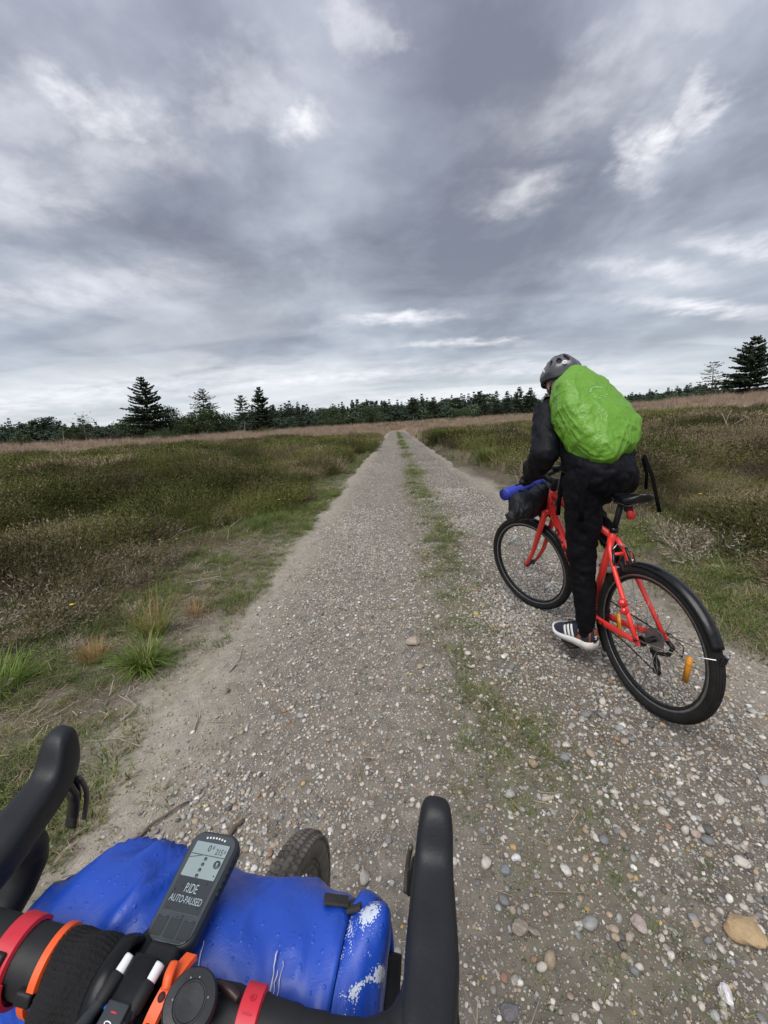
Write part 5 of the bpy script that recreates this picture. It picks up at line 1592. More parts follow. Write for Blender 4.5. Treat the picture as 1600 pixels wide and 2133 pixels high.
V3 = Vector
HIPC = V3((.350, .010, 1.055))
HIP = {1: V3((.365, .085, 1.010)), -1: V3((.365, -.080, 1.015))}
KNEE = {1: V3((.358, .104, .630)), -1: V3((.665, -.110, .850))}
ANK = {1: V3((.300, .104, .238)), -1: V3((.345, -.118, .590))}
TOE = {1: V3((.430, .122, .165)), -1: V3((.480, -.140, .490))}
CHEST = V3((.590, .008, 1.290)); NECK = V3((.705, .0, 1.425)); HEADC = V3((.722, .006, 1.543))
SHO = {1: V3((.645, .128, 1.358)), -1: V3((.650, -.150, 1.362))}
def steered(p): return (STEER_M @ p.to_4d()).to_3d()
HAND = {1: steered(BAR + V3((-.045, .180, .036))), -1: steered(BAR + V3((-.045, -.180, .036)))}
ELB = {1: V3((.490, .232, 1.165)), -1: V3((.640, -.270, 1.160))}

person = empty('person', BIKE_M)
tag(person, 'person in black jacket and trousers riding the red bicycle away from the viewer', 'person')

# body: one continuous skin
mb = MB()
HD = V3((.55, -.05, -.30)).normalized()                    # looking ahead and down
mb.capsule(HEADC + V3((-.020, 0, .016)), HEADC + V3((.028, 0, -.010)), .080, .074, 20, 8, ((0, 1, 0), .88))
mb.capsule(HEADC + V3((.045, 0, -.045)), HEADC + V3((.062, 0, -.082)), .062, .046, 16, 6, ((0, 1, 0), .86))
mb.capsule(HEADC + V3((.098, 0, -.028)), HEADC + V3((.112, 0, -.050)), .014, .016, 10, 4)          # nose
mb.capsule(HEADC + V3((-.045, 0, -.055)), NECK + V3((-.03, 0, -.04)), .055, .062, 16, 5)
mb.capsule(HIPC, CHEST, .090, .090, 18, 6, ((0, 1, 0), 1.15))
for s in (1, -1):
    mb.capsule(CHEST + V3((.03, .04 * s, .04)), SHO[s], .075, .05, 14, 5)
    mb.capsule(SHO[s], ELB[s], .046, .036, 12, 5); mb.capsule(ELB[s], HAND[s], .036, .026, 12, 5)
    mb.capsule(HIP[s], KNEE[s], .072, .045, 14, 5); mb.capsule(KNEE[s], ANK[s], .042, .026, 14, 5); mb.capsule(ANK[s], TOE[s] + V3((0, 0, -.006)), .026, .022, 12, 5)
body = mb.build('body', skin, person); remesh(body, .010, 3)
for s in (1, -1):                                          # ears
    MB().capsule(HEADC + V3((.000, .073 * s, -.020)), HEADC + V3((.006, .075 * s, -.056)), .016, .011, 12, 5, ((0, 1, 0), .45)).build('ear', skin, person)
    MB().lathe([(.0004, .010), (.007, .008), (.010, 0)], Matrix.Translation(HEADC + V3((.105, .030 * s, -.005))) @ Matrix.Rotation(R(80), 4, 'Y'), 10).build('eye', white_pl, person)
MB().capsule(HEADC + V3((.098, -.018, -.090)), HEADC + V3((.098, .018, -.090)), .007, .007, 8, 4).build('lips', simple('lips', (.42, .16, .13), .5), person)
# hair: short grey strands combed down round the back and sides
mb = MB(); rg = random.Random(4)
for i in range(900):
    a = rg.uniform(-2.1, 2.1) + math.pi                    # around the back of the head
    e = rg.uniform(-.62, .25)
    d = V3((math.cos(a) * math.cos(e), math.sin(a) * math.cos(e) * .86, math.sin(e)))
    p = HEADC + V3((-.018, 0, .012)) + d * .082
    q = p + V3((d.x * .010 - .003, d.y * .010, -.030 + rg.uniform(-.008, .006)))
    if q.x > HEADC.x + .005: continue
    sd = d.cross(V3((0, 0, 1))).normalized() * .0022
    mb.raw([p + sd, p - sd, q - sd * .3, q + sd * .3], [(0, 1, 2, 3)])
mb.build('hair', hair_m, person, smooth=False)

# jacket
mb = MB()
mb.capsule(HIPC + V3((-.020, 0, .015)), HIPC + V3((.07, 0, .08)), .128, .132, 20, 6, ((0, 1, 0), 1.14))
mb.capsule(HIPC + V3((.05, 0, .07)), CHEST, .128, .128, 20, 6, ((0, 1, 0), 1.12))
mb.capsule(CHEST, NECK + V3((-.02, 0, -.04)), .120, .074, 18, 6)
for s in (1, -1):
    mb.capsule(CHEST + V3((.02, .05 * s, .03)), SHO[s] + V3((0, 0, .0)), .105, .078, 16, 5)
    m_ = ELB[s]
    mb.capsule(SHO[s], SHO[s].lerp(m_, .5) + V3((0, .006 * s, -.006)), .076, .070, 16, 5)
    mb.capsule(SHO[s].lerp(m_, .5) + V3((0, .006 * s, -.006)), m_, .070, .063, 16, 5)
    w = m_.lerp(HAND[s], .80)
    mb.capsule(m_, m_.lerp(w, .5) + V3((0, 0, -.010)), .064, .058, 16, 5)
    mb.capsule(m_.lerp(w, .5) + V3((0, 0, -.010)), w, .058, .044, 16, 5)
    ring_rg = random.Random(20 + s)
    for k in range(4):                                     # slack bunches of the sleeve, unequal
        u = .2 + k * .2 + ring_rg.uniform(-.05, .05)
        c = m_.lerp(w, u) + V3((ring_rg.uniform(-.012, .012), ring_rg.uniform(-.008, .008), 0)); mb.capsule(c, c + V3((ring_rg.uniform(-.03, .03), ring_rg.uniform(-.03, .03), .012)), .056 - .003 * k, .055 - .003 * k, 16, 4)
mb.capsule(NECK + V3((-.055, 0, -.02)), NECK + V3((-.02, 0, .028)), .074, .070, 16, 4)
jk = mb.build('jacket', jacket_m, person); remesh(jk, .007, 4, [(.12, .030, 'CLOUDS'), (.10, .010, 'MARBLE'), (.03, .006, 'CLOUDS')])
# trousers
mb = MB()
mb.capsule(HIPC + V3((-.01, -.045, -.01)), HIPC + V3((-.01, .045, -.01)), .116, .116, 18, 6)
for s in (1, -1):
    h, k, a = HIP[s], KNEE[s], ANK[s]
    mb.capsule(h + V3((0, .006 * s, .01)), h.lerp(k, .5), .098, .086, 18, 5)
    mb.capsule(h.lerp(k, .5), k, .086, .068, 18, 5)
    mb.capsule(k, k.lerp(a, .35) + V3((-.004, 0, 0)), .064, .058, 16, 5)
    mb.capsule(k.lerp(a, .35) + V3((-.004, 0, 0)), k.lerp(a, .95), .057, .040, 16, 5)
    ring_rg = random.Random(30 + s)
    for j in range(5):                                     # slack creases behind the knee and down the shin
        c = k.lerp(a, .02 + .16 * j + ring_rg.uniform(-.05, .05)); e_ = ring_rg.uniform(-.022, .022)
        mb.capsule(c + V3((-.016, .0, e_)), c + V3((.012, .006 * s, -e_)), .058 - .005 * j, .056 - .005 * j, 16, 4)
tr = mb.build('trousers', pants_m, person); remesh(tr, .007, 3, [(.10, .022, 'CLOUDS'), (.08, .008, 'MARBLE'), (.03, .005, 'CLOUDS')])
for s in (1, -1):
    MB().capsule(KNEE[s].lerp(ANK[s], .86), ANK[s] + V3((0, 0, -.012)), .038, .034, 16, 5).build('sock', pants_m, person)
# thin white piping down the front edge of the left leg
pp = [HIP[1].lerp(KNEE[1], .55) + V3((.089, .020, 0)), HIP[1].lerp(KNEE[1], .75) + V3((.088, .018, 0)), KNEE[1] + V3((.080, .015, .03))]
MB().tube(pp, .0022, 6).build('piping', white_pl, person)

# gloved hands closed on the grips
for s in (1, -1):
    H_ = HAND[s]; g0 = steered(BAR + V3((-.030, .130 * s, .022))); g1 = steered(BAR + V3((-.046, .245 * s, .0285)))
    gd = (g1 - g0).normalized(); fwd_ = (STEER_M.to_3x3() @ V3((1, 0, 0))); up_ = gd.cross(fwd_).normalized(); up_ = up_ if up_.z > 0 else -up_
    gc = g0.lerp(g1, .48)
    mb = MB()
    mb.capsule(gc - gd * .030 - fwd_ * .034 + up_ * .022, gc + gd * .030 - fwd_ * .034 + up_ * .022, .022, .021, 12, 5)
    mb.capsule(gc - gd * .028 - fwd_ * .002 + up_ * .030, gc + gd * .028 - fwd_ * .002 + up_ * .030, .016, .015, 12, 5)
    mb.capsule(ELB[s].lerp(H_, .82), gc - fwd_ * .040 + up_ * .024, .030, .026, 12, 5)
    for k in range(4):
        o = gd * (-.030 + .020 * k); L = (1.0, 1.08, 1.03, .85)[k]
        p = [gc + o + fwd_ * .000 + up_ * .030, gc + o + fwd_ * .026 * L + up_ * .018, gc + o + fwd_ * .028 * L - up_ * .010, gc + o + fwd_ * .006 - up_ * .026]
        for a_, b_ in zip(p[:-1], p[1:]): mb.capsule(a_, b_, .0095, .0088, 10, 4)
    p = [gc - gd * .040 - fwd_ * .028 + up_ * .016, gc - gd * .048 - fwd_ * .004 - up_ * .008, gc - gd * .038 + fwd_ * .014 - up_ * .022]
    for a_, b_ in zip(p[:-1], p[1:]): mb.capsule(a_, b_, .011, .0095, 10, 4)
    hd = mb.build('hand', glove_m, person); remesh(hd, .004, 2)

# ---- shoes
shoe_navy = simple('navy_mesh', (0.016, 0.019, 0.036), 0.75, 0, 40, 0.2, 300, 0.4, 0.002)
sole_w = simple('white_foam_sole', (0.70, 0.68, 0.65), 0.6, 0, 14, 0.10)
sole_y = simple('cream_heel_sole', (0.60, 0.57, 0.51), 0.6, 0, 14, 0.14)
stripe_w = simple('white_stripe', (0.80, 0.80, 0.80), 0.5)
rust_m = simple('rust_suede', (0.33, 0.085, 0.028), 0.8, 0, 40, 0.2)
lace_m = simple('dark_lace', (0.012, 0.013, 0.02), 0.8)
def shoe(s, heel, toe, roll=0.0):
    """local: x heel to toe, y outward, z up"""
    d = (toe - heel); L = d.length; x = d.normalized(); z0 = V3((0, 0, 1)); y = z0.cross(x).normalized(); z = x.cross(y)
    if roll: y, z = y * math.cos(roll) + z * math.sin(roll), z * math.cos(roll) - y * math.sin(roll)
    M = Matrix(((x.x, y.x, z.x, heel.x), (x.y, y.y, z.y, heel.y), (x.z, y.z, z.z, heel.z), (0, 0, 0, 1)))
    root = empty('shoe', M, person)
    def width(u):                                          # half width along the foot
        return (.037 + .016 * float(sst(.2, .72, u))) * math.sqrt(max(.0, 1 - max(0, (u - .70) / .305) ** 2.2)) * math.sqrt(max(.0, 1 - max(0, (.12 - u) / .125) ** 2)) + .0015
    ns, nw = 40, 24
    def shell(prof, name, mat, u0=0.0, u1=1.0, closed=True):
        vs, fs = [], []
        for i in range(ns):
            u = u0 + (u1 - u0) * i / (ns - 1)
            pr = prof(u, width(u)); k = len(pr)
            for (yy, zz) in pr: vs.append((u * L, yy + .006 * s * math.sin(u * 3.0), zz))
        for i in range(ns - 1):
            for j in range(k): fs.append((i * k + j, i * k + (j + 1) % k, (i + 1) * k + (j + 1) % k, (i + 1) * k + j))
        fs.append(tuple(range(k - 1, -1, -1))); fs.append(tuple((ns - 1) * k + j for j in range(k)))
        return MB().raw(vs, fs).build(name, mat, root)
    th = lambda u: .042 - .017 * float(sst(.25, .8, u))
    def sole(u, w):
        t = th(u); toe_up = .020 * float(sst(.78, 1.0, u)) + .004 * float(sst(.12, 0, u))
        w2 = w * 1.10 + .003
        return [(w2, t + toe_up), (w2 * 1.03, t * .5 + toe_up), (w2 * .92, toe_up), (0, toe_up - .001), (-w2 * .92, toe_up), (-w2 * 1.03, t * .5 + toe_up), (-w2, t + toe_up)]
    shell(sole, 'midsole', sole_w, .16); shell(sole, 'heel_block', sole_y, 0, .17)
    def htop(u): return .122 - .004 * float(sst(0, .1, u)) - .010 * float(sst(.06, .3, u)) - .046 * float(sst(.40, .78, u)) - .026 * float(sst(.76, 1, u))
    def upper(u, w):
        t = th(u) - .004 + .020 * float(sst(.78, 1.0, u)); h = max(htop(u), t + .004); n = 14
        pr = []
        for j in range(n + 1):
            a = math.pi * j / n
            sx = math.copysign(abs(math.cos(a)) ** .62, math.cos(a)); pr.append((sx * w * (1 - .10 * math.sin(a)), t + (h - t) * math.sin(a) ** .85))
        return pr
    shell(upper, 'upper', shoe_navy)
    def patch(name, mat, poly, side, lift=.0022):
        """flat cut-out laid on the side of the upper: poly in (u, height fraction)"""
        mb = MB(); n = 9
        for (a0, b0, a1, b1) in poly:                       # quads: bottom u range, top u range
            vs, fs = [], []
            for i in range(n):
                v = i / (n - 1)
                for q in (0, 1):
                    u = (a0, b0)[q] * (1 - v) + (a1, b1)[q] * v
                    w = width(u); t = th(u) - .004 + .020 * float(sst(.78, 1.0, u)); h = htop(u)
                    a = math.pi / 2 * (v * .70 + .02)
                    yy = (math.cos(a) ** .62) * w * (1 - .10 * math.sin(a)); zz = t + (h - t) * math.sin(a) ** .85
                    vs.append((u * L, side * (yy + lift) + .006 * s * math.sin(u * 3.0), zz + lift * .5))
            for i in range(n - 1): fs.append((2 * i, 2 * i + 1, 2 * i + 3, 2 * i + 2))
            mb.raw(vs, fs)
        ob = mb.build(name, mat, root); md = ob.modifiers.new('t', 'SOLIDIFY'); md.thickness = .0016; md.offset = 0
        return ob
    for k in range(3):
        for sd in (1, -1): patch('side_stripe', stripe_w, [(.330 + .080 * k, .380 + .080 * k, .43 + .080 * k, .480 + .080 * k)], sd, .0028)
    for sd in (1, -1): patch('heel_overlay', rust_m, [(.02, .30, .02, .10)], sd, .0030)
    MB().box((-.003, 0, .100), (.006, .016, .030), None, .002).build('pull_tab', rust_m, root)
    lf = MB()                                               # three-leaf mark on the heel
    for an in (-.7, 0, .7):
        pts = []
        for i in range(12):
            t_ = i / 11 * 2 * math.pi; r_ = .0052 * math.sin(t_ / 2) ** 1.5
            lx, ly = math.cos(t_) * .0030, math.sin(t_) * .0062 + .0085
            pts.append((lx * math.cos(an) + ly * math.sin(an), -lx * math.sin(an) + ly * math.cos(an)))
        lf.raw([(-.0045, p, .070 + q) for p, q in pts], [tuple(range(12))])
    for k in range(2): lf.box((-.0045, 0, .0665 - .0035 * k), (.001, .012, .0016))
    lf.build('leaf_emblem', stripe_w, root, smooth=False)
    for k in range(4):
        u = .50 + .065 * k; w = width(u); h = htop(u)
        MB().tube([(u * L, -w * .55, h - .008), (u * L + .006, 0, h + .004), (u * L, w * .55, h - .008)], .0024, 6).build('lace', lace_m, root)
    MB().tube([(.42 * L, .010, htop(.42)), (.50 * L, .024, htop(.42) + .012), (.60 * L, .018, htop(.5) + .004), (.56 * L, -.006, htop(.5) + .004)], .0018, 5).build('lace_loop', lace_m, root)
    return root
shoe(1, V3((.252, .080, .146)), V3((.530, .130, .130)))
shoe(-1, V3((.255, -.112, .535)), V3((.515, -.145, .462)))

# ================================================================== helmet
helm_g = simple('grey_helmet_shell', (0.085, 0.085, 0.096), 0.32, 0, 20, 0.10, None, coat=.3)
helm_d = simple('dark_helmet_liner', (0.018, 0.018, 0.022), 0.7)
foam = simple('helmet_foam', (0.03, 0.03, 0.034), 0.8)
HM = BIKE_M @ Matrix.Translation(HEADC + V3((.000, 0, .018))) @ Matrix.Rotation(R(20), 4, 'Y') @ Matrix.Scale(.90, 4)
helmet = empty('bicycle_helmet', HM)
tag(helmet, 'grey vented bicycle helmet with a round white sticker on the cyclist head', 'helmet')
def helm_pt(a, e, off=0.0):
    """a round the head from front, e up from brim"""
    rx = .147 + off if math.cos(a) > 0 else .132 + off
    x = rx * math.cos(a) * math.cos(e); y = (.108 + off) * math.sin(a) * math.cos(e); z = (.122 + off) * math.sin(e)
    return V3((x, y, z))
na, ne = 190, 66
vents = []                                                  # (a, e, da, de)
for a_ in (0.42, 1.15, 2.00, 2.50):
    for s in (1, -1): vents.append((a_ * s, .52, .15, .26))
for a_ in (.55, 1.5, 2.5):
    for s in (1, -1): vents.append((a_ * s, 1.08, .32, .15))
vents += [(0, .62, .16, .22), (2.98, .62, .13, .34), (-2.98, .62, .13, .34)]
vs, fs, keep = [], [], {}
for i in range(na):
    a = 2 * math.pi * i / na - math.pi
    brim = -.34 - .20 * math.cos(a * 1.0) * (1 if abs(a) > 1.6 else .25)
    brim = -.10 - .26 * float(sst(.9, 2.7, abs(a))) + .02 * math.cos(a * 4)
    for j in range(ne):
        e = brim + (math.pi / 2 - .02 - brim) * (j / (ne - 1)) ** .95
        rib = .004 * math.cos(a * 6) * math.cos(e) + .003 * math.sin(e * 7)
        vs.append(helm_pt(a, e, rib))
        keep[(i, j)] = (a, e)
def in_vent(a, e):
    for va, ve, da, de in vents:
        d = abs((a - va + math.pi) % (2 * math.pi) - math.pi)
        if (d / da) ** 2 + ((e - ve) / de) ** 2 < 1: return True
    return False
for i in range(na):
    for j in range(ne - 1):
        a, e = keep[(i, j)]; e2 = keep[(i, j + 1)][1]
        if in_vent(a + math.pi / na, (e + e2) / 2): continue
        fs.append((i * ne + j, ((i + 1) % na) * ne + j, ((i + 1) % na) * ne + j + 1, i * ne + j + 1))
fs.append(tuple(i * ne + ne - 1 for i in range(na)))
sh = MB().raw(vs, fs).build('shell', helm_g, helmet)
md = sh.modifiers.new('t', 'SOLIDIFY'); md.thickness = .018; md.offset = -1
md = sh.modifiers.new('b', 'BEVEL'); md.width = .003; md.segments = 2; md.limit_method = 'ANGLE'; md.angle_limit = R(45)
vs, fs = [], []
for i in range(36):
    a = 2 * math.pi * i / 36 - math.pi
    brim = -.06 - .26 * float(sst(.9, 2.7, abs(a)))
    for j in range(12): vs.append(helm_pt(a, brim + (math.pi / 2 - brim) * j / 11, -.019))
for i in range(36):
    for j in range(11): fs.append((i * 12 + j, ((i + 1) % 36) * 12 + j, ((i + 1) % 36) * 12 + j + 1, i * 12 + j + 1))
MB().raw(vs, fs).build('liner', foam, helmet)
rimp = []
for i in range(48):
    a = 2 * math.pi * i / 48 - math.pi
    brim = -.10 - .26 * float(sst(.9, 2.7, abs(a))) + .02 * math.cos(a * 4)
    rimp.append(helm_pt(a, brim, -.004))
MB().tube(rimp, .010, 8, closed=True).build('rim_trim', helm_d, helmet)
MB().tube([helm_pt(.30, -.05, .002), helm_pt(0, -.02, .030), helm_pt(-.30, -.05, .002)], [.006, .008, .006], 8, flat=(.4, 1)).build('peak', helm_d, helmet)
def on_shell(a, e, off=.010):
    p = helm_pt(a, e, off); n = (helm_pt(a, e, off + .01) - p).normalized()
    return Matrix.Translation(p) @ n.to_track_quat('Z', 'Y').to_matrix().to_4x4()
st = MB().lathe([(.0005, .0012), (.0135, .001), (.0140, 0)], on_shell(2.74, .20, .007), 24).build('round_sticker', stripe_w, helmet)
MB().lathe([(.0045, .0012), (.0058, .0018), (.007, .0012)], on_shell(2.74, .20, .0075), 20).build('sticker_ring', helm_d, helmet)
for a0, e0, a1, e1 in ((1.66, .18, 1.60, .36), (1.60, .36, 1.78, .56)):
    p, q = helm_pt(a0, e0, .0062), helm_pt(a1, e1, .0062)
    MB().tube([p, p.lerp(q, .5) + (p - V3((0, 0, 0))).normalized() * .002, q], .0030, 6, flat=(.5, 1.2)).build('white_mark', stripe_w, helmet)
for s in (1, -1):
    MB().tube([helm_pt(1.25 * s, -.16, -.012), V3((.020, .088 * s, -.085)), V3((.050, .050 * s, -.135)), V3((.062, 0, -.150))], .0045, 6, flat=(.35, 1.3)).build('chin_strap', helm_d, helmet)
    MB().tube([helm_pt(2.1 * s, -.30, -.012), V3((.0, .086 * s, -.070)), V3((.030, .070 * s, -.105))], .0045, 6, flat=(.35, 1.3)).build('rear_strap', helm_d, helmet)

# ================================================================== backpack under a green rain cover
def green_cloth():
    m, t, b = new_mat('green_rain_cover')
    tc = t.add('ShaderNodeTexCoord'); P = tc.outputs['Object']
    n = t.noise(P, 9, 5, .6)
    c = t.mix(n, (0.118, 0.290, 0.020), (0.150, 0.340, 0.032))
    t.link(c, b.inputs['Base Color'])
    t.link(t.maprange(n, .3, .7, .34, .52, False), b.inputs['Roughness'])
    w1 = t.vmath('MULTIPLY', P, (1.0, 2.6, 0.8))
    cr = t.add('ShaderNodeTexVoronoi', feature='DISTANCE_TO_EDGE'); cr.inputs['Scale'].default_value = 9
    t.link(t.vmath('ADD', P, t.vmath('SCALE', t.noise(P, 14, 3, .6, 0, True))), cr.inputs['Vector'])
    cr.inputs['Vector'].links[0].from_node.inputs[1].links[0].from_node.inputs['Scale'].default_value = .12
    rd1 = t.math('ABSOLUTE', t.math('SUBTRACT', t.noise(w1, 7, 3, .55, 1.2), .5)); rd2 = t.math('ABSOLUTE', t.math('SUBTRACT', t.noise(t.vmath('MULTIPLY', P, (2.2, 1.0, 1.2)), 9, 3, .55, 1.0), .5))
    fold = t.math('ADD', t.maprange(rd1, 0, .07, 1, 0, False), t.maprange(rd2, 0, .06, .8, 0, False))
    h = t.math('ADD', t.math('MULTIPLY', fold, .55), t.math('MULTIPLY', t.maprange(cr.outputs['Distance'], 0, .14), .5))
    h = t.math('ADD', h, t.math('MULTIPLY', t.noise(P, 900, 2, .5), .05))
    bump(t, b, h, .28, .010)
    return m
gc_m = green_cloth()
# pack frame: x = up along the back, y = left, z = away from the back
PK0 = V3((.452, .022, 1.330))
pu = V3((.66, 0, .75)).normalized(); pb = V3((-.75, 0, .66)).normalized(); pl_ = V3((0, 1, 0))
_rk = Matrix.Rotation(R(10), 3, pb); pu, pl_ = _rk @ pu, _rk @ pl_          # the pack hangs a little askew
PM = Matrix(((pu.x, pl_.x, pb.x, PK0.x), (pu.y, pl_.y, pb.y, PK0.y), (pu.z, pl_.z, pb.z, PK0.z), (0, 0, 0, 1)))
pack = empty('backpack', BIKE_M @ PM)
tag(pack, 'backpack under a crumpled bright green rain cover on the cyclist back', 'backpack')
bm = bmesh.new(); bmesh.ops.create_cube(bm, size=2.0)
bmesh.ops.subdivide_edges(bm, edges=bm.edges[:], cuts=62, use_grid_fill=True)
co = np.array([v.co[:] for v in bm.verts])
nrm = co / (np.sum(np.abs(co) ** 3.2, axis=1, keepdims=True) ** (1 / 3.2))      # rounded box
u = nrm[:, 0]                                               # -1 bottom .. 1 top
halfw = .172 - .044 * sst(.0, 1.0, u) - .012 * sst(-.6, -1, u)
halfd = .116 + .010 * np.exp(-((u - .25) / .5) ** 2)
P_ = np.stack([u * .282 - .072 * sst(.1, 1.0, u) * nrm[:, 1] - .045 * sst(.1, 1.0, -u) * nrm[:, 1], nrm[:, 1] * halfw, nrm[:, 2] * halfd + .012], 1)
# wrinkles: thin sharp creases between slack planes, gathered towards the hem
dirn = nrm / np.linalg.norm(nrm, axis=1, keepdims=True)
def crease(a, b, s, w=.045):
    n_ = fbm(a, b, s, 2)
    return np.exp(-((n_ - .5) / w) ** 2)
xx, yy, zz = P_[:, 0], P_[:, 1], P_[:, 2]
sl = zz * .9
hemw = np.clip(sst(.30, .95, -u) + .8 * sst(.35, 1.0, nrm[:, 1]) + .5 * sst(.5, 1.0, -nrm[:, 1]) + .5 * sst(.6, 1, u), 0, 1.3)
slack = (fbm(xx * 7 + sl * 5, yy * 7, 331, 2) - .5) * .030
d1 = crease((xx * .8 + yy) * 9 + 4, (yy - xx + sl) * 3.2, 341) * .009
d2 = crease((xx - yy * .6) * 11, (yy + xx * .7 - sl) * 4.0 + 7, 345) * .008
d3 = crease((xx + sl) * 16 + yy * 5, (yy - sl) * 6 + 3, 349, .06) * .006
d4 = crease((yy + sl * 1.3) * 30, xx * 5 + 2, 353, .08) * .008 * hemw
disp = slack * .9 + (d1 + d2) * (.42 + .40 * hemw) + d3 * .45 + d4 * .7 - .005
P_ = P_ + dirn * disp[:, None]
for v, c in zip(bm.verts, P_): v.co = c
mb = MB().bm(bm); cv = mb.build('rain_cover', gc_m, pack)
md = cv.modifiers.new('s', 'SMOOTH'); md.factor = .5; md.iterations = 1
# worn, almost washed-out print on the cover
pr_m = simple('faded_print', (0.30, 0.50, 0.24), .6)
emb = MB()
from mathutils.bvhtree import BVHTree
_bv = BVHTree.FromPolygons([tuple(p) for p in mb.v], mb.f)
def on_cover(x, y):
    h = _bv.ray_cast(V3((x, y, .5)), V3((0, 0, -1)))
    return h[0].z + .0025 if h[0] is not None else .13
for k in range(7):
    a0 = R(30 + k * 18); r_ = .040
    x0, y0 = .040 + r_ * math.sin(a0) * .8, -.010 + r_ * math.cos(a0)
    q = [(x0 + dx, y0 + dy) for dx, dy in ((-.004, -.004), (-.004, .004), (.005, .003), (.005, -.003))]
    emb.raw([(x_, y_, on_cover(x_, y_)) for x_, y_ in q], [(0, 1, 2, 3)])
for k in range(5):
    x0, y0 = .010 - .012 * (k % 2), .030 - .016 * k
    q = [(x0, y0), (x0 + .003, y0 - .013), (x0 + .007, y0 - .012), (x0 + .004, y0 + .001)]
    emb.raw([(x_, y_, on_cover(x_, y_)) for x_, y_ in q], [(0, 1, 2, 3)])
emb.build('faded_print', pr_m, pack, smooth=False)
# pack body below the cover and the loose webbing straps
MB().box((-.225, 0, -.060), (.10, .25, .13), None, .04).build('pack_base', jacket_m, pack)
web = simple('webbing', (0.0050, 0.0050, 0.0060), .9, spec=.06)
def strap(name, pts, w, side, parent, Mw):
    """flat webbing through world-bike points"""
    Q = [Mw @ p for p in pts]; vs, fs = [], []
    for i, p in enumerate(Q):
        t = (Q[min(i + 1, len(Q) - 1)] - Q[max(i - 1, 0)]).normalized()
        sv = (Mw.to_3x3() @ side); sv = (sv - t * sv.dot(t)).normalized() * w / 2
        vs += [p + sv, p - sv]
    for i in range(len(Q) - 1): fs.append((2 * i, 2 * i + 1, 2 * i + 3, 2 * i + 2))
    ob = MB().raw(vs, fs).build(name, web, parent); md = ob.modifiers.new('t', 'SOLIDIFY'); md.thickness = .0018
    return ob
PMi = PM.inverted()
strap('hanging_strap', [V3((.290, -.165, 1.13)), V3((.250, -.180, 1.03)), V3((.225, -.185, .94)), V3((.205, -.190, .865))], .016, V3((.45, .9, 0)), pack, PMi)
strap('hanging_strap', [V3((.295, -.160, 1.12)), V3((.280, -.175, 1.04)), V3((.290, -.185, .965))], .013, V3((.45, .9, 0)), pack, PMi)
strap('hanging_strap', [V3((.470, .140, 1.06)), V3((.462, .155, .99)), V3((.470, .160, .91)), V3((.480, .160, .83))], .022, V3((.6, .8, 0)), pack, PMi)
strap('hip_strap', [V3((.235, .150, 1.08)), V3((.250, .172, 1.0)), V3((.255, .178, .92)), V3((.250, .180, .85))], .024, V3((.6, .8, 0)), pack, PMi)
for s in (1, -1):
    strap('shoulder_strap', [V3((.600, .085 * s, 1.450)), V3((.675, .105 * s, 1.452)), V3((.735, .110 * s, 1.39)), V3((.735, .12 * s, 1.30)), V3((.66, .135 * s, 1.20))], .045, V3((0, 1, 0)), pack, PMi)
# ================================================================== the viewer's own bicycle: bars, hoods, front wheel
tape = simple('black_bar_tape', (0.0085, 0.0088, 0.010), 0.62, 0, 25, 0.15, 160, 0.25, 0.001)
hood_r = simple('hood_rubber', (0.0095, 0.0108, 0.0130), 0.5, 0, 18, 0.18, 260, 0.3, 0.001)
hood_wear = simple('scuffed_hood_rubber', (0.050, 0.054, 0.060), 0.6, 0, 45, 0.35, 200, 0.4, 0.001)
dark_alloy = simple('dark_alloy', (0.016, 0.0165, 0.018), 0.35, 0.6, 40, 0.2)
lever_m = simple('lever_carbon', (0.020, 0.019, 0.018), 0.35, 0, 40, 0.2)
blade_m = simple('worn_lever_blade', (0.16, 0.14, 0.115), 0.45, 0.5, 40, 0.3)

CK_YAW, CK_LEAN = R(7.8), R(6.5)                           # bars swung to the right, leaning right
CK_O = V3((-.2297, .2262, 0))
_ch = V3((math.sin(CK_YAW), math.cos(CK_YAW), 0)); _cl = V3((-math.cos(CK_YAW), math.sin(CK_YAW), 0)); _cu = V3((0, 0, 1))
_cl2 = _cl * math.cos(CK_LEAN) + _cu * math.sin(CK_LEAN); _cu2 = _cu * math.cos(CK_LEAN) - _cl * math.sin(CK_LEAN)
# lean about the bar centre height so that the bars stay where they are
CKC = CK_O + V3((0, 0, .9208))
CK_M = Matrix(((_ch.x, _cl2.x, _cu2.x, CKC.x), (_ch.y, _cl2.y, _cu2.y, CKC.y), (_ch.z, _cl2.z, _cu2.z, CKC.z), (0, 0, 0, 1)))
# local frame: x ahead, y left, z up, origin at the bar clamp, ground about one metre below
own = empty('touring_bicycle', CK_M)
tag(own, "black drop handlebar and front wheel of the viewer's own bicycle in the foreground", 'bicycle')

def smooth_path(P, n=6):
    """Catmull-Rom through the points"""
    P = [V3(p) for p in P]; out = []
    for i in range(len(P) - 1):
        p0, p1, p2, p3 = P[max(i - 1, 0)], P[i], P[i + 1], P[min(i + 2, len(P) - 1)]
        for k in range(n):
            t = k / n
            out.append(.5 * ((2 * p1) + (p2 - p0) * t + (2 * p0 - 5 * p1 + 4 * p2 - p3) * t * t + (3 * p1 - p0 - 3 * p2 + p3) * t ** 3))
    out.append(P[-1]); return out

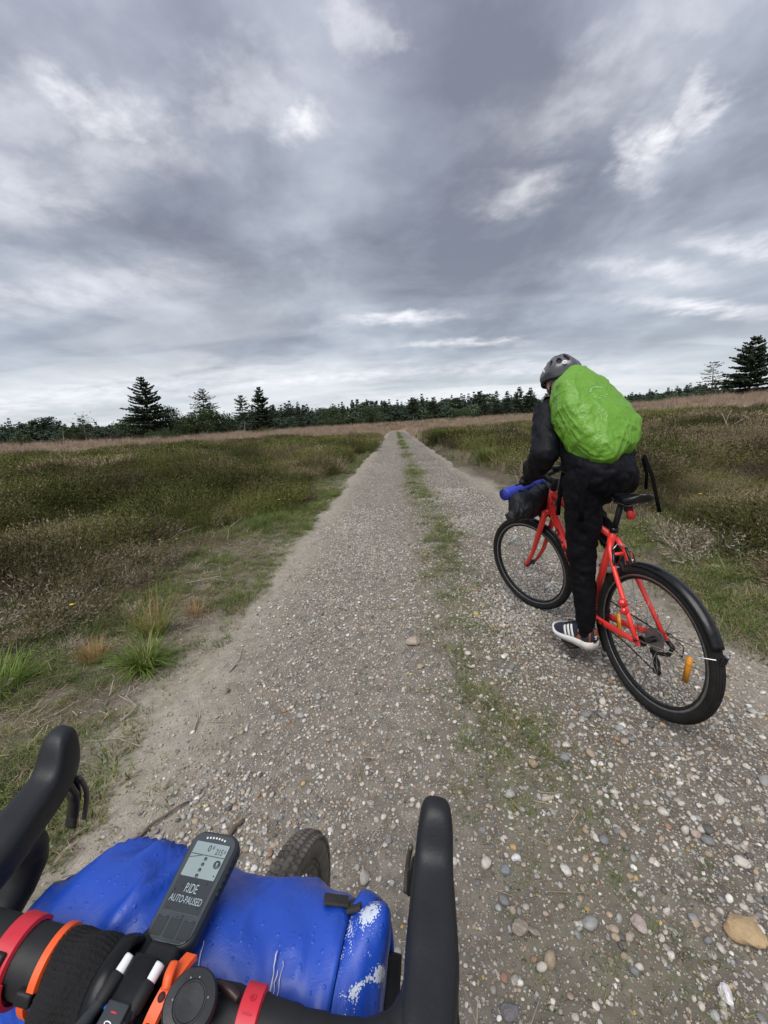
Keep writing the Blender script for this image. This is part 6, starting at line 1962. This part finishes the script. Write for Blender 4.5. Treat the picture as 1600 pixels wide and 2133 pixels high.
def wrapped(path, r, pitch=.026, amp=.0011):
    """bar tape: radius steps along the winding"""
    L = 0; rad = [r]
    for a, b in zip(path[:-1], path[1:]):
        L += (b - a).length; rad.append(r + amp * ((L / pitch) % 1.0))
    return rad
MB().tube(smooth_path([(0, .06, 0), (0, 0, 0), (0, -.06, 0)], 4), .0158, 18).build('bar_clamp_area', dark_alloy, own)
for s in (1, -1):
    top = smooth_path([(0, .050 * s, 0), (0, .095 * s, 0), (-.002, .140 * s, 0), (.002, .185 * s, .000), (.018, .214 * s, .001), (.046, .226 * s, .001), (.074, .230 * s, -.002)], 10)
    MB().tube(top, wrapped(top, .0172), 18).build('bar_tape_top', tape, own)
    drop = smooth_path([(.070, .230 * s, -.002), (.092, .236 * s, -.022), (.096, .242 * s, -.060), (.070, .250 * s, -.098), (.020, .258 * s, -.120), (-.045, .266 * s, -.128)], 8)
    MB().tube(drop, wrapped(drop, .0165), 16).build('bar_tape_drop', tape, own)
    # hood: broad flat body from the bar, waisted, rising to an upright knob
    yo = .232 * s if s < 0 else .226
    hd = empty('hood', Matrix.Translation((.050, yo, .002)), own)
    sec = [  # station ahead, top, bottom, half width
        (-.044, .0200, -.0195, .0235), (-.038, .0212, -.0205, .0252), (-.020, .0218, -.0212, .0262), (-.002, .0215, -.0212, .0262), (.010, .0225, -.0215, .0272), (.030, .0232, -.0210, .0266), (.050, .0236, -.0205, .0256), (.066, .0242, -.0205, .0246), (.077, .0262, -.0210, .0238),
        (.085, .0330, -.0215, .0232), (.091, .0440, -.0215, .0227), (.097, .0545, -.0210, .0222), (.104, .0605, -.0195, .0217), (.113, .0625, -.0160, .0208), (.121, .0605, -.0090, .0195), (.127, .0555, .0020, .0170), (.131, .0480, .0140, .0120), (.1325, .0400, .0240, .0060)]
    n = 28; vs, fs = [], []
    for i, (a, zt, zb, w) in enumerate(sec):
        flare = (.034 if s > 0 else .004) * (max(a, 0) / .13) + s * .004 * min(a, 0) / .04        # hoods splay outward, the left one more
        for j in range(n):
            an = 2 * math.pi * j / n; c, d = math.cos(an), math.sin(an)
            q = .62
            yy = math.copysign(abs(c) ** q, c) * w * .90; zz = math.copysign(abs(d) ** q, d)
            vs.append((a, yy + flare, (zt + zb) / 2 + zz * (zt - zb) / 2))
    for i in range(len(sec) - 1):
        for j in range(n): fs.append((i * n + j, i * n + (j + 1) % n, (i + 1) * n + (j + 1) % n, (i + 1) * n + j))
    fs.append(tuple(range(n - 1, -1, -1))); fs.append(tuple((len(sec) - 1) * n + j for j in range(n)))
    ob = MB().raw(vs, fs).build('rubber_cover', hood_r, hd); md = ob.modifiers.new('s', 'SUBSURF'); md.levels = md.render_levels = 2
    # lever blade and shift paddle below, swung inward
    fl = .038 if s > 0 else .004
    lv = MB().tube(smooth_path([(.108, fl, .006), (.121, fl - .003 * s, -.022), (.119, fl - .006 * s, -.055), (.106, fl - .010 * s, -.088)], 6), [.012] * 6 + [.011] * 7 + [.008] * 6, 14, flat=(.55, 1.3)).build('brake_lever', lever_m, hd)
    ins = .72 if s > 0 else .45
    MB().tube(smooth_path([(.092, fl - .020 * s * ins, .008), (.101, fl - .028 * s * ins, -.006), (.108, fl - .030 * s * ins, -.034), (.104, fl - .028 * s * ins, -.062)], 6), [.005] * 5 + [.008] * 7 + [.010] * 7, 12, flat=(.55, 1.3)).build('shift_paddle', lever_m, lv)
    MB().tube(smooth_path([(.116, fl - .024 * s, -.012), (.121, fl - .026 * s, -.045), (.112, fl - .026 * s, -.078)], 5), .0030, 8).build('blade_edge', blade_m, lv)
# stem, steerer, fork and front wheel below the bag
MB().tube([(0, 0, 0), (-.050, 0, .004), (-.100, 0, .008)], [.019, .0175, .019], 16).build('stem', dark_alloy, own)
sa = V3((.32, 0, -.947))
s0 = V3((-.100, 0, .030))
MB().tube([s0, s0 + sa * .16], .0190, 18).build('headset_spacers', dark_alloy, own)
MB().tube([s0 + sa * .055, s0 + sa * .24], .026, 20).build('head_tube', dark_alloy, own)
MB().tube([s0 + sa * .085, V3((-.30, 0, -.085)), V3((-.62, 0, -.135))], [.019, .0175, .016], 14).build('top_tube', dark_alloy, own)
MB().tube([s0 + sa * .215, V3((-.25, 0, -.45)), V3((-.44, 0, -.640))], [.023, .023, .022], 14).build('down_tube', dark_alloy, own)
GZ = -.9208 / math.cos(CK_LEAN) + .006
WR_own = .350
hubc = V3((.138, 0, GZ + WR_own))
crn = s0 + sa * .262
for s in (1, -1):
    MB().tube(smooth_path([crn + V3((0, .040 * s, .01)), crn + V3((.03, .052 * s, -.08)), hubc + V3((-.05, .056 * s, .12)), hubc + V3((0, .056 * s, 0))], 6), .013, 12, flat=(1.2, .8)).build('fork_blade', dark_alloy, own)
MB().tube([crn + V3((0, -.045, .004)), crn + V3((0, .045, .004))], .020, 14).build('fork_crown', dark_alloy, own)
_sv = WR; WR = WR_own
make_wheel(own, 'front_wheel', hubc, .024, .052, .022, lens_clear, (), .2, dark_alloy, True, dusty_rubber, 28)
WR = _sv

def in_ck(x, y, z): return CK_M @ V3((x, y, z))

# ================================================================== blue dry bag on the bars
def blue_cloth(name, patt=False):
    m, t, b = new_mat(name)
    tc = t.add('ShaderNodeTexCoord'); P = tc.outputs['Object']
    n = t.noise(P, 18, 5, .6, .3)
    c = t.mix(n, (0.007, 0.052, 0.40), (0.014, 0.085, 0.52))
    rough = t.maprange(n, .3, .7, .30, .45, False)
    if patt:
        # silver-white speckled graphic of scales fading into the blue
        sp = t.noise(P, 24, 2, .5, .9)
        vo = t.add('ShaderNodeTexVoronoi'); vo.inputs['Scale'].default_value = 620; t.link(t.vmath('MULTIPLY', P, (1.0, 1.0, .6)), vo.inputs['Vector'])
        rad = t.math('MULTIPLY', t.math('SUBTRACT', sp, .462), 5.5)
        g = t.maprange(t.math('SUBTRACT', vo.outputs['Distance'], rad), .06, -.06)
        c = t.mix(g, c, (0.62, 0.68, 0.78))
    t.link(c, b.inputs['Base Color']); t.link(rough, b.inputs['Roughness'])
    # fine woven grid under the coating and rain beads
    wv = t.add('ShaderNodeTexWave', wave_type='BANDS', bands_direction='X'); wv.inputs['Scale'].default_value = 420; t.link(P, wv.inputs['Vector'])
    wv2 = t.add('ShaderNodeTexWave', wave_type='BANDS', bands_direction='Y'); wv2.inputs['Scale'].default_value = 420; t.link(P, wv2.inputs['Vector'])
    vd = t.add('ShaderNodeTexVoronoi'); vd.inputs['Scale'].default_value = 150; t.link(P, vd.inputs['Vector'])
    ce = t.add('ShaderNodeSeparateColor'); t.link(vd.outputs['Color'], ce.inputs[0])
    drop = t.math('MULTIPLY', t.maprange(vd.outputs['Distance'], .30, .12), t.maprange(ce.outputs[0], .50, .52))
    h = t.math('ADD', t.math('MULTIPLY', t.math('ADD', wv.outputs[0], wv2.outputs[0]), .02), t.math('ADD', t.math('MULTIPLY', drop, .20), t.math('MULTIPLY', t.noise(P, 30, 4, .6, .8), .5)))
    bump(t, b, h, .5, .006)
    b.inputs['Coat Weight'].default_value = .25; b.inputs['Coat Roughness'].default_value = .25
    return m
blue = blue_cloth('blue_tarpaulin'); blue_p = blue_cloth('blue_printed_tarpaulin', True)
bag = empty('dry_bag', CK_M)
tag(bag, 'wet blue tarpaulin roll bag strapped in front of the black drop bars', 'bag')
BC = V3((.060, 0, -.086)); BR = .076
def bag_body():
    n, m = 72, 90; vs, fs = [], []
    y0, y1 = .190, -.148
    for i in range(m + 1):
        s = i / m; y = y0 + (y1 - y0) * s
        e = float(sst(0, .16, s)); rr = BR * (.62 + .38 * e)
        droop = -.010 * (1 - e)
        for j in range(n):
            a = 2 * math.pi * j / n
            c, d = math.cos(a), math.sin(a)
            k = .010 * (float(fbm(s * 5 + c, d * 1.5 + 3, 402, 3)) - .5) * 2
            # slack diagonal folds in the left half, under the computer
            fold = math.exp(-((float(fbm(s * 7 + d * 1.6, c * 1.3 - s * 2, 405, 2)) - .5) / .07) ** 2)
            k += .0105 * fold * (1 - float(sst(.35, .60, s))) + .0030 * fold
            k += .004 * math.exp(-((s - .97) / .03) ** 2)
            vs.append((BC.x + (rr + k) * c * 1.06, y, BC.z + droop + (rr + k) * d * .94))
    for i in range(m):
        for j in range(n): fs.append((i * n + j, i * n + (j + 1) % n, (i + 1) * n + (j + 1) % n, (i + 1) * n + j))
    fs.append(tuple(range(n - 1, -1, -1))); fs.append(tuple(m * n + j for j in range(n)))
    return MB().raw(vs, fs)
bag_body().build('roll_body', blue, bag)
def bag_end():
    """printed end panel, folded over and pinched"""
    n, m = 64, 22; vs, fs = [], []
    for i in range(m + 1):
        s = i / m
        for j in range(n):
            a = 2 * math.pi * j / n; c, d = math.cos(a), math.sin(a)
            rr = BR * (1.00 + .02 * math.sin(s * 3)) * (1 - .55 * s ** 2.4)
            k = .0065 * math.sin(a * 5 + 1.3) * math.sin(math.pi * min(1, s * 1.2)) + .006 * (float(fbm(c * 2 + s * 4, d * 2, 431, 3)) - .5) * 2 * s
            ear = .020 * math.exp(-((a - 1.15) / .28) ** 2) * math.sin(math.pi * min(1, s * 1.05))
            vs.append((BC.x + (rr + k + ear) * c * 1.05, -.149 - .042 * math.sin(s * 1.45) - .010 * ear / .02, BC.z + (rr + k + ear) * d * .95))
    for i in range(m):
        for j in range(n): fs.append((i * n + j, i * n + (j + 1) % n, (i + 1) * n + (j + 1) % n, (i + 1) * n + j))
    fs.append(tuple(m * n + j for j in range(n)))
    return MB().raw(vs, fs)
bag_end().build('printed_end_panel', blue_p, bag)
# stiff rolled lip standing up at the end and the dark edge binding
lip = smooth_path([BC + V3((.040, -.158, .068)), BC + V3((.060, -.166, .058)), BC + V3((.078, -.176, .016)), BC + V3((.068, -.186, -.034)), BC + V3((.02, -.190, -.062)), BC + V3((-.05, -.188, -.066))], 7)
MB().tube(lip, [.0045 + .0015 * math.sin(math.pi * i / (len(lip) - 1)) for i in range(len(lip))], 10, flat=(.6, 2.0)).build('rolled_lip', blue, bag)
MB().tube(smooth_path([BC + V3((.06, -.192, -.02)), BC + V3((.03, -.194, -.05)), BC + V3((-.03, -.194, -.06)), BC + V3((-.06, -.190, -.045))], 6), .007, 8, flat=(.6, 1.8)).build('edge_binding', blk_matt, bag)
# webbing tab with its stitch
tabm = simple('brown_black_webbing', (0.030, 0.026, 0.024), .8, 0, 60, .25, 300, .5)
MB().box(BC + V3((.044, -.132, .067)), (.020, .026, .003), Matrix.Rotation(R(38), 3, 'Y') @ Matrix.Rotation(.2, 3, 'Z'), .001).build('webbing_tab', tabm, bag)
MB().box(BC + V3((.044, -.152, .066)), (.024, .015, .004), Matrix.Rotation(R(38), 3, 'Y') @ Matrix.Rotation(-.35, 3, 'X'), .001).build('webbing_tab', tabm, bag)
# scratches in the coating showing white scrim
scr = simple('white_scuff', (0.62, 0.64, 0.74), .8)
def bag_top(y, ang, off=.0012):
    a = R(ang); return V3((BC.x + (BR + off) * math.cos(a) * 1.06, y, BC.z + (BR + off) * math.sin(a) * .94))
_bbm = None
def scuff(pts, w=.0007):
    P = [bag_top(y, a, .0032) for y, a in pts]
    P = [p + V3((random.uniform(-.0006, .0006), random.uniform(-.0007, .0007), 0)) for p in smooth_path(P, 6)]
    MB().tube(P, [w * random.uniform(.5, 1.2) for _ in P], 5).build('scuff', scr, bag)
scuff([(-.090, 96), (-.094, 112), (-.099, 132), (-.101, 150)])
scuff([(-.0955, 104), (-.0985, 122), (-.103, 140), (-.104, 154)], .0006)
scuff([(-.0985, 100), (-.102, 118), (-.106, 140)], .0004)
scuff([(.072, 118), (.080, 136), (.083, 150), (.086, 158)])
scuff([(.118, 128), (.124, 140)], .0006)
scuff([(-.020, 100), (-.026, 118), (-.031, 138)], .0006)
scuff([(-.058, 118), (-.061, 128)], .0004)

# ================================================================== bicycle computer
cmp_body = simple('computer_case', (0.030, 0.036, 0.041), .5, 0, 30, .15, 250, .2, .0006)
cmp_face = simple('computer_face', (0.050, 0.060, 0.066), .28, 0, 30, .08)
lcd_m = simple('lcd_panel', (0.27, 0.335, 0.335), .25, 0, 12, .05)
ink = simple('lcd_ink', (0.055, 0.070, 0.082), .4)
pale_ink = simple('lcd_pale_text', (0.36, 0.43, 0.46), .4)
led_m = simple('white_led', (0.72, 0.75, 0.74), .3)
btn_m = simple('button_rubber', (0.022, 0.027, 0.030), .65, 0, 40, .15)
CMP = Matrix.Translation((.070, .004, .008)) @ Matrix.Rotation(R(-8), 4, 'Y') @ Matrix.Rotation(R(-3), 4, 'X')
comp = empty('bike_computer', CK_M @ CMP)
tag(comp, 'dark bicycle computer with a pale screen reading ride auto-paused', 'bike computer')
# local: x ahead (top of the device), y left, z up; 92 x 54 x 18 mm
def rounded_plate(l0, l1, w0, w1, r, z0, z1, name, mat, parent, bev=.002, cx=0.0):
    """plate between x=l0..l1 with half widths w0 (rear) and w1 (front), round corners"""
    pts = []
    for (x, y, a0) in ((l1 - r, w1 - r, 0), (l0 + r, w0 - r, 90), (l0 + r, -(w0 - r), 180), (l1 - r, -(w1 - r), 270)):
        for k in range(7):
            a = R(a0 + 15 * k); pts.append((x + r * math.cos(a), y + r * math.sin(a)))
    n = len(pts)
    vs = [(x + cx, y, z0) for x, y in pts] + [(x + cx, y, z1) for x, y in pts]
    fs = [tuple(range(n - 1, -1, -1)), tuple(range(n, 2 * n))] + [(i, (i + 1) % n, n + (i + 1) % n, n + i) for i in range(n)]
    ob = MB().raw(vs, fs).build(name, mat, parent, auto=35)
    if bev:
        md = ob.modifiers.new('b', 'BEVEL'); md.width = bev; md.segments = 3; md.limit_method = 'ANGLE'; md.angle_limit = R(50)
    return ob
rounded_plate(-.047, .047, .0235, .0270, .013, -.009, .0075, 'case', cmp_body, comp, .004)
rounded_plate(-.043, .044, .0215, .0245, .011, .0070, .0086, 'face', cmp_face, comp, .0010)
rounded_plate(-.0225, .0355, .0185, .0195, .0015, .0084, .0090, 'glass', simple('screen_glass', (0.036, 0.043, 0.049), .18), comp, .0002)
rounded_plate(.0045, .0350, .0183, .0190, .0012, .0089, .0093, 'lcd', lcd_m, comp, 0)
def text(txt, size, x, y, z, mat, name, parent, rot=-90, sx=1.0, ext=.00008):
    cu = bpy.data.curves.new(name, 'FONT'); cu.body = txt; cu.size = size; cu.align_x = 'CENTER'; cu.align_y = 'CENTER'; cu.extrude = ext; cu.resolution_u = 3
    tmp = bpy.data.objects.new(name + '_c', cu); COL.objects.link(tmp)
    dg = bpy.context.evaluated_depsgraph_get(); dg.update()
    me = bpy.data.meshes.new_from_object(tmp.evaluated_get(dg))
    bpy.data.objects.remove(tmp)
    me.materials.clear(); me.materials.append(mat)
    o = link_mesh(name, me, parent)
    o.matrix_local = Matrix.Translation((x, y, z)) @ Matrix.Rotation(R(rot), 4, 'Z') @ Matrix.Diagonal((sx, 1, 1, 1))
    return o
text('RIDE', .0104, -.0045, .000, .0093, pale_ink, 'screen_text', comp, sx=.62)
text('AUTO-PAUSED', .0078, -.0132, .000, .0093, pale_ink, 'screen_text', comp, sx=.64)
text('0', .0085, .0295, .0015, .0096, ink, 'screen_text', comp, sx=.8)
text('0', .0045, .0310, -.0025, .0096, ink, 'screen_text', comp, sx=.8)
text('215', .0075, .0278, -.0105, .0096, ink, 'screen_text', comp, sx=.75)
text('0', .0038, .0288, -.0165, .0096, ink, 'screen_text', comp, sx=.8)
scr_l = MB()
scr_l.box((.0235, 0, .0096), (.0006, .0365, .0002)); scr_l.box((.0215, .0120, .0096), (.0005, .0130, .0002), Matrix.Rotation(.25, 3, 'Z'))
scr_l.build('map_line', ink, comp, smooth=False)
for k in range(4):
    MB().lathe([(.0002, .0002), (.0016, .0001), (.0016, -.0001)], Matrix.Translation((.0205 - .0048 * k, .0005 + .0003 * k, .0096)), 12).build('route_dot', ink, comp)
MB().lathe([(.0002, .0002), (.0036, .0001), (.0036, -.0001)], Matrix.Translation((.0175, -.0140, .0096)), 18).build('compass_disc', ink, comp)
MB().raw([(.0190, -.0128, .00985), (.0190, -.0152, .00985), (.0158, -.0140, .00985)], [(0, 1, 2)]).build('compass_arrow', lcd_m, comp, smooth=False)
for k in range(7):
    y = .0100 - .0034 * k
    MB().lathe([(.0002, .0004), (.0010, .0003), (.0011, 0)], Matrix.Translation((.0402 - .00012 * (k - 3) ** 2, y, .0086)), 10).build('led', led_m, comp)
for k in range(3):
    rounded_plate(-.0395, -.0265, .0056, .0058, .0012, .0080, .0090, 'button', btn_m, comp, .0004).location.y = .0135 - .0135 * k
    MB().box((-.0262, .0135 - .0135 * k, .0088), (.0008, .0104, .0007)).build('button_groove', ink, comp)
for k in range(7): MB().box((.034 - .006 * k, -.0262 + .0002 * k, .001), (.0032, .0020, .007), None, .0006).build('side_grip', btn_m, comp)
wet = simple('rain_bead', (0.020, 0.025, 0.028), .08)
rg = random.Random(9)
for k in range(12):
    x, y = rg.uniform(-.026, .012), rg.uniform(-.019, .019)
    MB().lathe([(.0001, .0004), (.0006, .0003), (.0008, 0)], Matrix.Translation((x, y, .0093)), 8).build('rain_drop', wet, comp)
MB().box((-.049, .004, -.0085), (.004, .018, .0022), None, .0006).build('quarter_turn_edge', simple('teal_edge', (0.03, 0.12, 0.15), .4), comp)
# the arm of its out-front mount belongs to the bars
MB().tube(smooth_path([(.0, .022, .004), (.014, .024, .006), (.034, .018, .002), (.052, .006, -.004)], 6), [.009] * 6 + [.008] * 13, 12, flat=(.7, 1.4)).build('computer_mount', dark_alloy, own)
MB().lathe([(.017, -.004), (.017, .004), (.008, .006)], Matrix.Translation((.062, .004, -.006)) @ Matrix.Rotation(R(-8), 4, 'Y'), 22, True).build('mount_puck', dark_alloy, own)

# ================================================================== straps, sleeve, lamp, lid on the bars
red_s = simple('red_rubber_strap', (0.62, 0.025, 0.045), .5, 0, 20, .12, 140, .3, .001)
red_t = simple('red_strap_relief', (0.46, 0.016, 0.030), .55)
orange_s = simple('orange_rubber_strap', (0.90, 0.115, 0.020), .5, 0, 20, .10, 140, .3, .001)
orange_d = simple('strap_hole', (0.060, 0.012, 0.010), .8)
knit = simple('knit_black', (0.010, 0.010, 0.011), .95, 0, 60, .3, 260, .9, .004)
def band(y, w, r, mat, a0, a1, name, parent, tilt=0.0, r2=None, th=.0032, cz=0.0, cx=0.0, n=40):
    """flat strap wrapped round the bar between angles (0 ahead, 90 up)"""
    r2 = r2 or r; vs, fs = [], []
    for i in range(n + 1):
        u = i / n; a = R(a0 + (a1 - a0) * u)
        rr = r + (r2 - r) * u
        for dy, dr in ((-w / 2, 0), (-w / 2 + .0012, th), (w / 2 - .0012, th), (w / 2, 0)):
            yy = y + dy + tilt * math.cos(a) * rr
            vs.append((cx + (rr + dr) * math.cos(a), yy, cz + (rr + dr) * math.sin(a)))
    for i in range(n):
        for j in range(4): fs.append((i * 4 + j, i * 4 + (j + 1) % 4, (i + 1) * 4 + (j + 1) % 4, (i + 1) * 4 + j))
    fs.append((3, 2, 1, 0)); fs.append(tuple(n * 4 + j for j in range(4)))
    return MB().raw(vs, fs).build(name, mat, parent, auto=40)
def strap_thing(label, grp='rubber straps on the bars'):
    o = empty('rubber_strap', CK_M); tag(o, label, 'strap', grp); return o
# padding thickens the left half of the bar
lb = empty('bar_padding', CK_M); tag(lb, 'black rubber padding sleeve on the left half of the drop bar', 'padding')
MB().tube(smooth_path([(0, .185, .0), (0, .165, .0), (0, .12, 0), (0, .062, 0), (0, .052, 0)], 6), [.019] + [.0235] * 22 + [.021, .019], 22).build('sleeve', tape, lb)
s1 = strap_thing('wide red strap with a black buckle at the left end of the bar')
band(.126, .019, .0240, red_s, 10, 205, 'band', s1, .10)
MB().box((-.016, .1325, .0215), (.013, .027, .007), Matrix.Rotation(R(-40), 3, 'Y'), .002).build('buckle_frame', blk_matt, s1)
MB().box((-.0180, .1325, .0245), (.007, .016, .004), Matrix.Rotation(R(-40), 3, 'Y'), .001).build('buckle_window', red_s, s1)
band(.124, .021, .0262, red_s, 150, 250, 'tail', s1, .10)
s2 = strap_thing('narrow orange strap between the red strap and the ribbed black knit sleeve')
band(.088, .0085, .0242, orange_s, 20, 148, 'band', s2, .12)
MB().box((-.0235, .090, .0085), (.010, .014, .007), Matrix.Rotation(R(-65), 3, 'Y'), .002).build('buckle', blk_matt, s2)
band(.094, .0085, .0262, orange_s, 168, 255, 'tail', s2, .16)
kn = empty('knit_sleeve', CK_M); tag(kn, 'ribbed black knitted sleeve wrapped round the bar left of the lamp', 'sleeve')
vs, fs = [], []; n, m = 120, 16
for i in range(m + 1):
    u = i / m; y = .083 - .052 * u
    for j in range(n):
        a = 2 * math.pi * j / n
        rr = .0262 + .0035 * math.sin(math.pi * u) ** .5 + .0011 * math.sin(a * 40) + .0012 * math.sin(u * 9 + a * 2)
        vs.append((rr * math.cos(a) - .004, y + .004 * math.sin(a * 2), rr * math.sin(a)))
for i in range(m):
    for j in range(n): fs.append((i * n + j, i * n + (j + 1) % n, (i + 1) * n + (j + 1) % n, (i + 1) * n + j))
MB().raw(vs, fs).build('ribbing', knit, kn)
MB().tube(smooth_path([(.024, .030, .010), (.012, .029, .026), (-.012, .029, .028), (-.030, .030, .010), (-.034, .032, -.02)], 6), .0062, 10, flat=(.7, 1.3)).build('binding', dark_alloy, kn)
# lamp and cable guides at the stem clamp
lamp = empty('bike_lamp', CK_M); tag(lamp, 'dark handlebar lamp with white lettering between knit sleeve and round lid', 'lamp')
MB().box((-.024, .0005, .026), (.062, .024, .018), Matrix.Rotation(R(-8), 3, 'Y'), .005).build('body', dark_alloy, lamp)
MB().box((.010, -.002, .018), (.022, .028, .012), Matrix.Rotation(R(4), 3, 'Y'), .004).build('front_block', blk_matt, lamp)
MB().box((-.036, .001, .0355), (.026, .017, .003), Matrix.Rotation(R(-8), 3, 'Y'), .001).build('top_panel', cmp_body, lamp)
tx = text('00', .0105, -.046, .0025, .0425, white_pl, 'lettering', lamp, rot=0, sx=.8); tx.matrix_local = Matrix.Translation((-.036, .0010, .0376)) @ Matrix.Rotation(R(-8), 4, 'Y') @ Matrix.Rotation(R(-4), 4, 'Z') @ Matrix.Diagonal((.60, .8, 1, 1))
MB().box((-.0285, .0012, .0378), (.0014, .0050, .0006)).build('red_tick', red_s, lamp)
for yy, xx in ((.0165, -.008), (-.0105, -.008)):
    gd = empty('cable_ferrule', CK_M @ Matrix.Translation((xx, yy, .033)) @ Matrix.Rotation(R(80), 4, 'Y') @ Matrix.Rotation(.15, 4, 'X'))
    tag(gd, 'white tipped cable ferrule on the stem, ' + ('next to the knit sleeve' if yy > 0 else 'next to the round lid'), 'ferrule', 'white tipped cable ferrules')
    MB().lathe([(.0002, .0115), (.0038, .0110), (.0042, .0095), (.0042, .0015), (.0040, .0)], None, 16).build('white_tip', white_pl, gd)
    MB().lathe([(.0044, .0005), (.0056, -.001), (.0056, -.014), (.0046, -.016)], None, 16).build('collar', blk_matt, gd)
    MB().tube(smooth_path([(0, 0, -.014), (-.002, .001, -.028), (-.010, .002, -.046)], 5), [.0042] * 4 + [.005] * 7, 10).build('boot', btn_m, gd)
bl = empty('hair_band', CK_M); tag(bl, 'bright blue elastic band at the bottom edge of the picture', 'band')
MB().tube(smooth_path([(-.034, .036, .004), (-.026, .031, .018), (-.022, .018, .026), (-.028, .006, .028), (-.038, .001, .020)], 6), .0022, 8).build('loop', simple('bright_blue_elastic', (0.03, 0.22, 0.80), .45), bl)
MB().box((-.040, .020, .016), (.022, .026, .022), None, .007).build('knot_block', blk_matt, bl)
# round lid (mount cap) at the right of the clamp
lid = empty('round_lid', CK_M @ Matrix.Translation((-.014, -.0500, .036)) @ Matrix.Rotation(R(-10), 4, 'Y') @ Matrix.Rotation(R(8), 4, 'X') @ Matrix.Scale(.80, 4))
tag(lid, 'round black cap with a recessed disc on the bar right of the stem', 'cap')
MB().lathe([(.0195, -.034), (.0198, -.010), (.0232, -.007), (.0242, -.002), (.0240, .003), (.0222, .0058), (.0150, .0066), (.0142, .0056), (.0130, .0056), (.0124, .0064), (.0060, .0062), (.0002, .0060)], None, 48).build('cap', simple('cap_plastic', (0.020, 0.021, 0.023), .42, 0, 30, .2, 60, .25, .001), lid, auto=50)
MB().lathe([(.0175, -.05), (.0175, -.02)], None, 28, True).build('stalk', blk_matt, lid)
for k in range(5): MB().lathe([(.0001, .0004), (.0007, .0002), (.0008, 0)], Matrix.Translation((.016 * math.cos(k * 1.7), .016 * math.sin(k * 1.7), .0064)), 8).build('rain_drop', simple('bead', (.3, .3, .32), .1) if k == 0 else bpy.data.materials['bead'], lid)
# orange strap with holes between lamp and lid
s3 = strap_thing('orange strap with punched holes between the lamp and the round lid')
band(-.0275, .0115, .0300, orange_s, 62, 205, 'band', s3, -.22, .034)
for k, aa in enumerate((112, 138, 164)):
    a = R(aa); rr = .0300 + .004 * (aa - 62) / 143 + .0034
    p = V3((rr * math.cos(a), -.0275 - .22 * math.cos(a) * (rr - .003), rr * math.sin(a))); nrm_ = V3((math.cos(a), 0, math.sin(a)))
    MB().lathe([(.0002, .0003), (.0028, .0002), (.0030, -.0004)], Matrix.Translation(p) @ nrm_.to_track_quat('Z', 'Y').to_matrix().to_4x4(), 14).build('hole', orange_d, s3)
MB().tube(smooth_path([(.004, -.024, .038), (-.004, -.0255, .040), (-.010, -.027, .036)], 5), .0032, 8, flat=(.6, 1.2)).build('tip', orange_s, s3)
# red strap right of the lid, with raised lettering
s4 = strap_thing('red strap with raised lettering right of the round lid')
band(-.0905, .0175, .0182, red_s, 25, 225, 'band', s4, .06)
for k, chh in enumerate('vole'):
    a = R(150 - 24 * k); rr = .0216
    p = V3((rr * math.cos(a), -.0905 + .06 * math.cos(a) * rr, rr * math.sin(a))); nn = V3((math.cos(a), 0, math.sin(a)))
    o = text(chh, .0110, 0, 0, 0, red_t, 'raised_letter', s4, ext=.0003)
    tx_ = V3((math.sin(a), 0, -math.cos(a))); ty_ = nn.cross(tx_)
    o.matrix_local = Matrix(((tx_.x, ty_.x, nn.x, p.x), (tx_.y, ty_.y, nn.y, p.y), (tx_.z, ty_.z, nn.z, p.z), (0, 0, 0, 1)))
MB().tube(smooth_path([(.006, -.060, .022), (.004, -.072, .023), (.002, -.080, .021)], 4), .0035, 8).build('wire_end', simple('copper', (.05, .03, .028), .4, .5), lid.parent or own)
